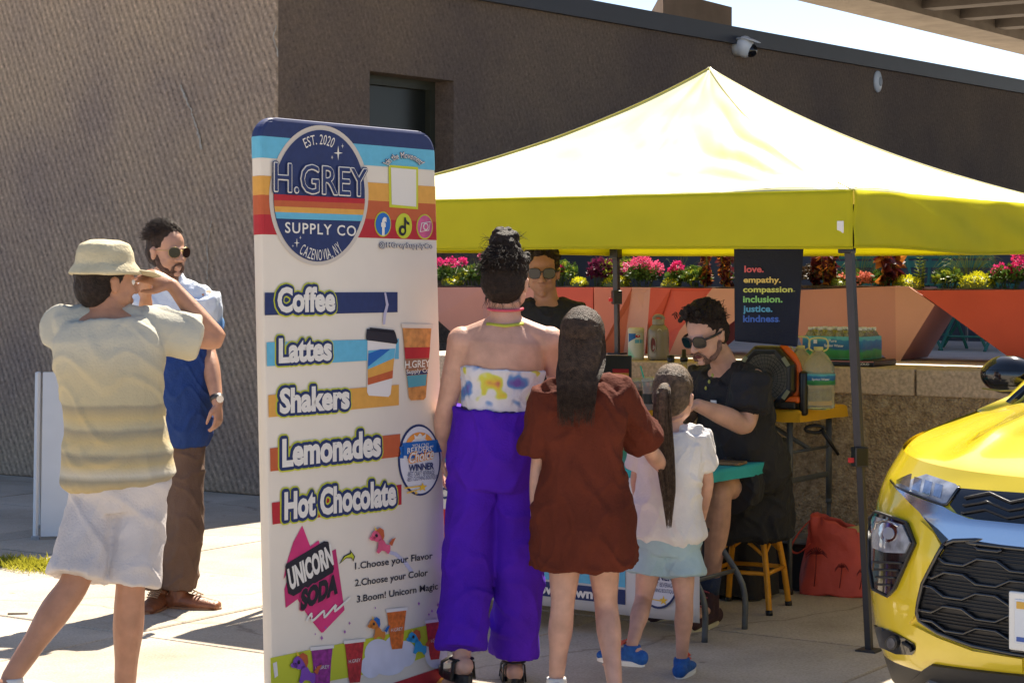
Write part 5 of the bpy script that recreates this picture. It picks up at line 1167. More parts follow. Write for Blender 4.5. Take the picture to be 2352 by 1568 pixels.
# windscreen, roof, pillars, glasshouse
gh = [(1.05, .76, 1.22), (1.28, .70, 1.62), (1.50, .62, 2.15), (1.60, .57, 2.5)]
A0_, A1_ = (1.22, .745, 1.075), (2.02, .60, 1.52)
def ws(i, j):
    s_ = -1+2*i; w_ = lerp(A0_[0], A1_[0], j); u = lerp(A0_[1], A1_[1], j)*s_; bow = .22*(1-abs(s_)**2.2); return K(u, w_-bow*(1-.3*j), lerp(A0_[2], A1_[2], j)+.01)
q = MB(); q.grid(ws, 24, 12); q.build('windscreen', m_win, car, True)
for side in (-1, 1):
    q = MB(); q.tube([K(.80*side, 1.05, 1.06), K(.775*side, 1.25, 1.10), K(.69*side, 1.65, 1.34), K(.615*side, 2.02, 1.525), K(.60*side, 2.4, 1.59)], [(.035, .022)]*5, 10, side=CU); q.build('pillar', m_yel, car, True)
    q = MB(); q.tube([K(.765*side, 1.17, 1.085), K(.745*side, 1.3, 1.15), K(.665*side, 1.66, 1.36), K(.595*side, 2.02, 1.53)], [(.012, .02)]*4, 8, side=CU); q.build('pillar_trim', m_gl, car, True)
    q = MB(); q.add([K(.80*side, 1.42, 1.07), K(.80*side, 4.0, 1.10), K(.62*side, 3.7, 1.53), K(.625*side, 2.1, 1.53)], [(0, 1, 2, 3)]); q.build('side_window', m_win, car, solid=.006)
    # shoulder surface between flank and glass
    q = MB(); q.grid(lambda i, j: K(lerp(.845, .79, j)*side, lerp(1.2, CL-.45, i), lerp(1.083, 1.095, j)), 10, 2); q.build('shoulder', m_yel, car, True)
q = MB(); q.grid(lambda i, j: K((-1+2*i)*lerp(.60, .58, j), lerp(2.0, 3.9, j), 1.56+.05*(1-(2*i-1)**2)+.04*sin(pi*j)), 16, 14); q.build('roof', m_yel, car, True, solid=.02)
q = MB(); q.grid(lambda i, j: K((-1+2*i)*lerp(.60, .84, j), lerp(3.88, 4.32, j), lerp(1.56, 1.0, j)), 12, 8); q.build('rear_window', m_win, car, True, solid=.01)
q = MB(); q.grid(lambda i, j: K((-1+2*i)*.87, CL-.02+.06*(1-(2*i-1)**2), lerp(.25, 1.09, j)), 12, 8); q.grid(lambda i, j: K((-1+2*i)*.86, lerp(3.9, CL, j), 1.09), 6, 3); q.build('tailgate', m_yel, car, True)
q = MB(); q.grid(lambda i, j: K((-1+2*i)*.74, lerp(1.0, 1.5, j), 1.03), 4, 3); q.build('cowl', m_mb, car)
q = MB(); q.box(K(0, 2.3, .55), (1.6, 3.4, .6), (CU, CW, UP)); q.build('underbody', m_bk, car)
q = MB(); q.tube([K(-.62, 1.16, 1.115), K(-.1, 1.04, 1.13)], [.008, .006], 6); q.tube([K(.1, 1.06, 1.125), K(.6, 1.12, 1.12)], [.008, .006], 6); q.build('wiper', m_bk, car)
# patches on the nose, outlines measured on the picture and laid on the real shell
def flat_pts(poly, step, close=True):
    out = []
    for (x0, y0), (x1, y1) in zip(poly, poly[1:]+poly[:1]):
        n_ = max(1, int(math.hypot(x1-x0, y1-y0)/step)); out += [(x0+(x1-x0)*k/n_, y0+(y1-y0)*k/n_) for k in range(n_)]
    return out
def patch(poly, off, m, name, parent, thick=.0, step=9, mirror=True, local=False, smooth=True):
    """poly in picture columns/rows, or (u,h) on the nose when local"""
    bd = flat_pts(poly, step if not local else step*.0016)
    st = step if not local else step*.0016
    xs = [p[0] for p in bd]; ys_ = [p[1] for p in bd]; pts = [V(p) for p in bd]; nb = len(bd)
    def inpoly(x, y):
        c = False; j = nb-1
        for i in range(nb):
            xi, yi = bd[i]; xj, yj = bd[j]
            if (yi > y) != (yj > y) and x < (xj-xi)*(y-yi)/(yj-yi)+xi: c = not c
            j = i
        return c
    y = min(ys_)+st/2
    while y < max(ys_):
        x = min(xs)+st/2
        while x < max(xs):
            if inpoly(x, y) and min((x-a)**2+(y-b_)**2 for a, b_ in bd) > (st*.45)**2: pts.append(V((x, y)))
            x += st
        y += st
    ov, oe, of, *_ = delaunay_2d_cdt(pts, [], [list(range(nb))], 1, 1e-6)
    loc_ = []
    for p in ov:
        if local:
            h = p.y; U = interp(h, HW); u = p.x; k = min(.9999, abs(u)/U); w_ = interp(h, WF)+AF*(1-(1-k**NF)**(1/NF)); loc_.append((u, w_, h))
        else: loc_.append(car_hit(p.x, p.y))
    objs = []
    nob = [i for i in range(len(ov))]
    # boundary edges
    cnt = {}
    for f_ in of:
        for a, b_ in zip(f_, f_[1:]+f_[:1]): cnt[(a, b_)] = 1
    bnd = [(a, b_) for a, b_ in cnt if (b_, a) not in cnt]
    for sg in ((1, -1) if mirror else (1,)):
        q = MB(); N_ = [knorm(u, w_, min(.93, max(.2, h))) for u, w_, h in loc_]
        def mk(u, w_, h, n_, o_):
            p = K(u, w_, h)+n_*o_
            if sg < 0: d_ = p-CO; p = p-CU*(2*d_.dot(CU))
            return p
        top = [mk(*l, n_, off) for l, n_ in zip(loc_, N_)]; k = len(top); q.add(top, [tuple(f_) for f_ in of])
        if thick:
            q.add([mk(*l, n_, off-thick) for l, n_ in zip(loc_, N_)], []); q.f += [(a, b_, b_+k, a+k) for a, b_ in bnd]; q.m += [0]*len(bnd)
        objs.append(q.build(name, m, parent, auto=.7))
    return objs
def bar(path, r_, off, m, name, parent, step=12, mirror=True, local=False, el=None):
    pts = []
    for (x0, y0), (x1, y1) in zip(path, path[1:]):
        n_ = max(1, int(math.hypot(x1-x0, y1-y0)/(step if not local else step*.0016))); pts += [(x0+(x1-x0)*k/n_, y0+(y1-y0)*k/n_) for k in range(n_)]
    pts.append(path[-1]); out = []
    for x, y in pts:
        if local: h = y; U = interp(h, HW); k = min(.9999, abs(x)/U); l = (x, interp(h, WF)+AF*(1-(1-k**NF)**(1/NF)), h)
        else: l = car_hit(x, y)
        out.append(K(*l)+knorm(l[0], l[1], min(.93, max(.2, l[2])))*off)
    res = []
    for sg in ((1, -1) if mirror else (1,)):
        q = MB(); pp = out if sg > 0 else [p-CU*(2*(p-CO).dot(CU)) for p in out]
        q.tube(pp, [el or r_]*len(pp), 8, side=UP if el else None); res.append(q.build(name, m, parent, True))
    return res
# upper headlamp
hl = patch([(2062, 1062), (2072, 1070), (2110, 1084), (2196, 1113), (2204, 1120), (2176, 1160), (2166, 1158), (2062, 1118), (2050, 1106), (2052, 1082)], .006, m_lens, 'headlight', car, .02)
for h_, sg in zip(hl, (1, -1)): pass
patch([(2070, 1080), (2098, 1092), (2092, 1122), (2064, 1110), (2058, 1096)], .009, m_slv, 'lamp_segment', hl[0], .004, mirror=False)
for x in (2104, 2128, 2152): patch([(x, 1098+(x-2104)*.3), (x+17, 1103+(x-2104)*.3), (x+11, 1132+(x-2104)*.3), (x-6, 1126+(x-2104)*.3)], .009, m_slv, 'lamp_segment', hl[0], .004, mirror=False)
bar([(2050, 1106), (2062, 1120), (2166, 1160), (2178, 1160), (2206, 1120)], .005, .008, m_gl, 'lamp_surround', car)
# slim upper grille, chrome bar
UG = [(2206, 1122), (2352, 1128), (2440, 1132)]
c0_ = car_hit(2206, 1122); c1_ = car_hit(2183, 1170); 
def uh(x, y): l = car_hit(x, y); return (l[0], l[2])
g0 = [uh(2206, 1122), uh(2183, 1160), uh(2200, 1180), uh(2240, 1192)]
top_h = car_hit(2340, 1130)[2]; bot_h = car_hit(2340, 1204)[2]
patch([g0[0], g0[1], g0[2], g0[3], (0, bot_h), (0, top_h)], .004, m_gl, 'upper_grille', car, .02, local=True)
for k in range(3):
    zz_ = []; hh = lerp(bot_h+.012, top_h-.012, (k+.5)/3)
    u_ = g0[2][0]+.02
    i = 0
    while u_ < .001: zz_.append((min(u_, 0), hh+(.010 if i % 2 else -.010))); u_ += .085; i += 1
    bar(zz_, .004, .010, m_mb, 'grille_bar', car, local=True)
ch = [uh(2063, 1122), uh(2120, 1148), uh(2172, 1166), uh(2196, 1180), uh(2240, 1197), (-.35, car_hit(2340, 1205)[2]), (0, car_hit(2340, 1205)[2]), (0, car_hit(2330, 1255)[2]), uh(2330, 1255), uh(2230, 1240), uh(2172, 1250), uh(2150, 1215), uh(2120, 1180), uh(2080, 1140)]
patch(ch, .016, m_chr, 'chrome_bar', car, .02, local=True)
patch([uh(2172, 1250), uh(2150, 1215), uh(2130, 1190), uh(2160, 1215), uh(2185, 1240)], .019, m_gl, 'chrome_shadow_piece', car, .006, local=True)
# big lower grille
gb = [uh(2172, 1252), uh(2196, 1242), uh(2260, 1240), (-.35, car_hit(2330, 1258)[2]), (0, car_hit(2335, 1260)[2]), (0, car_hit(2335, 1500)[2]), uh(2330, 1498), uh(2240, 1480), uh(2160, 1450), uh(2118, 1422), uh(2112, 1405), uh(2125, 1340)]
gp = patch(gb, .004, mat('grille_void', (.006, .006, .008), .5), 'lower_grille', car, .03, local=True)
rim = gb[:3]+[(-.35, car_hit(2330, 1258)[2]), (0, car_hit(2335, 1260)[2])]
bar(rim, .008, .012, m_gl, 'grille_surround', car, local=True); bar([(0, car_hit(2335, 1500)[2])]+[uh(2330, 1498), uh(2240, 1480), uh(2160, 1450), uh(2118, 1422), uh(2112, 1405), uh(2125, 1340), uh(2172, 1252)], .008, .012, m_gl, 'grille_surround', car, local=True)
hT, hB = car_hit(2335, 1262)[2], car_hit(2335, 1498)[2]; rows = 6
def ingb(u, h):
    c = False; j = len(gb)-1
    for i in range(len(gb)):
        xi, yi = gb[i]; xj, yj = gb[j]
        if (yi > h) != (yj > h) and u < (xj-xi)*(h-yi)/(yj-yi)+xi: c = not c
        j = i
    return c
dh = (hT-hB)/rows
for rI in range(rows+1):
    hh = hB+dh*rI; u_ = -.78; i = 0; seg_ = []
    while u_ <= .001:
        off_ = .0; ph = i % 4
        # hexagon chain: flat, rise, flat, fall
        y = hh+dh*(.22 if ph in (0, 1) else -.22)*(1 if rI % 2 else -1); seg_.append((min(u_, -.0001), y)); u_ += .072 if ph in (0, 2) else .048; i += 1
    fine = []
    for (x0, y0), (x1, y1) in zip(seg_, seg_[1:]):
        for k in range(4): fine.append((lerp(x0, x1, k/4), lerp(y0, y1, k/4)))
    run = []
    for p in fine+[(9, 9)]:
        if p[0] < 1 and ingb(p[0]-.008, p[1]) and ingb(p[0], p[1]+.008) and ingb(p[0], p[1]-.008): run.append(p)
        else:
            if len(run) > 2: bar(run, .006, .014, m_gl, 'grille_bar', gp[0], local=True, mirror=False, el=(.006, .010)); bar([(-a, b_) for a, b_ in run], .006, .014, m_gl, 'grille_bar', gp[1], local=True, mirror=False, el=(.006, .010))
            run = []
for rI in range(rows):
    for k in range(4):
        hh = hB+dh*(rI+.18+.2*k); us = [u for u in [(-.78+.01*i) for i in range(79)] if ingb(u, hh)]
        if len(us) > 4: bar([(us[0]+.012, hh), (us[-1], hh)], .0022, .009, m_mb, 'grille_fin', gp[0], local=True, mirror=False, step=30); bar([(-us[0]-.012, hh), (-us[-1], hh)], .0022, .009, m_mb, 'grille_fin', gp[1], local=True, mirror=False, step=30)
# lower lamp pod
pod = [(2020, 1176), (2088, 1200), (2106, 1248), (2060, 1352), (2045, 1368), (2012, 1352), (2004, 1300), (2004, 1190)]
patch(pod, .010, m_gl, 'lamp_pod', car, .025)
lp = patch([(2016, 1186), (2080, 1206), (2098, 1246), (2086, 1270), (2040, 1268), (2014, 1258), (2010, 1196)], .016, m_lens, 'headlight', car, .01)
for cx, cy, r0 in ((2050, 1222, 21), (2052, 1226, 12)): patch([(cx+r0*cos(2*pi*k/18), cy+r0*1.15*sin(2*pi*k/18)) for k in range(18)], .019+.002*(r0 < 15), m_slv if r0 > 15 else mat('projector_lens', (.3, .32, .38), .05, coat=1.), 'projector', lp[0], .004, mirror=False)
bar([(2022, 1218), (2026, 1202), (2050, 1198), (2074, 1210)], .0035, .021, m_slv, 'light_guide', lp[0], mirror=False)
for k in range(4): bar([(2016+k*2, 1290+k*17), (2078-k*8, 1292+k*17)], .004, .014, m_mb, 'pod_fin', car)
bar([(2020, 1176), (2088, 1200), (2106, 1248), (2060, 1352), (2045, 1368), (2012, 1352), (2004, 1300), (2004, 1190), (2020, 1176)], .005, .013, m_mb, 'pod_surround', car)
# crease strips of the bumper (raised folded panels)
patch([(2118, 1195), (2150, 1225), (2170, 1262), (2120, 1345), (2108, 1410), (2092, 1430), (2096, 1330), (2118, 1250)], .012, m_yel, 'bumper_fold', car, .02)
patch([(2100, 1432), (2160, 1462), (2240, 1492), (2352, 1510), (2352, 1540), (2230, 1522), (2160, 1508), (2136, 1512), (2118, 1520), (2110, 1500), (2112, 1470)], .014, m_yel, 'bumper_lip', car, .02)
# fog lamp recess
patch([(2010, 1434), (2030, 1440), (2060, 1452), (2100, 1476), (2106, 1488), (2098, 1502), (2060, 1500), (2024, 1484)], .006, m_gl, 'fog_lamp_recess', car, .02)
fg = patch([(2055+13*cos(2*pi*k/18), 1473+16*sin(2*pi*k/18)) for k in range(18)], .014, m_mb, 'fog_lamp', car, .01)
patch([(2056+9*cos(2*pi*k/18), 1473+12*sin(2*pi*k/18)) for k in range(18)], .018, m_slv, 'fog_lens', fg[0], .004, mirror=False)
bar([(2080, 1472), (2096, 1482), (2100, 1492)], .006, .012, m_mb, 'fog_fin', car)
# dark lower valance of the nose
for side in (1, -1):
    q = MB(); q.grid(lambda i, j: (lambda uw: K(uw[0]*side*1.004, uw[1]-.012*(1-j), lerp(.17, .262, j)))(outline(i, lerp(.2, .26, j))), 40, 5); q.build('lower_valance', m_mb, car, True)
# silver centre skid plate, number plate
skp = [(-.62, .225), (-.50, .30), (0, .325), (0, .225)]
patch(skp, .016, m_mb, 'lower_intake', car, .02, local=True)
patch([(-.60, .20), (-.52, .25), (-.40, .235), (-.42, .20)], .026, mat('dull_silver', (.3, .3, .31), .4, metal=.6), 'skid_plate', car, .01, local=True)
pl = car_hit(2337, 1420); pc_ = K(pl[0]+.155, interp(pl[2], WF)-.035, pl[2]); np_ = thing_ = None
q = MB(); q.box(pc_, (.33, .014, .185), (CU, CW, UP)); npf = q.build('plate_frame', mat('white_frame', (.7, .7, .68), .4), car, bevel=.006)
q = MB(); q.box(pc_-CW*.0085, (.285, .004, .14), (CU, CW, UP)); npo = q.build('number_plate', mat('plate_face', (.62, .66, .72), .35), npf, bevel=.002)
q = MB(); q.box(pc_-CW*.0115+UP*.052, (.27, .002, .022), (CU, CW, UP)); q.build('plate_band', mat('plate_gold', (.6, .35, .05), .4), npf); q = MB(); q.box(pc_-CW*.0115-UP*.055, (.27, .002, .014), (CU, CW, UP)); q.build('plate_band', mat('plate_blue', (.02, .08, .35), .4), npf)
# bow-tie like plain emblem slot is outside the frame; door mirror
for side in (-1, 1):
    mc = K(.975*side, 1.62, 1.175); q = MB(); q.ell(mc, (.125, .085, .078), (CU, CW, UP), 24, 14)
    mo = fuse(q, 'door_mirror', m_gl, car, .008, 2)
    q = MB(); q.grid(lambda i, j: mc+CU*(.118*cos(pi*(i))*1)*cos(lerp(.28, 1.2, j))+CW*(-.083*sin(pi*i)*cos(lerp(.28, 1.2, j)))+UP*(.082*sin(lerp(.28, 1.2, j)))-CW*.004, 20, 8); 
    q.build('mirror_cap', m_gl, mo, True)
    q = MB(); q.tube([K(.79*side, 1.56, 1.08), K(.90*side, 1.61, 1.13)], [(.05, .02), (.035, .018)], 10, side=CW); q.build('mirror_arm', m_gl, car, True)
    q = MB(); q.tube([mc-CU*side*.0+CW*-.06-UP*.055+CU*.08, mc-CW*.088-UP*.06, mc-CW*.06-UP*.055-CU*.09], [.004]*3, 6); q.build('mirror_trim', mat('brass_line', (.35, .3, .1), .3, metal=.6), mo)
# ------------------------------------------------------------------ stall furniture and goods
m_teal = mat('teal_tablecloth', (.02, .36, .36), .75, .08, 8, .12, 60); m_yc = mat('yellow_tablecloth', (.75, .40, .012), .75, .08, 8, .12, 60)
m_leg = mat('grey_table_leg', (.10, .11, .12), .5, .15, 20, metal=.2)
m_wb = mat('vinyl_banner_white', (.62, .60, .57), .55, .03, 5)
def cloth_top(parent, a0, a1, b0, b1, h, drop, m, name):
    def f(i, j):
        # i,j in 0..1 across a slightly larger sheet folded over the edges
        def ax(t, lo, hi):
            L = hi-lo; s = t*(L+2*drop)-drop
            return (lo-.004, -(-s)) if s < 0 else ((hi+.004, s-L) if s > L else (lo+s, 0))
        A, da = ax(i, a0, a1); B_, db = ax(j, b0, b1); dz = max(abs(da) if da else 0, abs(db) if db else 0)
        wv = .008*sin(A*31+B_*17)*(dz/drop)+.004*noise.noise(V((A*9, B_*9, 0)))
        return S(A+(wv if da > 0 else -wv if da < 0 else 0), B_+(wv if db > 0 else -wv if db < 0 else 0), h-dz*(1+.1*noise.noise(V((A*7, B_*7, 1))))+.0015*noise.noise(V((A*12, B_*12, 3))))
    q = MB(); q.grid(f, 110, 64); return q.build(name, m, parent, True)
# teal table
TA1, TA0, TB0, TB1, TH_ = -4.088, -4.088-1.83, 7.458, 8.218, .735
tt = thing('folding_table', 'folding table with a teal cloth and white printed banner on its front', 'table', tuple(S((TA0+TA1)/2, 7.84)))
q = MB(); q.sbox(TA0+.01, TA1-.01, TB0+.01, TB1-.01, TH_-.045, TH_-.004); q.build('tabletop', mat('grey_plastic_top', (.3, .3, .3), .6), tt, bevel=.006)
cloth_top(tt, TA0, TA1, TB0, TB1, TH_, .055, m_teal, 'tablecloth')
for aa in (TA1-.16, TA0+.16):
    for b_ in (TB0+.10, 7.93):
        q = MB(); q.tube(catmull([S(aa, b_, TH_-.05), S(aa, b_, .45), S(aa+.0, b_, .40), S(aa+.14*(1 if aa > -5 else -1), b_, .2), S(aa+.15*(1 if aa > -5 else -1), b_, .0)], 5), [.014]*21, 10); q.build('leg', m_leg, tt, True)
    q = MB(); q.tube([S(aa, TB0+.1, .44), S(aa, 7.93, .44)], [.011]*2, 8); q.build('cross_bar', m_leg, tt, True)
    q = MB(); q.tube([S(aa+.1*(1 if aa > -5 else -1), TB0+.1, .26), S(aa+.1*(1 if aa > -5 else -1), 7.93, .26)], [(.016, .008)]*2, 8); q.build('cross_bar', m_leg, tt, True)
# printed banner on the front of the teal table, leaning flush with its edge
bn = thing('stall_banner', 'white vinyl banner with colour stripes, round logo and award badge hanging from the teal table', 'banner', tuple(S((TA0+TA1)/2, TB0-.03)))
BB = TB0-.025; BH1, BH0 = .70, .105
def BF(x, y, off=0.): r_ = ray(x, y); c = V((0, 0, CH)); return c+r_*((BB-c.dot(N))/r_.dot(N))-N*off
q = MB(); q.grid(lambda i, j: S(lerp(TA0-.02, TA1+.03, i), BB+.004+.004*sin(i*14)*j, lerp(BH1, BH0, j)), 40, 8); q.build('vinyl_sheet', m_wb, bn, True, solid=.001)
def ba(x): r_ = ray(x, 1200); p = r_*(BB/r_.dot(N)); return p.dot(E)
def bprint(name, poly, m, off):
    q = MB(); q.add([S(a, BB-.003-off, h) for a, h in poly], [tuple(range(len(poly)))]); return q.build(name, m, bn)
for h0, h1, m in ((.655, .69, i_cyan), (.615, .645, mat('teal_ink', (0, 0, 0))), (.43, .50, i_red), (.36, .43, i_rust), (.30, .36, i_org), (.225, .30, i_cyan), (.15, .215, i_navy)):
    bprint('stripe', [(TA0, h0), (TA1-.33 if h1 < .6 else TA1-.9, h0), (TA1-.33 if h1 < .6 else TA1-.9, h1), (TA0, h1)], m, .0)
ca = ba(1165); 
for r0, m, o_ in ((.215, i_white, .0015), (.195, i_navy, .003)): bprint('logo_disc', [(ca+r0*cos(2*pi*k/48), .36+r0*sin(2*pi*k/48)) for k in range(48)], m, o_)
for h0, h1, m in ((.345, .375, i_red), (.315, .345, i_org), (.285, .315, i_cyan)):
    w0 = sqrt(.19**2-(.36-h0)**2); bprint('logo_stripe', [(ca-w0, h0), (ca+w0, h0), (ca+w0, h1), (ca-w0, h1)], m, .0045)
def btext(s, a0, h0, w_, hh, m, off, bold=.02, ol=None):
    for k, (bo, mm) in enumerate(([(ol[0], ol[1])] if ol else [])+[(bold, m)]):
        q = MB(); text_fit(q, s, S(a0, BB-.003-off-k*.0015, h0), E*w_, UP*hh, off=bo, ref=bold); q.build('lettering' if mm is m else 'letter_outline', mm, bn)
btext('H.GREY', ca-.15, .385, .30, .085, i_white, .0045); btext('SUPPLY CO', ca-.12, .235, .24, .035, i_white, .0045)
btext('Clothing', ba(1010), .53, .24, .07, i_navy, .001, .03); btext('y Items', ba(1443), .535, .19, .055, i_navy, .001, .03)
btext('Wildflowers', ba(1062), .160, .42, .048, i_white, .0045, .04); btext('Downtown', ba(1215), .160, .34, .045, i_white, .0045, .04)
aw = ba(1512)
for r0, m, o_ in ((.105, i_navy, .0015), (.097, mat('award_white_ink', (0, 0, 0)), .003)): bprint('award_disc', [(aw+r0*cos(2*pi*k/40), .29+r0*1.35*sin(2*pi*k/40)) for k in range(40)], m, o_)
bprint('award_ribbon', [(aw-.10, .34), (aw+.10, .34), (aw+.10, .385), (aw-.10, .385)], i_blue, .0045)
btext("READERS'", aw-.07, .350, .14, .025, i_white, .006); btext('Choice', aw-.06, .315, .12, .035, i_white, .006, .02, (.06, mat('award_orange_ink', (0, 0, 0)))); btext('WINNER', aw-.075, .272, .15, .03, i_navy, .0045, .03)
btext('-BEST CRAFT BEVERAGE', aw-.08, .245, .16, .019, i_navy, .0045, 0); btext('-BEST CLOTHING BOUTIQUE', aw-.082, .218, .165, .019, i_navy, .0045, 0)
bprint('gold_star', [(aw+.03+(.022 if i % 2 == 0 else .009)*sin(pi/5*i), .187+(.022 if i % 2 == 0 else .009)*cos(pi/5*i)) for i in range(10)], i_gold, .0045); bprint('gold_trail', [(aw-.06, .188), (aw+.02, .182), (aw+.02, .187), (aw-.06, .192)], i_gold, .0045)
for x in (1290, 1400): q = MB(); pt = S(ba(x), BB-.004, .125); q.tube([pt, pt-N*.003], [.008, .008], 14); q.build('eyelet', mat('brass_eyelet', (.5, .4, .2), .35, metal=.9), bn)
# yellow table on raised legs
YA1, YA0, YB0, YB1, YH = -4.28, -4.28-1.83, 8.87, 9.40, .914
yt = thing('serving_table', 'high folding table under a bright yellow cloth against the low wall', 'table', tuple(S((YA0+YA1)/2, 9.13)))
q = MB(); q.sbox(YA0+.01, YA1-.01, YB0+.01, YB1-.01, YH-.045, YH-.004); q.build('tabletop', mat('grey_plastic_top', (0, 0, 0)), yt)
cloth_top(yt, YA0, YA1, YB0, YB1, YH, .06, m_yc, 'tablecloth')
for aa in (YA1-.07, YA0+.07):
    for b_ in (YB0+.03, YB1-.05):
        q = MB(); q.tube([S(aa, b_, YH-.05), S(aa, b_, .42)], [.0155]*2, 12); q.tube([S(aa, b_, .43), S(aa, b_, .0)], [.012]*2, 12); q.tube([S(aa, b_, .41), S(aa, b_, .435)], [.0165]*2, 12); q.build('leg', m_leg, yt, True)
        q = MB(); q.tube([S(aa, b_, 0), S(aa, b_, .03)], [.0165]*2, 12); q.build('foot_cap', m_bk, yt, True)
    q = MB(); q.tube([S(aa, YB0+.03, .56), S(aa, YB1-.05, .56)], [(.008, .014)]*2, 8, side=E); q.build('cross_bar', m_leg, yt)
    q = MB(); q.tube([S(aa-.3*(1 if aa > -5 else -1), 9.13, YH-.06), S(aa, 9.13, .70)], [.011]*2, 8); q.tube([S(aa, YB0+.03, .70), S(aa, YB1-.05, .70)], [.008]*2, 8); q.build('brace', m_leg, yt, True)
q = MB(); c = P(1872, 985, 9.95); q.tube([c+V((.05*cos(k/12*2*pi), 0, .018*sin(k/12*2*pi))) for k in range(14)], [.009]*14, 6, cap=False); q.tube([c+V((.03, 0, 0)), c+V((.12, .02, -.13))], [.012, .008], 8); q.build('cable_loop', m_bk, yt, True)
# --- fan
fc = P(1764, 866, 9.85); fan = thing('portable_fan', 'black and orange jobsite fan with round grille on the yellow table', 'fan', tuple(V((fc.x, fc.y, YH))))
m_or = mat('orange_plastic', (.75, .13, .01), .4, .05, 10); fn = V((-.45, -.89, .0)).normalized(); fr_ = fn.cross(UP).normalized()*-1; fu = fr_.cross(fn)*-1
fr_, fu = V((.89, -.45, 0)).normalized(), UP
axf = (fr_, fu, fn)
R0 = .135
q = MB(); pr = []
for off, rr_ in ((.045, .118), (.05, .142), (.03, .158), (-.05, .158), (-.06, .12)):
    pr.append([fc+fr_*(rr_*cos(2*pi*(k+.5)/8)*1.02)+fu*(rr_*1.06*sin(2*pi*(k+.5)/8))+fn*off for k in range(8)])
vs = [p for r_ in pr for p in r_]; q.add(vs, [(i*8+k, i*8+(k+1) % 8, (i+1)*8+(k+1) % 8, (i+1)*8+k) for i in range(4) for k in range(8)]); q.build('housing', m_bk, fan, bevel=.006)
q = MB(); q.tube([fc+fr_*.158*cos(a)+fu*.166*sin(a)+fn*-.01 for a in [radians(x) for x in range(-68, 70, 15)]], [(.012, .022)]*10, 8, side=fn); q.build('orange_side', m_or, fan, True)
q = MB(); q.lathe(fc, [(.118, .044), (.118, .03), (.0, .028)], 40, axf); q.build('back_screen', mat('fan_light_through', (.13, .12, .10), .6), fan)  # disc colour lightened to stand in for light showing through the fan
for k in range(7): 
    a = 2*pi*k/7; q = MB(); q.add([fc+fn*.034+fr_*cos(a)*.03+fu*sin(a)*.03, fc+fn*.036+fr_*cos(a-.25)*.105+fu*sin(a-.25)*.105, fc+fn*.040+fr_*cos(a+.35)*.108+fu*sin(a+.35)*.108, fc+fn*.034+fr_*cos(a+.7)*.03+fu*sin(a+.7)*.03], [(0, 1, 2, 3)]); q.build('blade', mat('fan_blade', (.05, .05, .045), .4), fan, solid=.002)
for r_ in (.03, .05, .07, .09, .108): q = MB(); q.tube([fc+fn*.055+fr_*r_*cos(2*pi*k/36)+fu*r_*sin(2*pi*k/36) for k in range(38)], [.0016]*38, 5, cap=False); q.build('grille_ring', m_bk, fan, True)
for k in range(36): a = 2*pi*k/36; q = MB(); q.tube([fc+fn*.055+fr_*.022*cos(a)+fu*.022*sin(a), fc+fn*.057+fr_*.118*cos(a+.35)+fu*.118*sin(a+.35)], [.0016]*2, 4); q.build('grille_spoke', m_bk, fan)
q = MB(); q.tube([fc+fn*.052, fc+fn*.06], [.026, .024], 20); q.build('hub', m_bk, fan, True)
for a in (35, 145, 215, 325): a = radians(a); q = MB(); q.box(fc+fn*.05+fr_*.133*cos(a)+fu*.14*sin(a), (.05, .02, .006), (fr_*-sin(a)+fu*cos(a), fr_*cos(a)+fu*sin(a), fn)); q.build('grip_pad', mat('olive_rubber', (.25, .26, .18), .7), fan)
q = MB(); q.box(V((fc.x+.05, fc.y, YH+.022)), (.22, .13, .035), (fr_, -fn, UP)); q.build('base', m_bk, fan, bevel=.008); q = MB(); q.box(V((fc.x+.09, fc.y-.01, YH+.050)), (.17, .12, .034), (fr_, -fn, UP)); q.build('orange_base', m_or, fan, bevel=.01)
q = MB(); q.tube([fc+fr_*.185-UP*.17, fc+fr_*.185+UP*.02], [.022, .024], 12, round_=.7); q.build('pivot_arm', m_bk, fan, True)
# --- water jugs
m_cw = mat('clear_water_plastic', (.80, .80, .62), .08, trans=.75, spec=.6); m_cw.node_tree.nodes['Principled BSDF'].inputs['IOR'].default_value = 1.2
m_lb = mat('water_label', (.02, .2, .35), .5); t, b = nodes_of(m_lb); tc = t.nodes.new('ShaderNodeTexCoord'); sp = t.nodes.new('ShaderNodeSeparateXYZ'); t.links.new(tc.outputs['Generated'], sp.inputs[0])
nn = t.nodes.new('ShaderNodeTexNoise'); nn.inputs['Scale'].default_value = 5; t.links.new(tc.outputs['Generated'], nn.inputs['Vector']); ma = t.nodes.new('ShaderNodeMath'); ma.operation = 'MULTIPLY_ADD'; ma.inputs[1].default_value = .3; t.links.new(nn.outputs['Fac'], ma.inputs[0]); t.links.new(sp.outputs['Z'], ma.inputs[2])
rp = ramp(t, [(0, (.05, .35, .3)), (.22, (.02, .17, .03)), (.5, (.03, .28, .06)), (.62, (.01, .10, .3)), (.95, (.02, .2, .42)), (1.1, (.1, .45, .5))], 'LINEAR'); t.links.new(ma.outputs[0], rp.inputs[0]); t.links.new(rp.outputs[0], b.inputs['Base Color'])
m_jc = mat('pale_yellow_cap', (.65, .58, .22), .4)
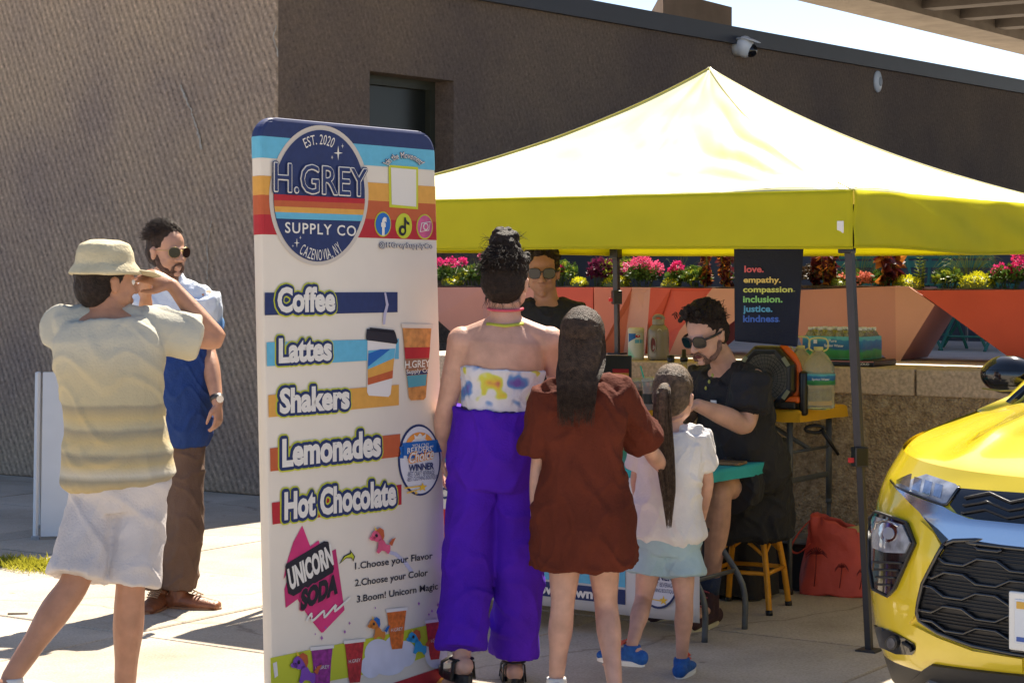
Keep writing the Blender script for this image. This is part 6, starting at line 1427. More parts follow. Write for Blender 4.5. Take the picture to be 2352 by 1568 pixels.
def jug(pos, lbl, grp):
    j = thing('water_jug', lbl, 'water jug', tuple(pos), grp)
    q = MB(); pr = [(.06, 0), (.078, .008), (.080, .02)]
    for k in range(6): pr += [(.080, .03+k*.013), (.077, .036+k*.013)]
    pr += [(.081, .118), (.081, .178), (.078, .19), (.080, .20), (.066, .232), (.045, .262), (.025, .282), (.021, .288), (.021, .30), (0, .30)]
    q.lathe(pos, pr, 28); q.build('bottle', m_cw, j, auto=.9)
    q = MB(); q.lathe(pos+UP*.122, [(.0825, 0), (.0825, .054)], 32); q.f = q.f[:-2]; q.m = q.m[:-2]; q.build('label', m_lb, j, True)
    q = MB(); text_fit(q, 'Spring Water', (0, 0, 0), (1, 0, 0), (0, 1, 0), off=.02); q.v = [pos+V((.0832*sin((p.x-.5)*1.1), -.0832*cos((p.x-.5)*1.1), .142+p.y*.014)) for p in q.v]; q.build('lettering', m_wp, j)
    q = MB(); q.lathe(pos+UP*.288, [(.0235, 0), (.0235, .018), (0, .019)], 20); q.build('cap', m_jc, j, True)
    q = MB(); q.tube(catmull([pos+V((-.022, 0, .283)), pos+V((-.046, 0, .30)), pos+V((-.036, 0, .345)), pos+V((.036, 0, .345)), pos+V((.046, 0, .30)), pos+V((.022, 0, .283))], 4), [.004]*21, 8); q.build('handle', m_jc, j, True)
    return j
jp = P(1880, 900, 9.80); jug(V((jp.x, jp.y, YH+.002)), 'clear water jug nearest the canopy pole, standing at the yellow table corner', 'water jugs on the yellow table')
jp = P(1838, 890, 9.98); jug(V((jp.x, jp.y, YH+.002)), 'clear water jug partly hidden behind the orange fan on the yellow table', 'water jugs on the yellow table')
def PBh(x, b_, h): r_ = ray(x, 700); z = b_/(r_.x*N.x+N.y); return V((r_.x*z, z, h))
CHT = 1.10
# --- shrink-wrapped case of water and a flat black case under it
wc0 = PBh(1868, 9.66, 0); wc1 = PBh(2002, 9.66, 0); wa_ = wc0.dot(E); wb_ = wc1.dot(E)
bk = thing('flat_case', 'thin black case with a pale edge lying on the coping under the bottled water', 'case', tuple(S((wa_+wb_)/2, 9.68, CHT)))
q = MB(); q.sbox(wa_-.02, wb_+.07, 9.53, 9.82, CHT+.001, CHT+.034); q.build('case_body', m_bk, bk, bevel=.006)
q = MB(); q.sbox(wa_-.018, wb_+.068, 9.5285, 9.53, CHT+.024, CHT+.029); q.build('pale_edge', mat('pink_edge', (.5, .2, .22), .6), bk)
q = MB(); text_fit(q, 'BE PROUD', S(wb_-.05, 9.5275, CHT+.008), E*.095, UP*.013, off=.02); q.build('lettering', m_wp, bk)
ws_ = thing('water_case', 'shrink-wrapped case of spring water bottles on the coping right of the fan', 'water case', tuple(S((wa_+wb_)/2, 9.68, CHT+.035)))
bz = CHT+.036; nA, nB = 6, 4; dA = (wb_-wa_)/nA
q = MB(); q.lathe((0, 0, 0), [(.026, 0), (.029, .006), (.029, .03), (.0275, .035), (.029, .04), (.029, .11), (.024, .13), (.012, .148), (.011, .155), (0, .155)], 14); mb_b = q.mesh('bottle', m_cw, smooth=True)
q = MB(); q.lathe((0, 0, .15), [(.0135, 0), (.0135, .014), (0, .0145)], 12); mb_c = q.mesh('cap', m_wp, smooth=True)
for i in range(nA):
    for k in range(nB):
        for me_ in (mb_b, mb_c):
            o = bpy.data.objects.new('bottle' if me_ is mb_b else 'cap', me_); C.objects.link(o); o.parent = ws_; o.location = S(wa_+dA*(i+.5), 9.57+.06*k, bz)-ws_.location
q = MB()
def wrap(i, j):
    per = [(wa_-.004, 9.536), (wb_+.004, 9.536), (wb_+.004, 9.785), (wa_-.004, 9.785)]; t_ = i*4; k = min(3, int(t_)); f_ = t_-k; a0 = per[k]; a1 = per[(k+1) % 4]
    ins = .010*max(0, j-.75)*4; a = lerp(a0[0], a1[0], f_); b_ = lerp(a0[1], a1[1], f_); ca_, cb_ = (wa_+wb_)/2, 9.66
    sc_ = 1-ins*1.2; wv = .003*sin(i*96)
    return S(ca_+(a-ca_)*(sc_)+wv*.3, cb_+(b_-cb_)*sc_+wv, bz+j*.118)
q.grid(wrap, 120, 8); q.build('printed_wrap', m_lb, ws_, True)
q = MB(); q.grid(lambda i, j: S(lerp(wa_+.005, wb_-.005, i), lerp(9.545, 9.78, j), bz+.118+.035*(abs(sin(i*pi*6))**.5)*(1-abs(2*j-1)**8)), 60, 24); q.build('clear_wrap', mat('clear_film', (.8, .85, .85), .08, trans=.85), ws_, True)
q = MB(); text_fit(q, 'Spring Water', S(wa_+.125, 9.528, bz+.060), E*.11, UP*.018, off=.02); q.build('lettering', m_wp, ws_); q = MB(); text_fit(q, 'Pure', S(wa_+.15, 9.528, bz+.088), E*.045, UP*.016, off=.01); q.build('lettering', m_wp, ws_)
q = MB(); q.box(S(wa_+.075, 9.527, bz+.090), (.020, .003, .020), (E, N, UP)); q.build('white_square', m_wp, ws_)
# --- wipes tub and grey jug on the coping
tp_ = PBh(1461, 9.60, CHT+.002); wt_ = thing('wipes_tub', 'white cylindrical wipes tub with blue and green label on the coping', 'wipes tub', tuple(tp_))
q = MB(); q.lathe(tp_, [(.042, 0), (.044, .004), (.044, .148), (.046, .15), (.046, .168), (.040, .176), (0, .178)], 30); q.build('tub', mat('cream_plastic', (.62, .60, .46), .4), wt_, auto=.8)
m_wl = mat('wipes_label', (.55, .6, .6), .45); t, b = nodes_of(m_wl); tc = t.nodes.new('ShaderNodeTexCoord'); vv = t.nodes.new('ShaderNodeVectorMath'); vv.operation = 'DOT_PRODUCT'; vv.inputs[1].default_value = (1.0, .2, .75); t.links.new(tc.outputs['Generated'], vv.inputs[0])
rp = ramp(t, [(0, (.05, .45, .2)), (.30, (.25, .6, .45)), (.45, (.6, .64, .6)), (.9, (.6, .64, .6))]); t.links.new(vv.outputs['Value'], rp.inputs[0]); t.links.new(rp.outputs[0], b.inputs['Base Color'])
q = MB(); q.lathe(tp_+UP*.012, [(.0448, 0), (.0448, .135)], 32); q.f = q.f[:-2]; q.m = q.m[:-2]; q.build('label', m_wl, wt_, True)
def onc(c, r_, an, z): return c+V((r_*sin(an), -r_*cos(an), z))
q = MB(); q.add([onc(tp_, .0455, -1.2+1.1*k/6, .145) for k in range(7)]+[onc(tp_, .0455, -1.2+1.1*k/6, .145-.05+.05*k/6*.5) for k in range(7)], [(k, k+1, k+8, k+7) for k in range(6)]); q.build('blue_patch', i_blue, wt_)
q = MB(); q.add([onc(tp_, .0457, .15+.32*cos(2*pi*k/20), .13+.008*sin(2*pi*k/20)) for k in range(20)], [tuple(range(20))]); q.build('label_oval', i_red, wt_)
q = MB(); q.add([onc(tp_, .0455, -.2, .112), onc(tp_, .0455, .1, .112), onc(tp_, .0455, .5, .112), onc(tp_, .0455, .9, .112), onc(tp_, .0455, .9, .092), onc(tp_, .0455, .5, .092), onc(tp_, .0455, .1, .092), onc(tp_, .0455, -.2, .092)], [(0, 1, 6, 7), (1, 2, 5, 6), (2, 3, 4, 5)]); q.build('label_band', i_cyan, wt_)
gp_ = PBh(1512, 9.62, CHT+.002); gj = thing('drink_jug', 'large smoky grey sports jug with side handle hole beside the wipes tub', 'jug', tuple(gp_))
q = MB(); q.lathe(gp_, [(.05, 0), (.058, .006), (.060, .02), (.060, .15), (.056, .17), (.040, .19), (.030, .195), (.030, .20)], 30)
m_gj = mat('smoky_grey_plastic', (.24, .21, .18), .22, .05, 8, spec=.6)
q2 = fuse(q, 'jug_body', m_gj, gj, .004, 2)
q = MB(); q.lathe(gp_+UP*.196, [(.034, 0), (.034, .026), (.031, .03), (0, .03)], 24); q.build('lid', mat('grey_lid', (.3, .27, .24), .4), gj, auto=.8); q = MB(); q.tube(catmull([gp_+V((-.028, 0, .224)), gp_+V((-.012, 0, .243)), gp_+V((.02, 0, .240)), gp_+V((.030, 0, .222))], 4), [(.005, .01)]*13, 8, side=V((0, 1, 0))); q.build('carry_loop', MATS['grey_lid'], gj, True)
q = MB(); pts = [onc(gp_, .0612, -.55+.30*cos(2*pi*k/24)*(1), .085+.042*sin(2*pi*k/24)) for k in range(24)]; q.add(pts, [tuple(range(24))]); q.build('handle_opening', mat('deep_red_shadow', (.12, .012, .012), .6), gj)
q = MB(); q.tube(pts+pts[:2], [.004]*26, 6, cap=False); q.build('handle_rim', m_gj, gj, True)
q = MB(); pts = [onc(gp_, .056, .05+.17*cos(2*pi*k/20), .163+.008*sin(2*pi*k/20)) for k in range(22)]; q.tube(pts, [.0016]*22, 5, cap=False); q.build('logo_ring', m_wp, gj, True)
# --- syrup bottles
for x, nm in ((1541, 'clear syrup bottle with straight black cap, left of the seated man'), (1571, 'clear syrup bottle with tapered black pump cap beside the seated man\'s face')):
    bp_ = P(x, 835, 9.95 if x < 1560 else 10.0); bp_.z = YH+.002; o_ = thing('syrup_bottle', nm, 'bottle', tuple(bp_), 'syrup bottles on the yellow table')
    q = MB(); q.lathe(bp_, [(.03, 0), (.033, .005), (.033, .14), (.026, .17), (.0165, .19), (.0155, .235), (0, .235)], 20); q.build('bottle', mat('amber_clear', (.72, .66, .42), .08, trans=.6), o_, True)
    q = MB(); q.lathe(bp_, [(.0338, .03), (.0338, .11)], 20); q.f = q.f[:-2]; q.m = q.m[:-2]; q.build('label', mat('cream_label', (.62, .6, .5), .6), o_, True)
    q = MB(); pr = [(.017, .225), (.018, .23), (.018, .258), (0, .26)] if x < 1560 else [(.02, .225), (.02, .245), (.012, .25), (.010, .285), (0, .287)]
    q.lathe(bp_, pr, 16); q.build('cap', m_bk, o_, True)
# --- small dark menu board with a coloured card
mp_ = P(1418, 905, 10.1); mp_.z = YH; mo_ = thing('menu_board', 'small black tabletop board with a yellow and red printed card, left of the straw cup', 'menu board', tuple(mp_))
ax_ = (V((.93, -.36, 0)).normalized(), V((.36, .93, 0)).normalized(), UP)
q = MB(); q.box(mp_+UP*.128, (.15, .012, .25), ax_); q.build('board', mat('black_board', (.02, .022, .018), .5), mo_, bevel=.003)
for z0, z1, m in ((.165, .185, i_red), (.125, .165, i_org), (.09, .125, i_gold), (.07, .09, i_lime)): q = MB(); q.box(mp_+UP*((z0+z1)/2)-ax_[1]*.0075+ax_[0]*.02, (.085, .003, z1-z0), ax_); q.build('card', m, mo_)
for s_, z in (('H.GREY', .130), ('Supply Co', .098)): q = MB(); text_fit(q, s_, mp_+UP*z-ax_[1]*.0105+ax_[0]*(-.016), ax_[0]*.072, UP*.018, off=.02); q.build('lettering', i_blk, mo_)
q = MB(); q.box(mp_+UP*.005, (.15, .07, .01), ax_); q.build('foot', m_bk, mo_)
# --- cups
def drink(pos, lbl, col, straw=None, h=.14, grp='drink cups on the yellow table'):
    o_ = thing('drink_cup', lbl, 'cup', tuple(pos), grp); q = MB(); q.lathe(pos, [(.028, 0), (.030, .004), (.040, h), (.041, h+.003), (.038, h+.004)], 22); q.build('cup', mat('clear_cup', (.8, .8, .8), .06, trans=.7), o_, True)
    q = MB(); q.lathe(pos+UP*.004, [(.0, 0), (.0275, .0), (.037, h-.025), (0, h-.024)], 22); q.build('drink', col, o_, True)
    q = MB(); q.lathe(pos+UP*h, [(.042, 0), (.042, .006), (.036, .016), (.02, .022), (0, .022)], 22); q.build('lid', mat('clear_lid', (.8, .82, .82), .1, trans=.6), o_, True)
    q = MB(); q.lathe(pos+UP*.03, [(.0335, .0), (.0372, .05)], 22); q.f = q.f[:-2]; q.m = q.m[:-2]; q.build('label', mat('black_label', (.03, .03, .03), .5), o_, True)
    if straw: q = MB(); q.tube([pos+V((.006, 0, .03)), pos+V((-.045, -.01, .215))], [.004]*2, 8); q.build('straw', straw, o_, True)
cp = P(1492, 900, 9.75); cp.z = YH+.002; drink(cp, 'clear cup of peach drink with a teal straw beside the ponytail', mat('peach_drink', (.7, .3, .16), .2, .2, 40), mat('teal_straw', (.03, .5, .38), .4))
cp = P(1466, 905, 10.0); cp.z = YH+.002; drink(cp, 'clear cup of orange drink without straw, left of the peach drink', mat('orange_drink', (.75, .25, .02), .2, .2, 40), h=.12)
# order card lying on the teal table, stool, covered chair
oc = P(1668, 1056, 8.86); oc = V((oc.x, oc.y, TH_+.003)); q = MB(); q.box(oc+UP*.006, (.16, .11, .012), (V((.9, -.44, 0)).normalized(), V((.44, .9, 0)).normalized(), UP)); o_ = q.build('clipboard', mat('brown_board', (.2, .12, .05), .6, .2, 20), bevel=.003); tag(o_, 'small brown clipboard lying on the teal cloth before the seated man', 'clipboard')
sp_ = V((1.118, 9.42, 0)); st = thing('bar_stool', 'metal stool with splayed yellow-orange legs under the seated man', 'stool', tuple(sp_)); m_sy = mat('yellow_stool_paint', (.62, .27, .012), .4, .12, 20, metal=.1)
q = MB(); q.lathe(sp_+UP*.60, [(.15, 0), (.165, .008), (.165, .03), (0, .034)], 30); q.build('seat', m_bk, st, True)
for k in range(4):
    a = radians(20+90*k); d_ = V((cos(a), sin(a), 0)); q = MB(); q.tube(catmull([sp_+d_*.10+UP*.60, sp_+d_*.13+UP*.45, sp_+d_*.185+UP*.2, sp_+d_*.215], 5), [.0145]*16, 12); q.build('leg', m_sy, st, True); q = MB(); q.tube([sp_+d_*.215, sp_+d_*.211+UP*.025], [.017]*2, 12); q.build('foot_cap', m_bk, st, True)
    a2 = a+pi/2; d2 = V((cos(a2), sin(a2), 0)); q = MB(); q.tube([sp_+d_*.190+UP*.19, sp_+d2*.190+UP*.19], [.010]*2, 10); q.build('foot_rest', m_sy, st, True)
    m_ = (d_+d2).normalized(); q = MB(); q.tube(catmull([sp_+d_*.165+UP*.27, sp_+m_*.125+UP*.345, sp_+d2*.165+UP*.27], 8), [.009]*17, 8); q.build('arched_brace', m_sy, st, True)
dc = V((1.115, 9.78, 0)); dr = thing('covered_chair', 'tall chair draped in a long black cloth behind the seated man', 'chair', tuple(dc))
m_dr = mat('black_drape', (.016, .015, .018), .75, .3, 6, .2, 60)
def drape(i, j):
    a = 2*pi*i; h = lerp(.99, .02, j); rx = .13+.05*j; ry = .09+.09*min(1, j*1.6); fo = 1+.10*(j**.7)*sin(a*7+1.5*noise.noise(V((cos(a), sin(a), j*3))))+.05*noise.noise(V((cos(a)*3, sin(a)*3, j*5)))
    ax0 = V((.829, -.559, 0)); ay = V((.559, .829, 0)); return dc+ax0*(rx*fo*cos(a))+ay*(ry*fo*sin(a))+UP*(h+.012*sin(a*3)*(j > .95))
q = MB(); q.grid(drape, 110, 40); q.build('black_cloth', m_dr, dr, True); q = MB(); q.grid(lambda i, j: dc+V((.829, -.559, 0))*(.13*j*cos(2*pi*i))+V((.559, .829, 0))*(.09*j*sin(2*pi*i))+UP*(.99+.02*(1-j*j)), 40, 5); q.build('cloth_top', m_dr, dr, True)
for sx2, sy2 in ((-.11, -.08), (.11, -.08), (-.11, .1), (.11, .1)): q = MB(); q.tube([dc+V((sx2, sy2, 0)), dc+V((sx2*.8, sy2*.8, .5))], [.012]*2, 8); q.build('leg', m_bk, dr, True)
# --- black hanging banner with coloured words
hb = thing('hanging_banner', 'black cloth banner with rainbow coloured words love to kindness under the canopy edge', 'banner', tuple(P(1765, 575, 9.3)))
HQ = [P(1686, 560, 9.35), P(1846, 560, 9.12), P(1832, 796, 9.12), P(1688, 783, 9.35)]
def hbf(i, j): a = lerp(HQ[0], HQ[1], i); b_ = lerp(HQ[3], HQ[2], i); p = lerp(a, b_, j); return p+V((-.6, -.8, 0))*(.006*sin(i*9)*j)
m_hbk = mat('black_banner_cloth', (.008, .013, .036), .8, .1, 5, .15, 90)
q = MB(); q.grid(hbf, 30, 30); q.build('cloth', m_hbk, hb, True, solid=.002)
q = MB(); q.tube([HQ[0]+UP*.006, HQ[1]+UP*.006], [.006]*2, 8); q.build('rod', m_bk, hb)
nh = (HQ[1]-HQ[0]).cross(HQ[3]-HQ[0]).normalized(); nh = nh if nh.y < 0 else -nh
def hx(x, y): return planehit(x, y, HQ[0]+nh*.012, nh)
for s_, x0, x1, y, hh, col in (('love.', 1710, 1754, 625, 15, (.7, .14, .19)), ('empathy.', 1708, 1793, 649, 13.5, (.78, .6, .2)), ('compassion.', 1707, 1826, 671, 13.5, (.66, .7, .18)), ('inclusion.', 1707, 1797, 694, 15, (.3, .66, .22)), ('justice.', 1707, 1774, 716, 15, (.12, .42, .7)), ('kindness.', 1707, 1793, 739, 15.5, (.07, .17, .65))):
    q = MB(); rv = text_geo(s_, .018)[0]; miny = min(p.y for p in rv); maxy = max(p.y for p in rv); asc = .72; k = hh/asc
    o_ = hx(x0, y-miny*k*.95); X_ = hx(x1, y-miny*k*.95)-o_; Y_ = hx(x0, y-maxy*k)-o_; text_fit(q, s_, o_, X_, Y_, off=.03, ref=.018); q.build('lettering', mat('word_ink_'+s_[:-1], col, .7), hb)
# --- red carrier bag, black crate
rb = thing('carrier_bag', 'red reusable carrier bag printed with palm trees slumped against the low wall', 'bag', tuple(P(1905, 1355, 9.95)))
rb.location.z = 0; m_rb = mat('red_woven_bag', (.62, .085, .06), .55, .15, 5, .35, 14)
bgp = [P(1856, 1340, 9.9), P(1985, 1350, 9.75)]; bz0 = 0
c_ = V((1.62, 9.83, 0)); bx = V((.93, -.36, 0)).normalized(); by = V((.36, .93, 0)).normalized()
def bag(i, j):
    a = 2*pi*i; h = lerp(.004, .36, j); e = .55; cx_ = abs(cos(a))**e*(1 if cos(a) > 0 else -1); sy_ = abs(sin(a))**e*(1 if sin(a) > 0 else -1)
    w_ = lerp(.185, .135, j)*(1+.05*sin(j*5)); d_ = lerp(.10, .055, j); n_ = noise.noise(V((cx_*2.2, sy_*2.2, j*4)))
    sl2 = -.05*max(0, cx_)*j*j*1.0
    return c_+bx*((w_*cx_+.02*n_)-.02*j)+by*(d_*sy_+.025*n_*j+.03*j)+UP*(h*(1+sl2)+.03*j*j*(-cx_)+.012*n_)
q = MB(); q.grid(bag, 72, 30); q.build('bag_body', m_rb, rb, True, solid=.003)
q = MB(); q.grid(lambda i, j: c_+bx*(.17*(2*i-1))+by*(.09*(2*j-1))+UP*.01, 2, 2); q.build('bag_base', m_rb, rb)
q = MB(); q.tube(catmull([c_-bx*.15+UP*.36, c_-bx*.20+UP*.30-by*.02, c_-bx*.24+UP*.22-by*.03, c_-bx*.20+UP*.20-by*.04, c_-bx*.14+UP*.25-by*.05], 5), [(.022, .003)]*21, 8, side=by); q.build('handle', m_rb, rb, True)
m_pt = mat('dark_red_print', (.18, .015, .02), .6)
for px_, s_ in ((-.105, 1.), (.02, .62), (.12, .5)):
    q = MB(); b0 = c_+bx*px_-by*(.112); 
    q.tube([b0+UP*.05, b0+bx*.008+UP*(.05+.09*s_), b0+bx*.012+UP*(.05+.16*s_)], [(.004, .002)]*3, 6)
    for k in range(9):
        a = pi*k/8*1.1-.1; tp2 = b0+bx*.012+UP*(.05+.16*s_); q.tube([tp2, tp2+bx*.03*s_*cos(a)+UP*(.025*s_*sin(a)+.008), tp2+bx*.055*s_*cos(a)+UP*(.03*s_*sin(a)-.014)], [(.005*s_, .0015), (.006*s_, .0015), (.001, .001)], 6)
    q.build('palm_print', m_pt, rb, True)
q = MB(); q.tube([c_+bx*.02+by*.03+UP*.30, c_+bx*.16+by*.0+UP*.335], [(.03, .02)]*2, 8); o_ = q.build('paper_roll', mat('pale_yellow_paper', (.66, .55, .25), .7)); tag(o_, 'pale yellow paper roll sticking out of the red bag', 'paper roll')
cr = thing('storage_crate', 'low black storage crate on the ground between the table leg and the red bag', 'crate', tuple(P(1810, 1345, 10)))
cr.location.z = 0; cc_ = S(-4.40, 9.16, 0); q = MB()
for a0, a1, b0, b1, h0, h1 in ((-.2, .2, -.14, .14, 0, .012), (-.2, .2, -.14, -.13, .012, .22), (-.2, .2, .13, .14, .012, .22), (-.2, -.19, -.13, .13, .012, .22), (.19, .2, -.13, .13, .012, .22)): q.box(cc_+E*(a0+a1)/2+N*(b0+b1)/2+UP*(h0+h1)/2, (a1-a0, b1-b0, h1-h0), (E, N, UP))
q.build('crate_body', m_mb, cr, bevel=.003); q = MB()
for a0, a1, b0, b1 in ((-.212, .212, -.152, -.135), (-.212, .212, .135, .152), (-.212, -.195, -.135, .135), (.195, .212, -.135, .135)): q.box(cc_+E*(a0+a1)/2+N*(b0+b1)/2+UP*.228, (a1-a0, b1-b0, .018), (E, N, UP))
q.build('crate_rim', m_bk, cr, bevel=.003)
q = MB(); q.box(cc_+UP*.235+E*.0, (.30, .2, .05), (E, N, UP)); o_ = q.build('folded_cloth', mat('grey_cloth', (.24, .22, .2), .9, .2, 8, .3, 30), bevel=.02); tag(o_, 'folded grey cloth lying on top of the black crate', 'cloth')
# --- white A-frame board behind the walking person
af = thing('sandwich_board', 'white A-frame sandwich board seen from behind the person in the tan cap', 'sandwich board', tuple(P(270, 1200, 12)))
af.location.z = 0
f0, f1 = G(93, 1212), G(447, 1204); g0_, g1_ = G(352, 1292), None
sdv = (f1-f0); sdv = sdv.normalized(); f1 = f0+sdv*.68; pn_ = V((sdv.y, -sdv.x, 0)); pn_ = pn_ if pn_.y < 0 else -pn_; tz = .98
wht = mat('white_board_plastic', (.70, .70, .70), .5, .04, 6)
for sgn in (0, 1):
    o0 = pn_*(.55*sgn); A = f0+o0; B_ = f1+o0; top_ = (f0+pn_*.275)+UP*tz; topb = (f1+pn_*.275)+UP*tz; th2 = pn_*(.02 if sgn else -.02)
    q = MB(); q.prism([A+UP*.02+sdv*.03, B_+UP*.02-sdv*.03, topb+th2-sdv*.03, top_+th2+sdv*.03], th2*.5); q.build('panel', wht, af)
    for p_, t_ in ((A, top_), (B_, topb)): q = MB(); q.tube([p_, t_+th2], [(.018, .018)]*2, 4, side=sdv); q.build('frame_rail', wht, af, bevel=.004)
    for p_ in (A, B_): q = MB(); q.box(p_+UP*.012, (.05, .05, .024), (sdv, pn_, UP)); q.build('foot', mat('grey_foot', (.35, .35, .36), .6), af, bevel=.004)
# ------------------------------------------------------------------ planters, flowers, cafe chairs
PB = 10.75
def PX(x, y, b_=PB): r_ = ray(x, y); z = b_/(r_.x*N.x+N.y); return V((0, 0, CH))+r_*z
m_cor = mat('coral_painted_steel', (.56, .17, .10), .5, .06, 3, .05, 80, spec=.3); m_red = mat('red_painted_steel', (.55, .085, .045), .5, .06, 3, .05, 80, spec=.3); m_pnk = mat('dusty_pink_painted_steel', (.50, .235, .185), .5, .06, 3, .05, 80, spec=.3); m_lpk = mat('pale_and_lit_coral_steel', (.58, .30, .22), .5, .06, 3, .05, 80, spec=.3)
m_soil = mat('potting_soil', (.05, .035, .025), .95, .4, 20, .6, 40)
def planter(lbl, facets, back, loc_):
    root = thing('planter', lbl, 'planter', tuple(loc_), 'faceted planters on the raised plaza')
    for poly, m in facets:
        pts = [PX(*p) for p in poly]; q = MB(); n = len(pts); bk_ = N*.012
        q.add(pts+[p+bk_ for p in pts], [tuple(range(n)), tuple(range(n, 2*n))[::-1]]+[(i, n+i, n+(i+1) % n, (i+1) % n) for i in range(n)]); q.build('panel', m, root)
    pts = [PX(*p, PB+.013) if len(p) == 2 else PX(*p) for p in back]; q = MB(); q.prism(pts, N*.42); q.build('planter_body', m_pnk if 'pink' in lbl else m_red, root)
    tops_ = [p for p in pts if p.z > 1.44]; a0 = min(p.dot(E) for p in tops_); a1 = max(p.dot(E) for p in tops_); h_ = max(p.z for p in tops_)
    q = MB(); q.sbox(a0+.02, a1-.02, PB+.03, PB+.40, h_-.012, h_+.006); q.build('soil', m_soil, root)
    return root
planter('long coral and red faceted planter with a deep crease, left of the seated man', [
    ([(1364, 660), (1452, 660), (1446, 700, PB+.05), (1430, 828, PB+.10), (1366, 828, PB)], m_cor), ([(1452, 660), (1494, 661), (1488, 740, PB+.02), (1480, 828, PB), (1430, 828, PB+.10), (1446, 700, PB+.05)], m_lpk),
    ([(1494, 661), (1541, 662), (1500, 740, PB+.14), (1484, 828, PB+.10), (1480, 828, PB), (1488, 740, PB+.02)], m_red), ([(1541, 662), (1636, 662), (1560, 760), (1530, 828, PB+.03), (1484, 828, PB+.10), (1500, 740, PB+.14)], m_red),
    ([(1636, 662), (1760, 664), (1745, 692), (1566, 828, PB+.03), (1530, 828, PB+.03), (1560, 760)], m_lpk)], [(1364, 660, PB+.16), (1755, 664, PB+.16), (1566, 826, PB+.16), (1366, 826, PB+.16)], PX(1500, 826))
planter('dusty pink and red faceted planter behind the standing vendor', [
    ([(980, 660), (1110, 660), (1135, 828), (1110, 828, PB+.05), (1000, 730)], m_pnk), ([(1110, 660), (1225, 660), (1240, 828, PB+.08), (1135, 828)], m_pnk), ([(1225, 660), (1362, 660), (1362, 828), (1240, 828, PB+.08)], m_red)], [(980, 660, PB+.12), (1358, 660, PB+.12), (1358, 826, PB+.12), (1120, 826, PB+.12)], PX(1200, 826))
planter('dusty pink angular planter to the right of the hanging black banner', [
    ([(1790, 668), (2056, 657), (2058, 829), (2042, 829), (2010, 800), (1850, 812)], m_pnk), ([(2056, 657), (2087, 658), (2147, 700), (2067, 829), (2058, 829)], m_lpk)], [(1792, 669, PB+.02), (2054, 659, PB+.02), (2085, 660, PB+.02), (2144, 701, PB+.02), (2066, 826, PB+.02), (2044, 826, PB+.02), (2010, 799, PB+.02), (1852, 810, PB+.02)], PX(1950, 826))  # pale second facet has the light falling on it put into its colour
planter('large bright red triangular planter at the right edge above the car mirror', [
    ([(2105, 667), (2460, 665), (2560, 690), (2560, 845), (2352, 840), (2310, 815)], m_red)], [(2110, 669, PB+.02), (2460, 667, PB+.02), (2558, 692, PB+.02), (2558, 843, PB+.02), (2352, 838, PB+.02), (2312, 814, PB+.02)], PX(2350, 826))
def leafmat(name, col, tl=.3, var=.3, rough=.5): return mat(name, col, rough, var, 25, tl=tl)
m_g1 = leafmat('green_leaf', (.075, .14, .022)); m_g2 = leafmat('sedum_leaf', (.60, .58, .02), .35, .2); m_g3 = leafmat('yellow_green_leaf', (.28, .32, .03)); m_mr = leafmat('maroon_leaf', (.10, .015, .022), .25, .4, .35); m_mo = leafmat('amber_leaf', (.50, .17, .03), .45); m_pf = leafmat('pink_petal', (.72, .04, .22), .35, .2); m_sf2 = leafmat('salmon_petal', (.75, .25, .18), .3, .2); m_gr = leafmat('grass_blade', (.22, .26, .05), .3); m_st2 = leafmat('plant_stem', (.12, .15, .03), .1); m_pp = leafmat('purple_leaf', (.13, .012, .05), .3, .4)
rl = random.Random(77)
def leaf(q, p, d, l, w_, up=UP):
    d = d.normalized(); s = d.cross(up); s = s.normalized() if s.length > .01 else V((1, 0, 0)); n_ = s.cross(d)
    q.add([p, p+d*l*.5+s*w_*.5+n_*l*.08, p+d*l, p+d*l*.5-s*w_*.5+n_*l*.08, p+d*l*.5-n_*l*.02], [(0, 1, 4), (1, 2, 4), (2, 3, 4), (3, 0, 4)])
def rdir(zmin=-.3): 
    while True:
        v_ = V((rl.uniform(-1, 1), rl.uniform(-1, 1), rl.uniform(zmin, 1)))
        if .1 < v_.length < 1: return v_.normalized()
RZ = 1.497
def base(x, b_): p = PBh(x, b_, RZ); return p
GRP = 'flowering plants in the planters'
def mound(x, w_, h, b_=10.93, m=None, lbl='', n=420, ll=.016, lw_=.009):
    p = base(x, b_); o_ = thing('mound_plant', lbl, 'plant', tuple(p), GRP); R_ = w_/394/2; H_ = h/394; q = MB()
    for _ in range(n):
        d = rdir(0); c = p+V((d.x*R_*rl.uniform(.7, 1), d.y*.15*rl.uniform(.5, 1), d.z*H_*rl.uniform(.8, 1.08))); leaf(q, c-d*.006, (d+rdir()*.6), ll*rl.uniform(.7, 1.3), lw_*rl.uniform(.8, 1.4))
    f_ = q.build('foliage', m or m_g2, o_); f_['kind'] = 'stuff'
    q = MB(); q.ell(p, (R_*.85, .12, H_*.8)); q.build('inner_stems', m_st2, o_, True); return o_
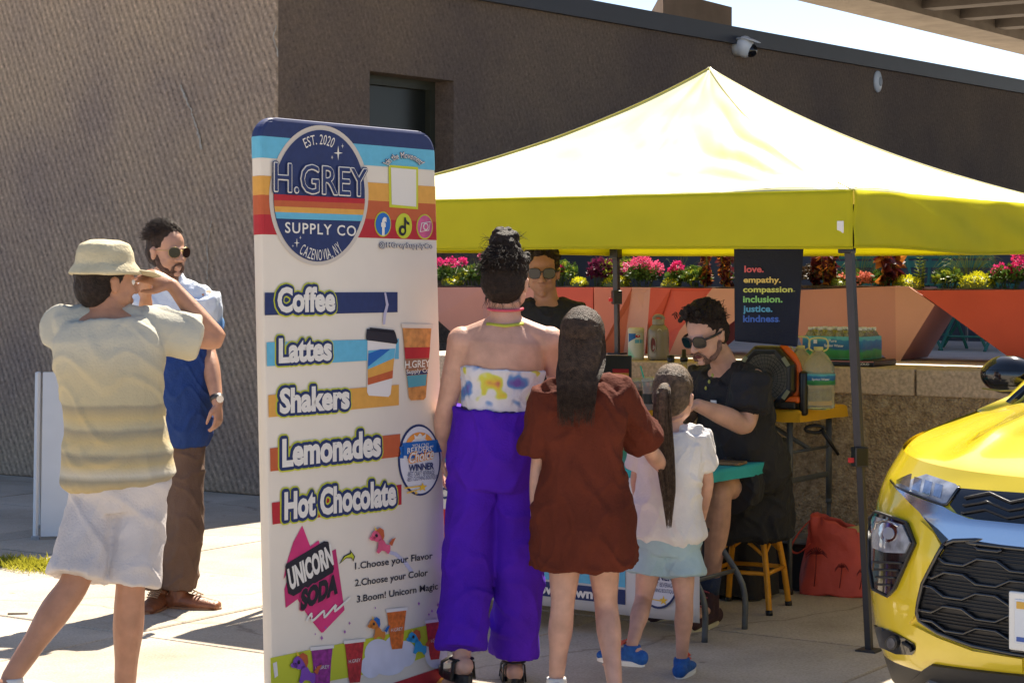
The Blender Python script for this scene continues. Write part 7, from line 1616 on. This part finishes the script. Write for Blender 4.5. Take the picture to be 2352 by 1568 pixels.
def bush(x, w_, h, lbl, b_=10.98, m=None, n=260, ll=.034, lw_=.028, flowers=(), fm=None, m2=None, cat='plant'):
    p = base(x, b_); o_ = thing('flowering_plant' if flowers else 'leafy_plant', lbl, cat, tuple(p), GRP); R_ = w_/394/2; H_ = h/394; q = MB(); q2_ = MB(); st_ = MB()
    for _ in range(int(n*1.7)):
        t_ = rl.random()**.6; d = rdir(-.2); c = p+V((d.x*R_*t_, d.y*.15*t_, H_*.5+d.z*H_*.5*t_)); (q2_ if (m2 and rl.random() < .3) else q).v and None
        leaf(q2_ if (m2 and rl.random() < .35) else q, c, d+rdir(-.5)*.9, ll*rl.uniform(.6, 1.2), lw_*rl.uniform(.6, 1.2), rdir(-1))
    for k in range(12): a = rl.uniform(-1, 1); st_.tube([p+V((a*R_*.4, 0, -.01)), p+V((a*R_*.7, rl.uniform(-.08, .08), H_*.6)), p+V((a*R_*.9, rl.uniform(-.1, .1), H_))], [.0025, .002, .001], 5)
    f_ = q.build('foliage', m or m_g1, o_); f_['kind'] = 'stuff'
    if q2_.v: f_ = q2_.build('foliage', m2, o_); f_['kind'] = 'stuff'
    f_ = st_.build('stems', m_st2, o_); f_['kind'] = 'stuff'
    for fx, fy, fr_2 in flowers:
        c = PX(fx, fy, b_-.05); rr = fr_2*1.35/394; q = MB()
        for _ in range(130): d = rdir(-.4); leaf(q, c+d*rr*rl.uniform(.55, 1), d+rdir()*.8, .016, .014, rdir(-1))
        q.build('flower_head', fm or m_pf, o_); q = MB(); q.tube([p+(c-p)*.2, lerp(p, c, .6)+V((.004, 0, .0)), c], [.0022]*3, 5); q.build('flower_stalk', m_st2, o_)
    return o_
def spike(x, w_, h, lbl, b_=10.9, m=None, m2=None, n=120, ll=.05, lw_=.034, low=0):
    """tall coleus-like stems with hanging leaves"""
    p = base(x, b_); o_ = thing('tall_leafy_plant', lbl, 'plant', tuple(p), GRP); H_ = h/394; R_ = w_/394/2; q = MB(); q2_ = MB(); st_ = MB()
    for s_ in range(4):
        a = rl.uniform(-.7, .7); top_ = p+V((a*R_, rl.uniform(-.06, .06), H_*rl.uniform(.85, 1.05))); st_.tube([p+V((a*R_*.4, 0, 0)), lerp(p, top_, .5)+V((a*R_*.3, 0, 0)), top_], [.004, .0035, .002], 6)
        for _ in range(n//4):
            t_ = rl.uniform(.1, 1.02); c = lerp(p+V((a*R_*.4, 0, 0)), top_, t_); d = V((rl.uniform(-1, 1), rl.uniform(-1, 1), rl.uniform(-.9, .3))); leaf(q if rl.random() < .66 else q2_, c, d, ll*rl.uniform(.6, 1.2), lw_*rl.uniform(.7, 1.2), rdir(-1))
    f_ = q.build('foliage', m or m_mr, o_); f_['kind'] = 'stuff'; f_ = q2_.build('foliage', m2 or m_mo, o_); f_['kind'] = 'stuff'; f_ = st_.build('stems', m_st2, o_); f_['kind'] = 'stuff'; return o_
def grass(x, w_, h, lbl, n=34, b_=11.0, m=None):
    p = base(x, b_); o_ = MB()
    for _ in range(n):
        a = rl.uniform(-1, 1); W_ = w_/394/2*a; H_ = h/394*rl.uniform(.7, 1.1)*(1-.35*abs(a)); y_ = rl.uniform(-.15, .1); pts = catmull([p, p+V((W_*.35, y_*.3, H_*.6)), p+V((W_*.8, y_*.8, H_)), p+V((W_*1.15, y_, H_*rl.uniform(.55, .95)))], 4); o_.tube(pts, [(.0022*(1-i/14), .0008) for i in range(13)], 4)
    ob = o_.build('ornamental_grass', m or m_gr); ob['kind'] = 'stuff'; return ob
bush(1030, 70, 50, 'green geranium with bright pink heads just right of the tall sign', flowers=((1008, 606, 10), (1062, 603, 9), (1035, 604, 12)), n=240)
mound(1040, 66, 24, lbl='yellow-green sedum mound nearest the tall sign')
bush(1085, 70, 48, 'dark green leafy plant behind the woman with the bun', m2=m_g3)
bush(1118, 60, 60, 'pink geranium reaching up left of the upswept dark hair', flowers=((1112, 590, 11), (1122, 582, 9)))
bush(1180, 80, 50, 'leafy green plant hidden behind the upswept hair', m2=m_g3)
bush(1290, 80, 62, 'geranium with faded pink blooms beside the standing vendor', flowers=((1272, 606, 12), (1285, 620, 9)), m2=m_g3)
mound(1330, 50, 22, lbl='yellow-green sedum mound left of the rear canopy pole')
bush(1375, 50, 70, 'purple leaved bush just right of the rear canopy pole', m=m_pp, n=300, ll=.03)
bush(1405, 60, 68, 'purple and lime leafy bush right of the rear canopy pole', m=m_pp, m2=m_g3, n=260, ll=.03)
mound(1416, 82, 27, lbl='widest bright yellow sedum mound right of the rear canopy pole', n=600)
bush(1432, 60, 85, 'tall lime leaved plant under the folded canopy edge', m=m_g3, n=160, ll=.025, b_=11.1)
bush(1478, 90, 52, 'green geranium with big pink blooms above the coral facets', flowers=((1447, 617, 15), (1468, 606, 17), (1482, 604, 13), (1508, 617, 14)), fm=leafmat('bright_pink_petal', (.72, .10, .24), .35, .2), n=380)
bush(1554, 50, 40, 'small geranium with a dark pink bloom over the deep crease', flowers=((1556, 613, 11), (1546, 622, 8)), n=120)
mound(1542, 52, 20, lbl='flat yellow-green sedum over the deep crease', n=300)
bush(1600, 80, 45, 'variegated green and yellow leafy plant left of the dark red stems', m2=m_g3, n=320)
spike(1620, 46, 95, 'tall maroon and amber coleus, left one of the pair left of the black banner', n=150)
spike(1668, 48, 95, 'tall maroon and amber coleus, right one of the pair beside the black banner', n=160)
bush(1720, 70, 55, 'green leafy plant mostly hidden by the black banner')
bush(1780, 70, 55, 'green leafy plant wholly behind the black banner', m2=m_g3)
spike(1868, 60, 95, 'tall dark coleus just right of the black banner', n=190, m2=m_mr)
spike(1900, 56, 92, 'dark coleus with amber tips left of the front canopy pole', n=150)
bush(1880, 80, 55, 'low dark bronze leafy bush under the tall coleus', m=leafmat('bronze_leaf', (.06, .035, .02), .2), n=340)
mound(1925, 46, 24, lbl='small yellow-green mound left of the front canopy pole', m=m_g3, n=260)
bush(1955, 60, 40, 'salmon blooms close behind the front canopy pole', flowers=((1940, 643, 11), (1978, 641, 12), (1992, 640, 10), (2003, 644, 9)), fm=m_sf2, n=90)
grass(1975, 120, 92, '')
bush(2022, 50, 34, 'dark green low plant beneath the brown drooping leaves', n=200, flowers=((2050, 634, 9),), fm=m_sf2)
spike(2040, 62, 90, 'large brown and amber drooping leaves right of the front canopy pole', n=60, ll=.095, lw_=.075, m2=m_mo)
mound(2085, 76, 28, lbl='bright sedum mound at the corner of the pink planter', n=520)
yp = bush(2116, 30, 64, 'young upright plant with pale green paired leaves at the pink planter corner', n=0)
q = MB(); p0_ = base(2112, 10.95); 
for k in range(7):
    for s_ in (-1, 1): leaf(q, p0_+UP*(.05+.02*k), V((s_, -.3, .35)), .05-.004*k, .022)
f_ = q.build('foliage', m_g3, yp); q = MB(); q.tube([p0_, p0_+UP*.19], [.003, .0015], 5); q.build('stem', m_st2, yp)
bush(2178, 70, 40, 'green and bronze leafy plant left of the widest right-hand sedum', m2=m_g3, n=240)
mound(2245, 92, 35, lbl='widest yellow-green sedum mound on the red planter', n=700)
grass(2225, 150, 95, '', n=60)
bush(2320, 90, 48, 'green geranium with magenta heads at the right edge', flowers=((2298, 625, 14), (2322, 628, 12), (2345, 610, 14), (2340, 592, 13)), n=380)
grass(1560, 130, 85, '', n=12); grass(1100, 110, 80, '', n=12)
# green folding cafe chairs and table behind the planters
m_gc = mat('green_chair_paint', (.03, .17, .12), .45, .1, 10)
def cafe_chair(loc_, lbl):
    c = thing('folding_chair', lbl, 'chair', tuple(loc_), 'green folding chairs on the plaza'); q0 = V(loc_)
    for s_ in (-1, 1):
        x = .19*s_; q = MB(); q.tube([q0+V((x, -.20, 0)), q0+V((x, .08, .40)), q0+V((x, .20, .74))], [.011, .011, .011], 6); q.build('back_leg', m_gc, c)
        q = MB(); q.tube([q0+V((x*.86, .20, 0)), q0+V((x*.86, -.16, .42))], [.011]*2, 6); q.build('front_leg', m_gc, c)
    for k in range(6): q = MB(); q.box(q0+V((0, -.17+.062*k, .425)), (.40, .045, .014)); q.build('seat_slat', m_gc, c, bevel=.003)
    for h_, y_ in ((.70, .185), (.62, .155), (.56, .135)): q = MB(); q.box(q0+V((0, y_, h_)), (.38, .014, .045)); q.build('back_slat', m_gc, c, bevel=.003)
    q = MB(); q.tube([q0+V((-.16, .12, .09)), q0+V((.16, .12, .09))], [.008]*2, 6); q.build('stretcher', m_gc, c)
    return c
ch0 = cafe_chair((0, 0, 0), 'x')
CHS = [(2168, 13.2, .5, 'green folding cafe chair whose slatted back shows above the red planter'), (2062, 13.5, -.4, 'green folding cafe chair behind the corner of the pink planter'), (2245, 13.0, 2.4, 'green folding cafe chair, its legs seen through the gap beside the red planter'), (1965, 13.5, .2, 'green folding cafe chair behind the front canopy pole')]
for i, (x, z, rz, lb) in enumerate(CHS):
    o_ = ch0 if i == 0 else copy_tree(ch0); p = P(x, 700, z); o_.location = (p.x, p.y, PH+.001); o_.rotation_euler = (0, 0, rz); o_['label'] = lb
tp0 = P(2008, 700, 13.9); tb_ = thing('cafe_table', 'round green cafe table behind the flowers right of the front canopy pole', 'table', (tp0.x, tp0.y, PH+.001)); tp0.z = PH
q = MB(); q.lathe(tp0+UP*.48, [(.36, 0), (.37, .008), (.37, .02), (0, .022)], 32); q.build('tabletop', m_gc, tb_, True)
for k in range(4): a = pi/4+pi/2*k; q = MB(); q.tube([tp0+V((cos(a)*.3, sin(a)*.3, .001)), tp0+V((-cos(a)*.05, -sin(a)*.05, .48))], [.012]*2, 6); q.build('leg', m_gc, tb_)
# weeds in the pavement joint
def weeds(x, y, w_, d_, n, seed):
    r_ = random.Random(seed); c = G(x, y); q = MB()
    for _ in range(n):
        p = c+E*r_.gauss(0, w_)+N*r_.gauss(0, d_); p.z = 0; d = V((r_.uniform(-1, 1), r_.uniform(-1, 1), r_.uniform(.3, 1.2))); leaf(q, p, d, r_.uniform(.02, .07), r_.uniform(.004, .010))
    o_ = q.build('weeds', leafmat('weed_blade', (.42, .40, .04), .4)); o_['kind'] = 'stuff'
weeds(78, 1302, .16, .07, 1500, 3); weeds(215, 1312, .10, .05, 500, 4)
q = MB(); c = G(40, 1412); q.tube([c-V((.045, 0, -.006)), c+V((.045, .01, .006))], [.006, .004], 6); o_ = q.build('twig', mat('dry_twig', (.15, .11, .08), .9)); tag(o_, 'short dark twig lying on the sunlit pavement at the left edge', 'twig')
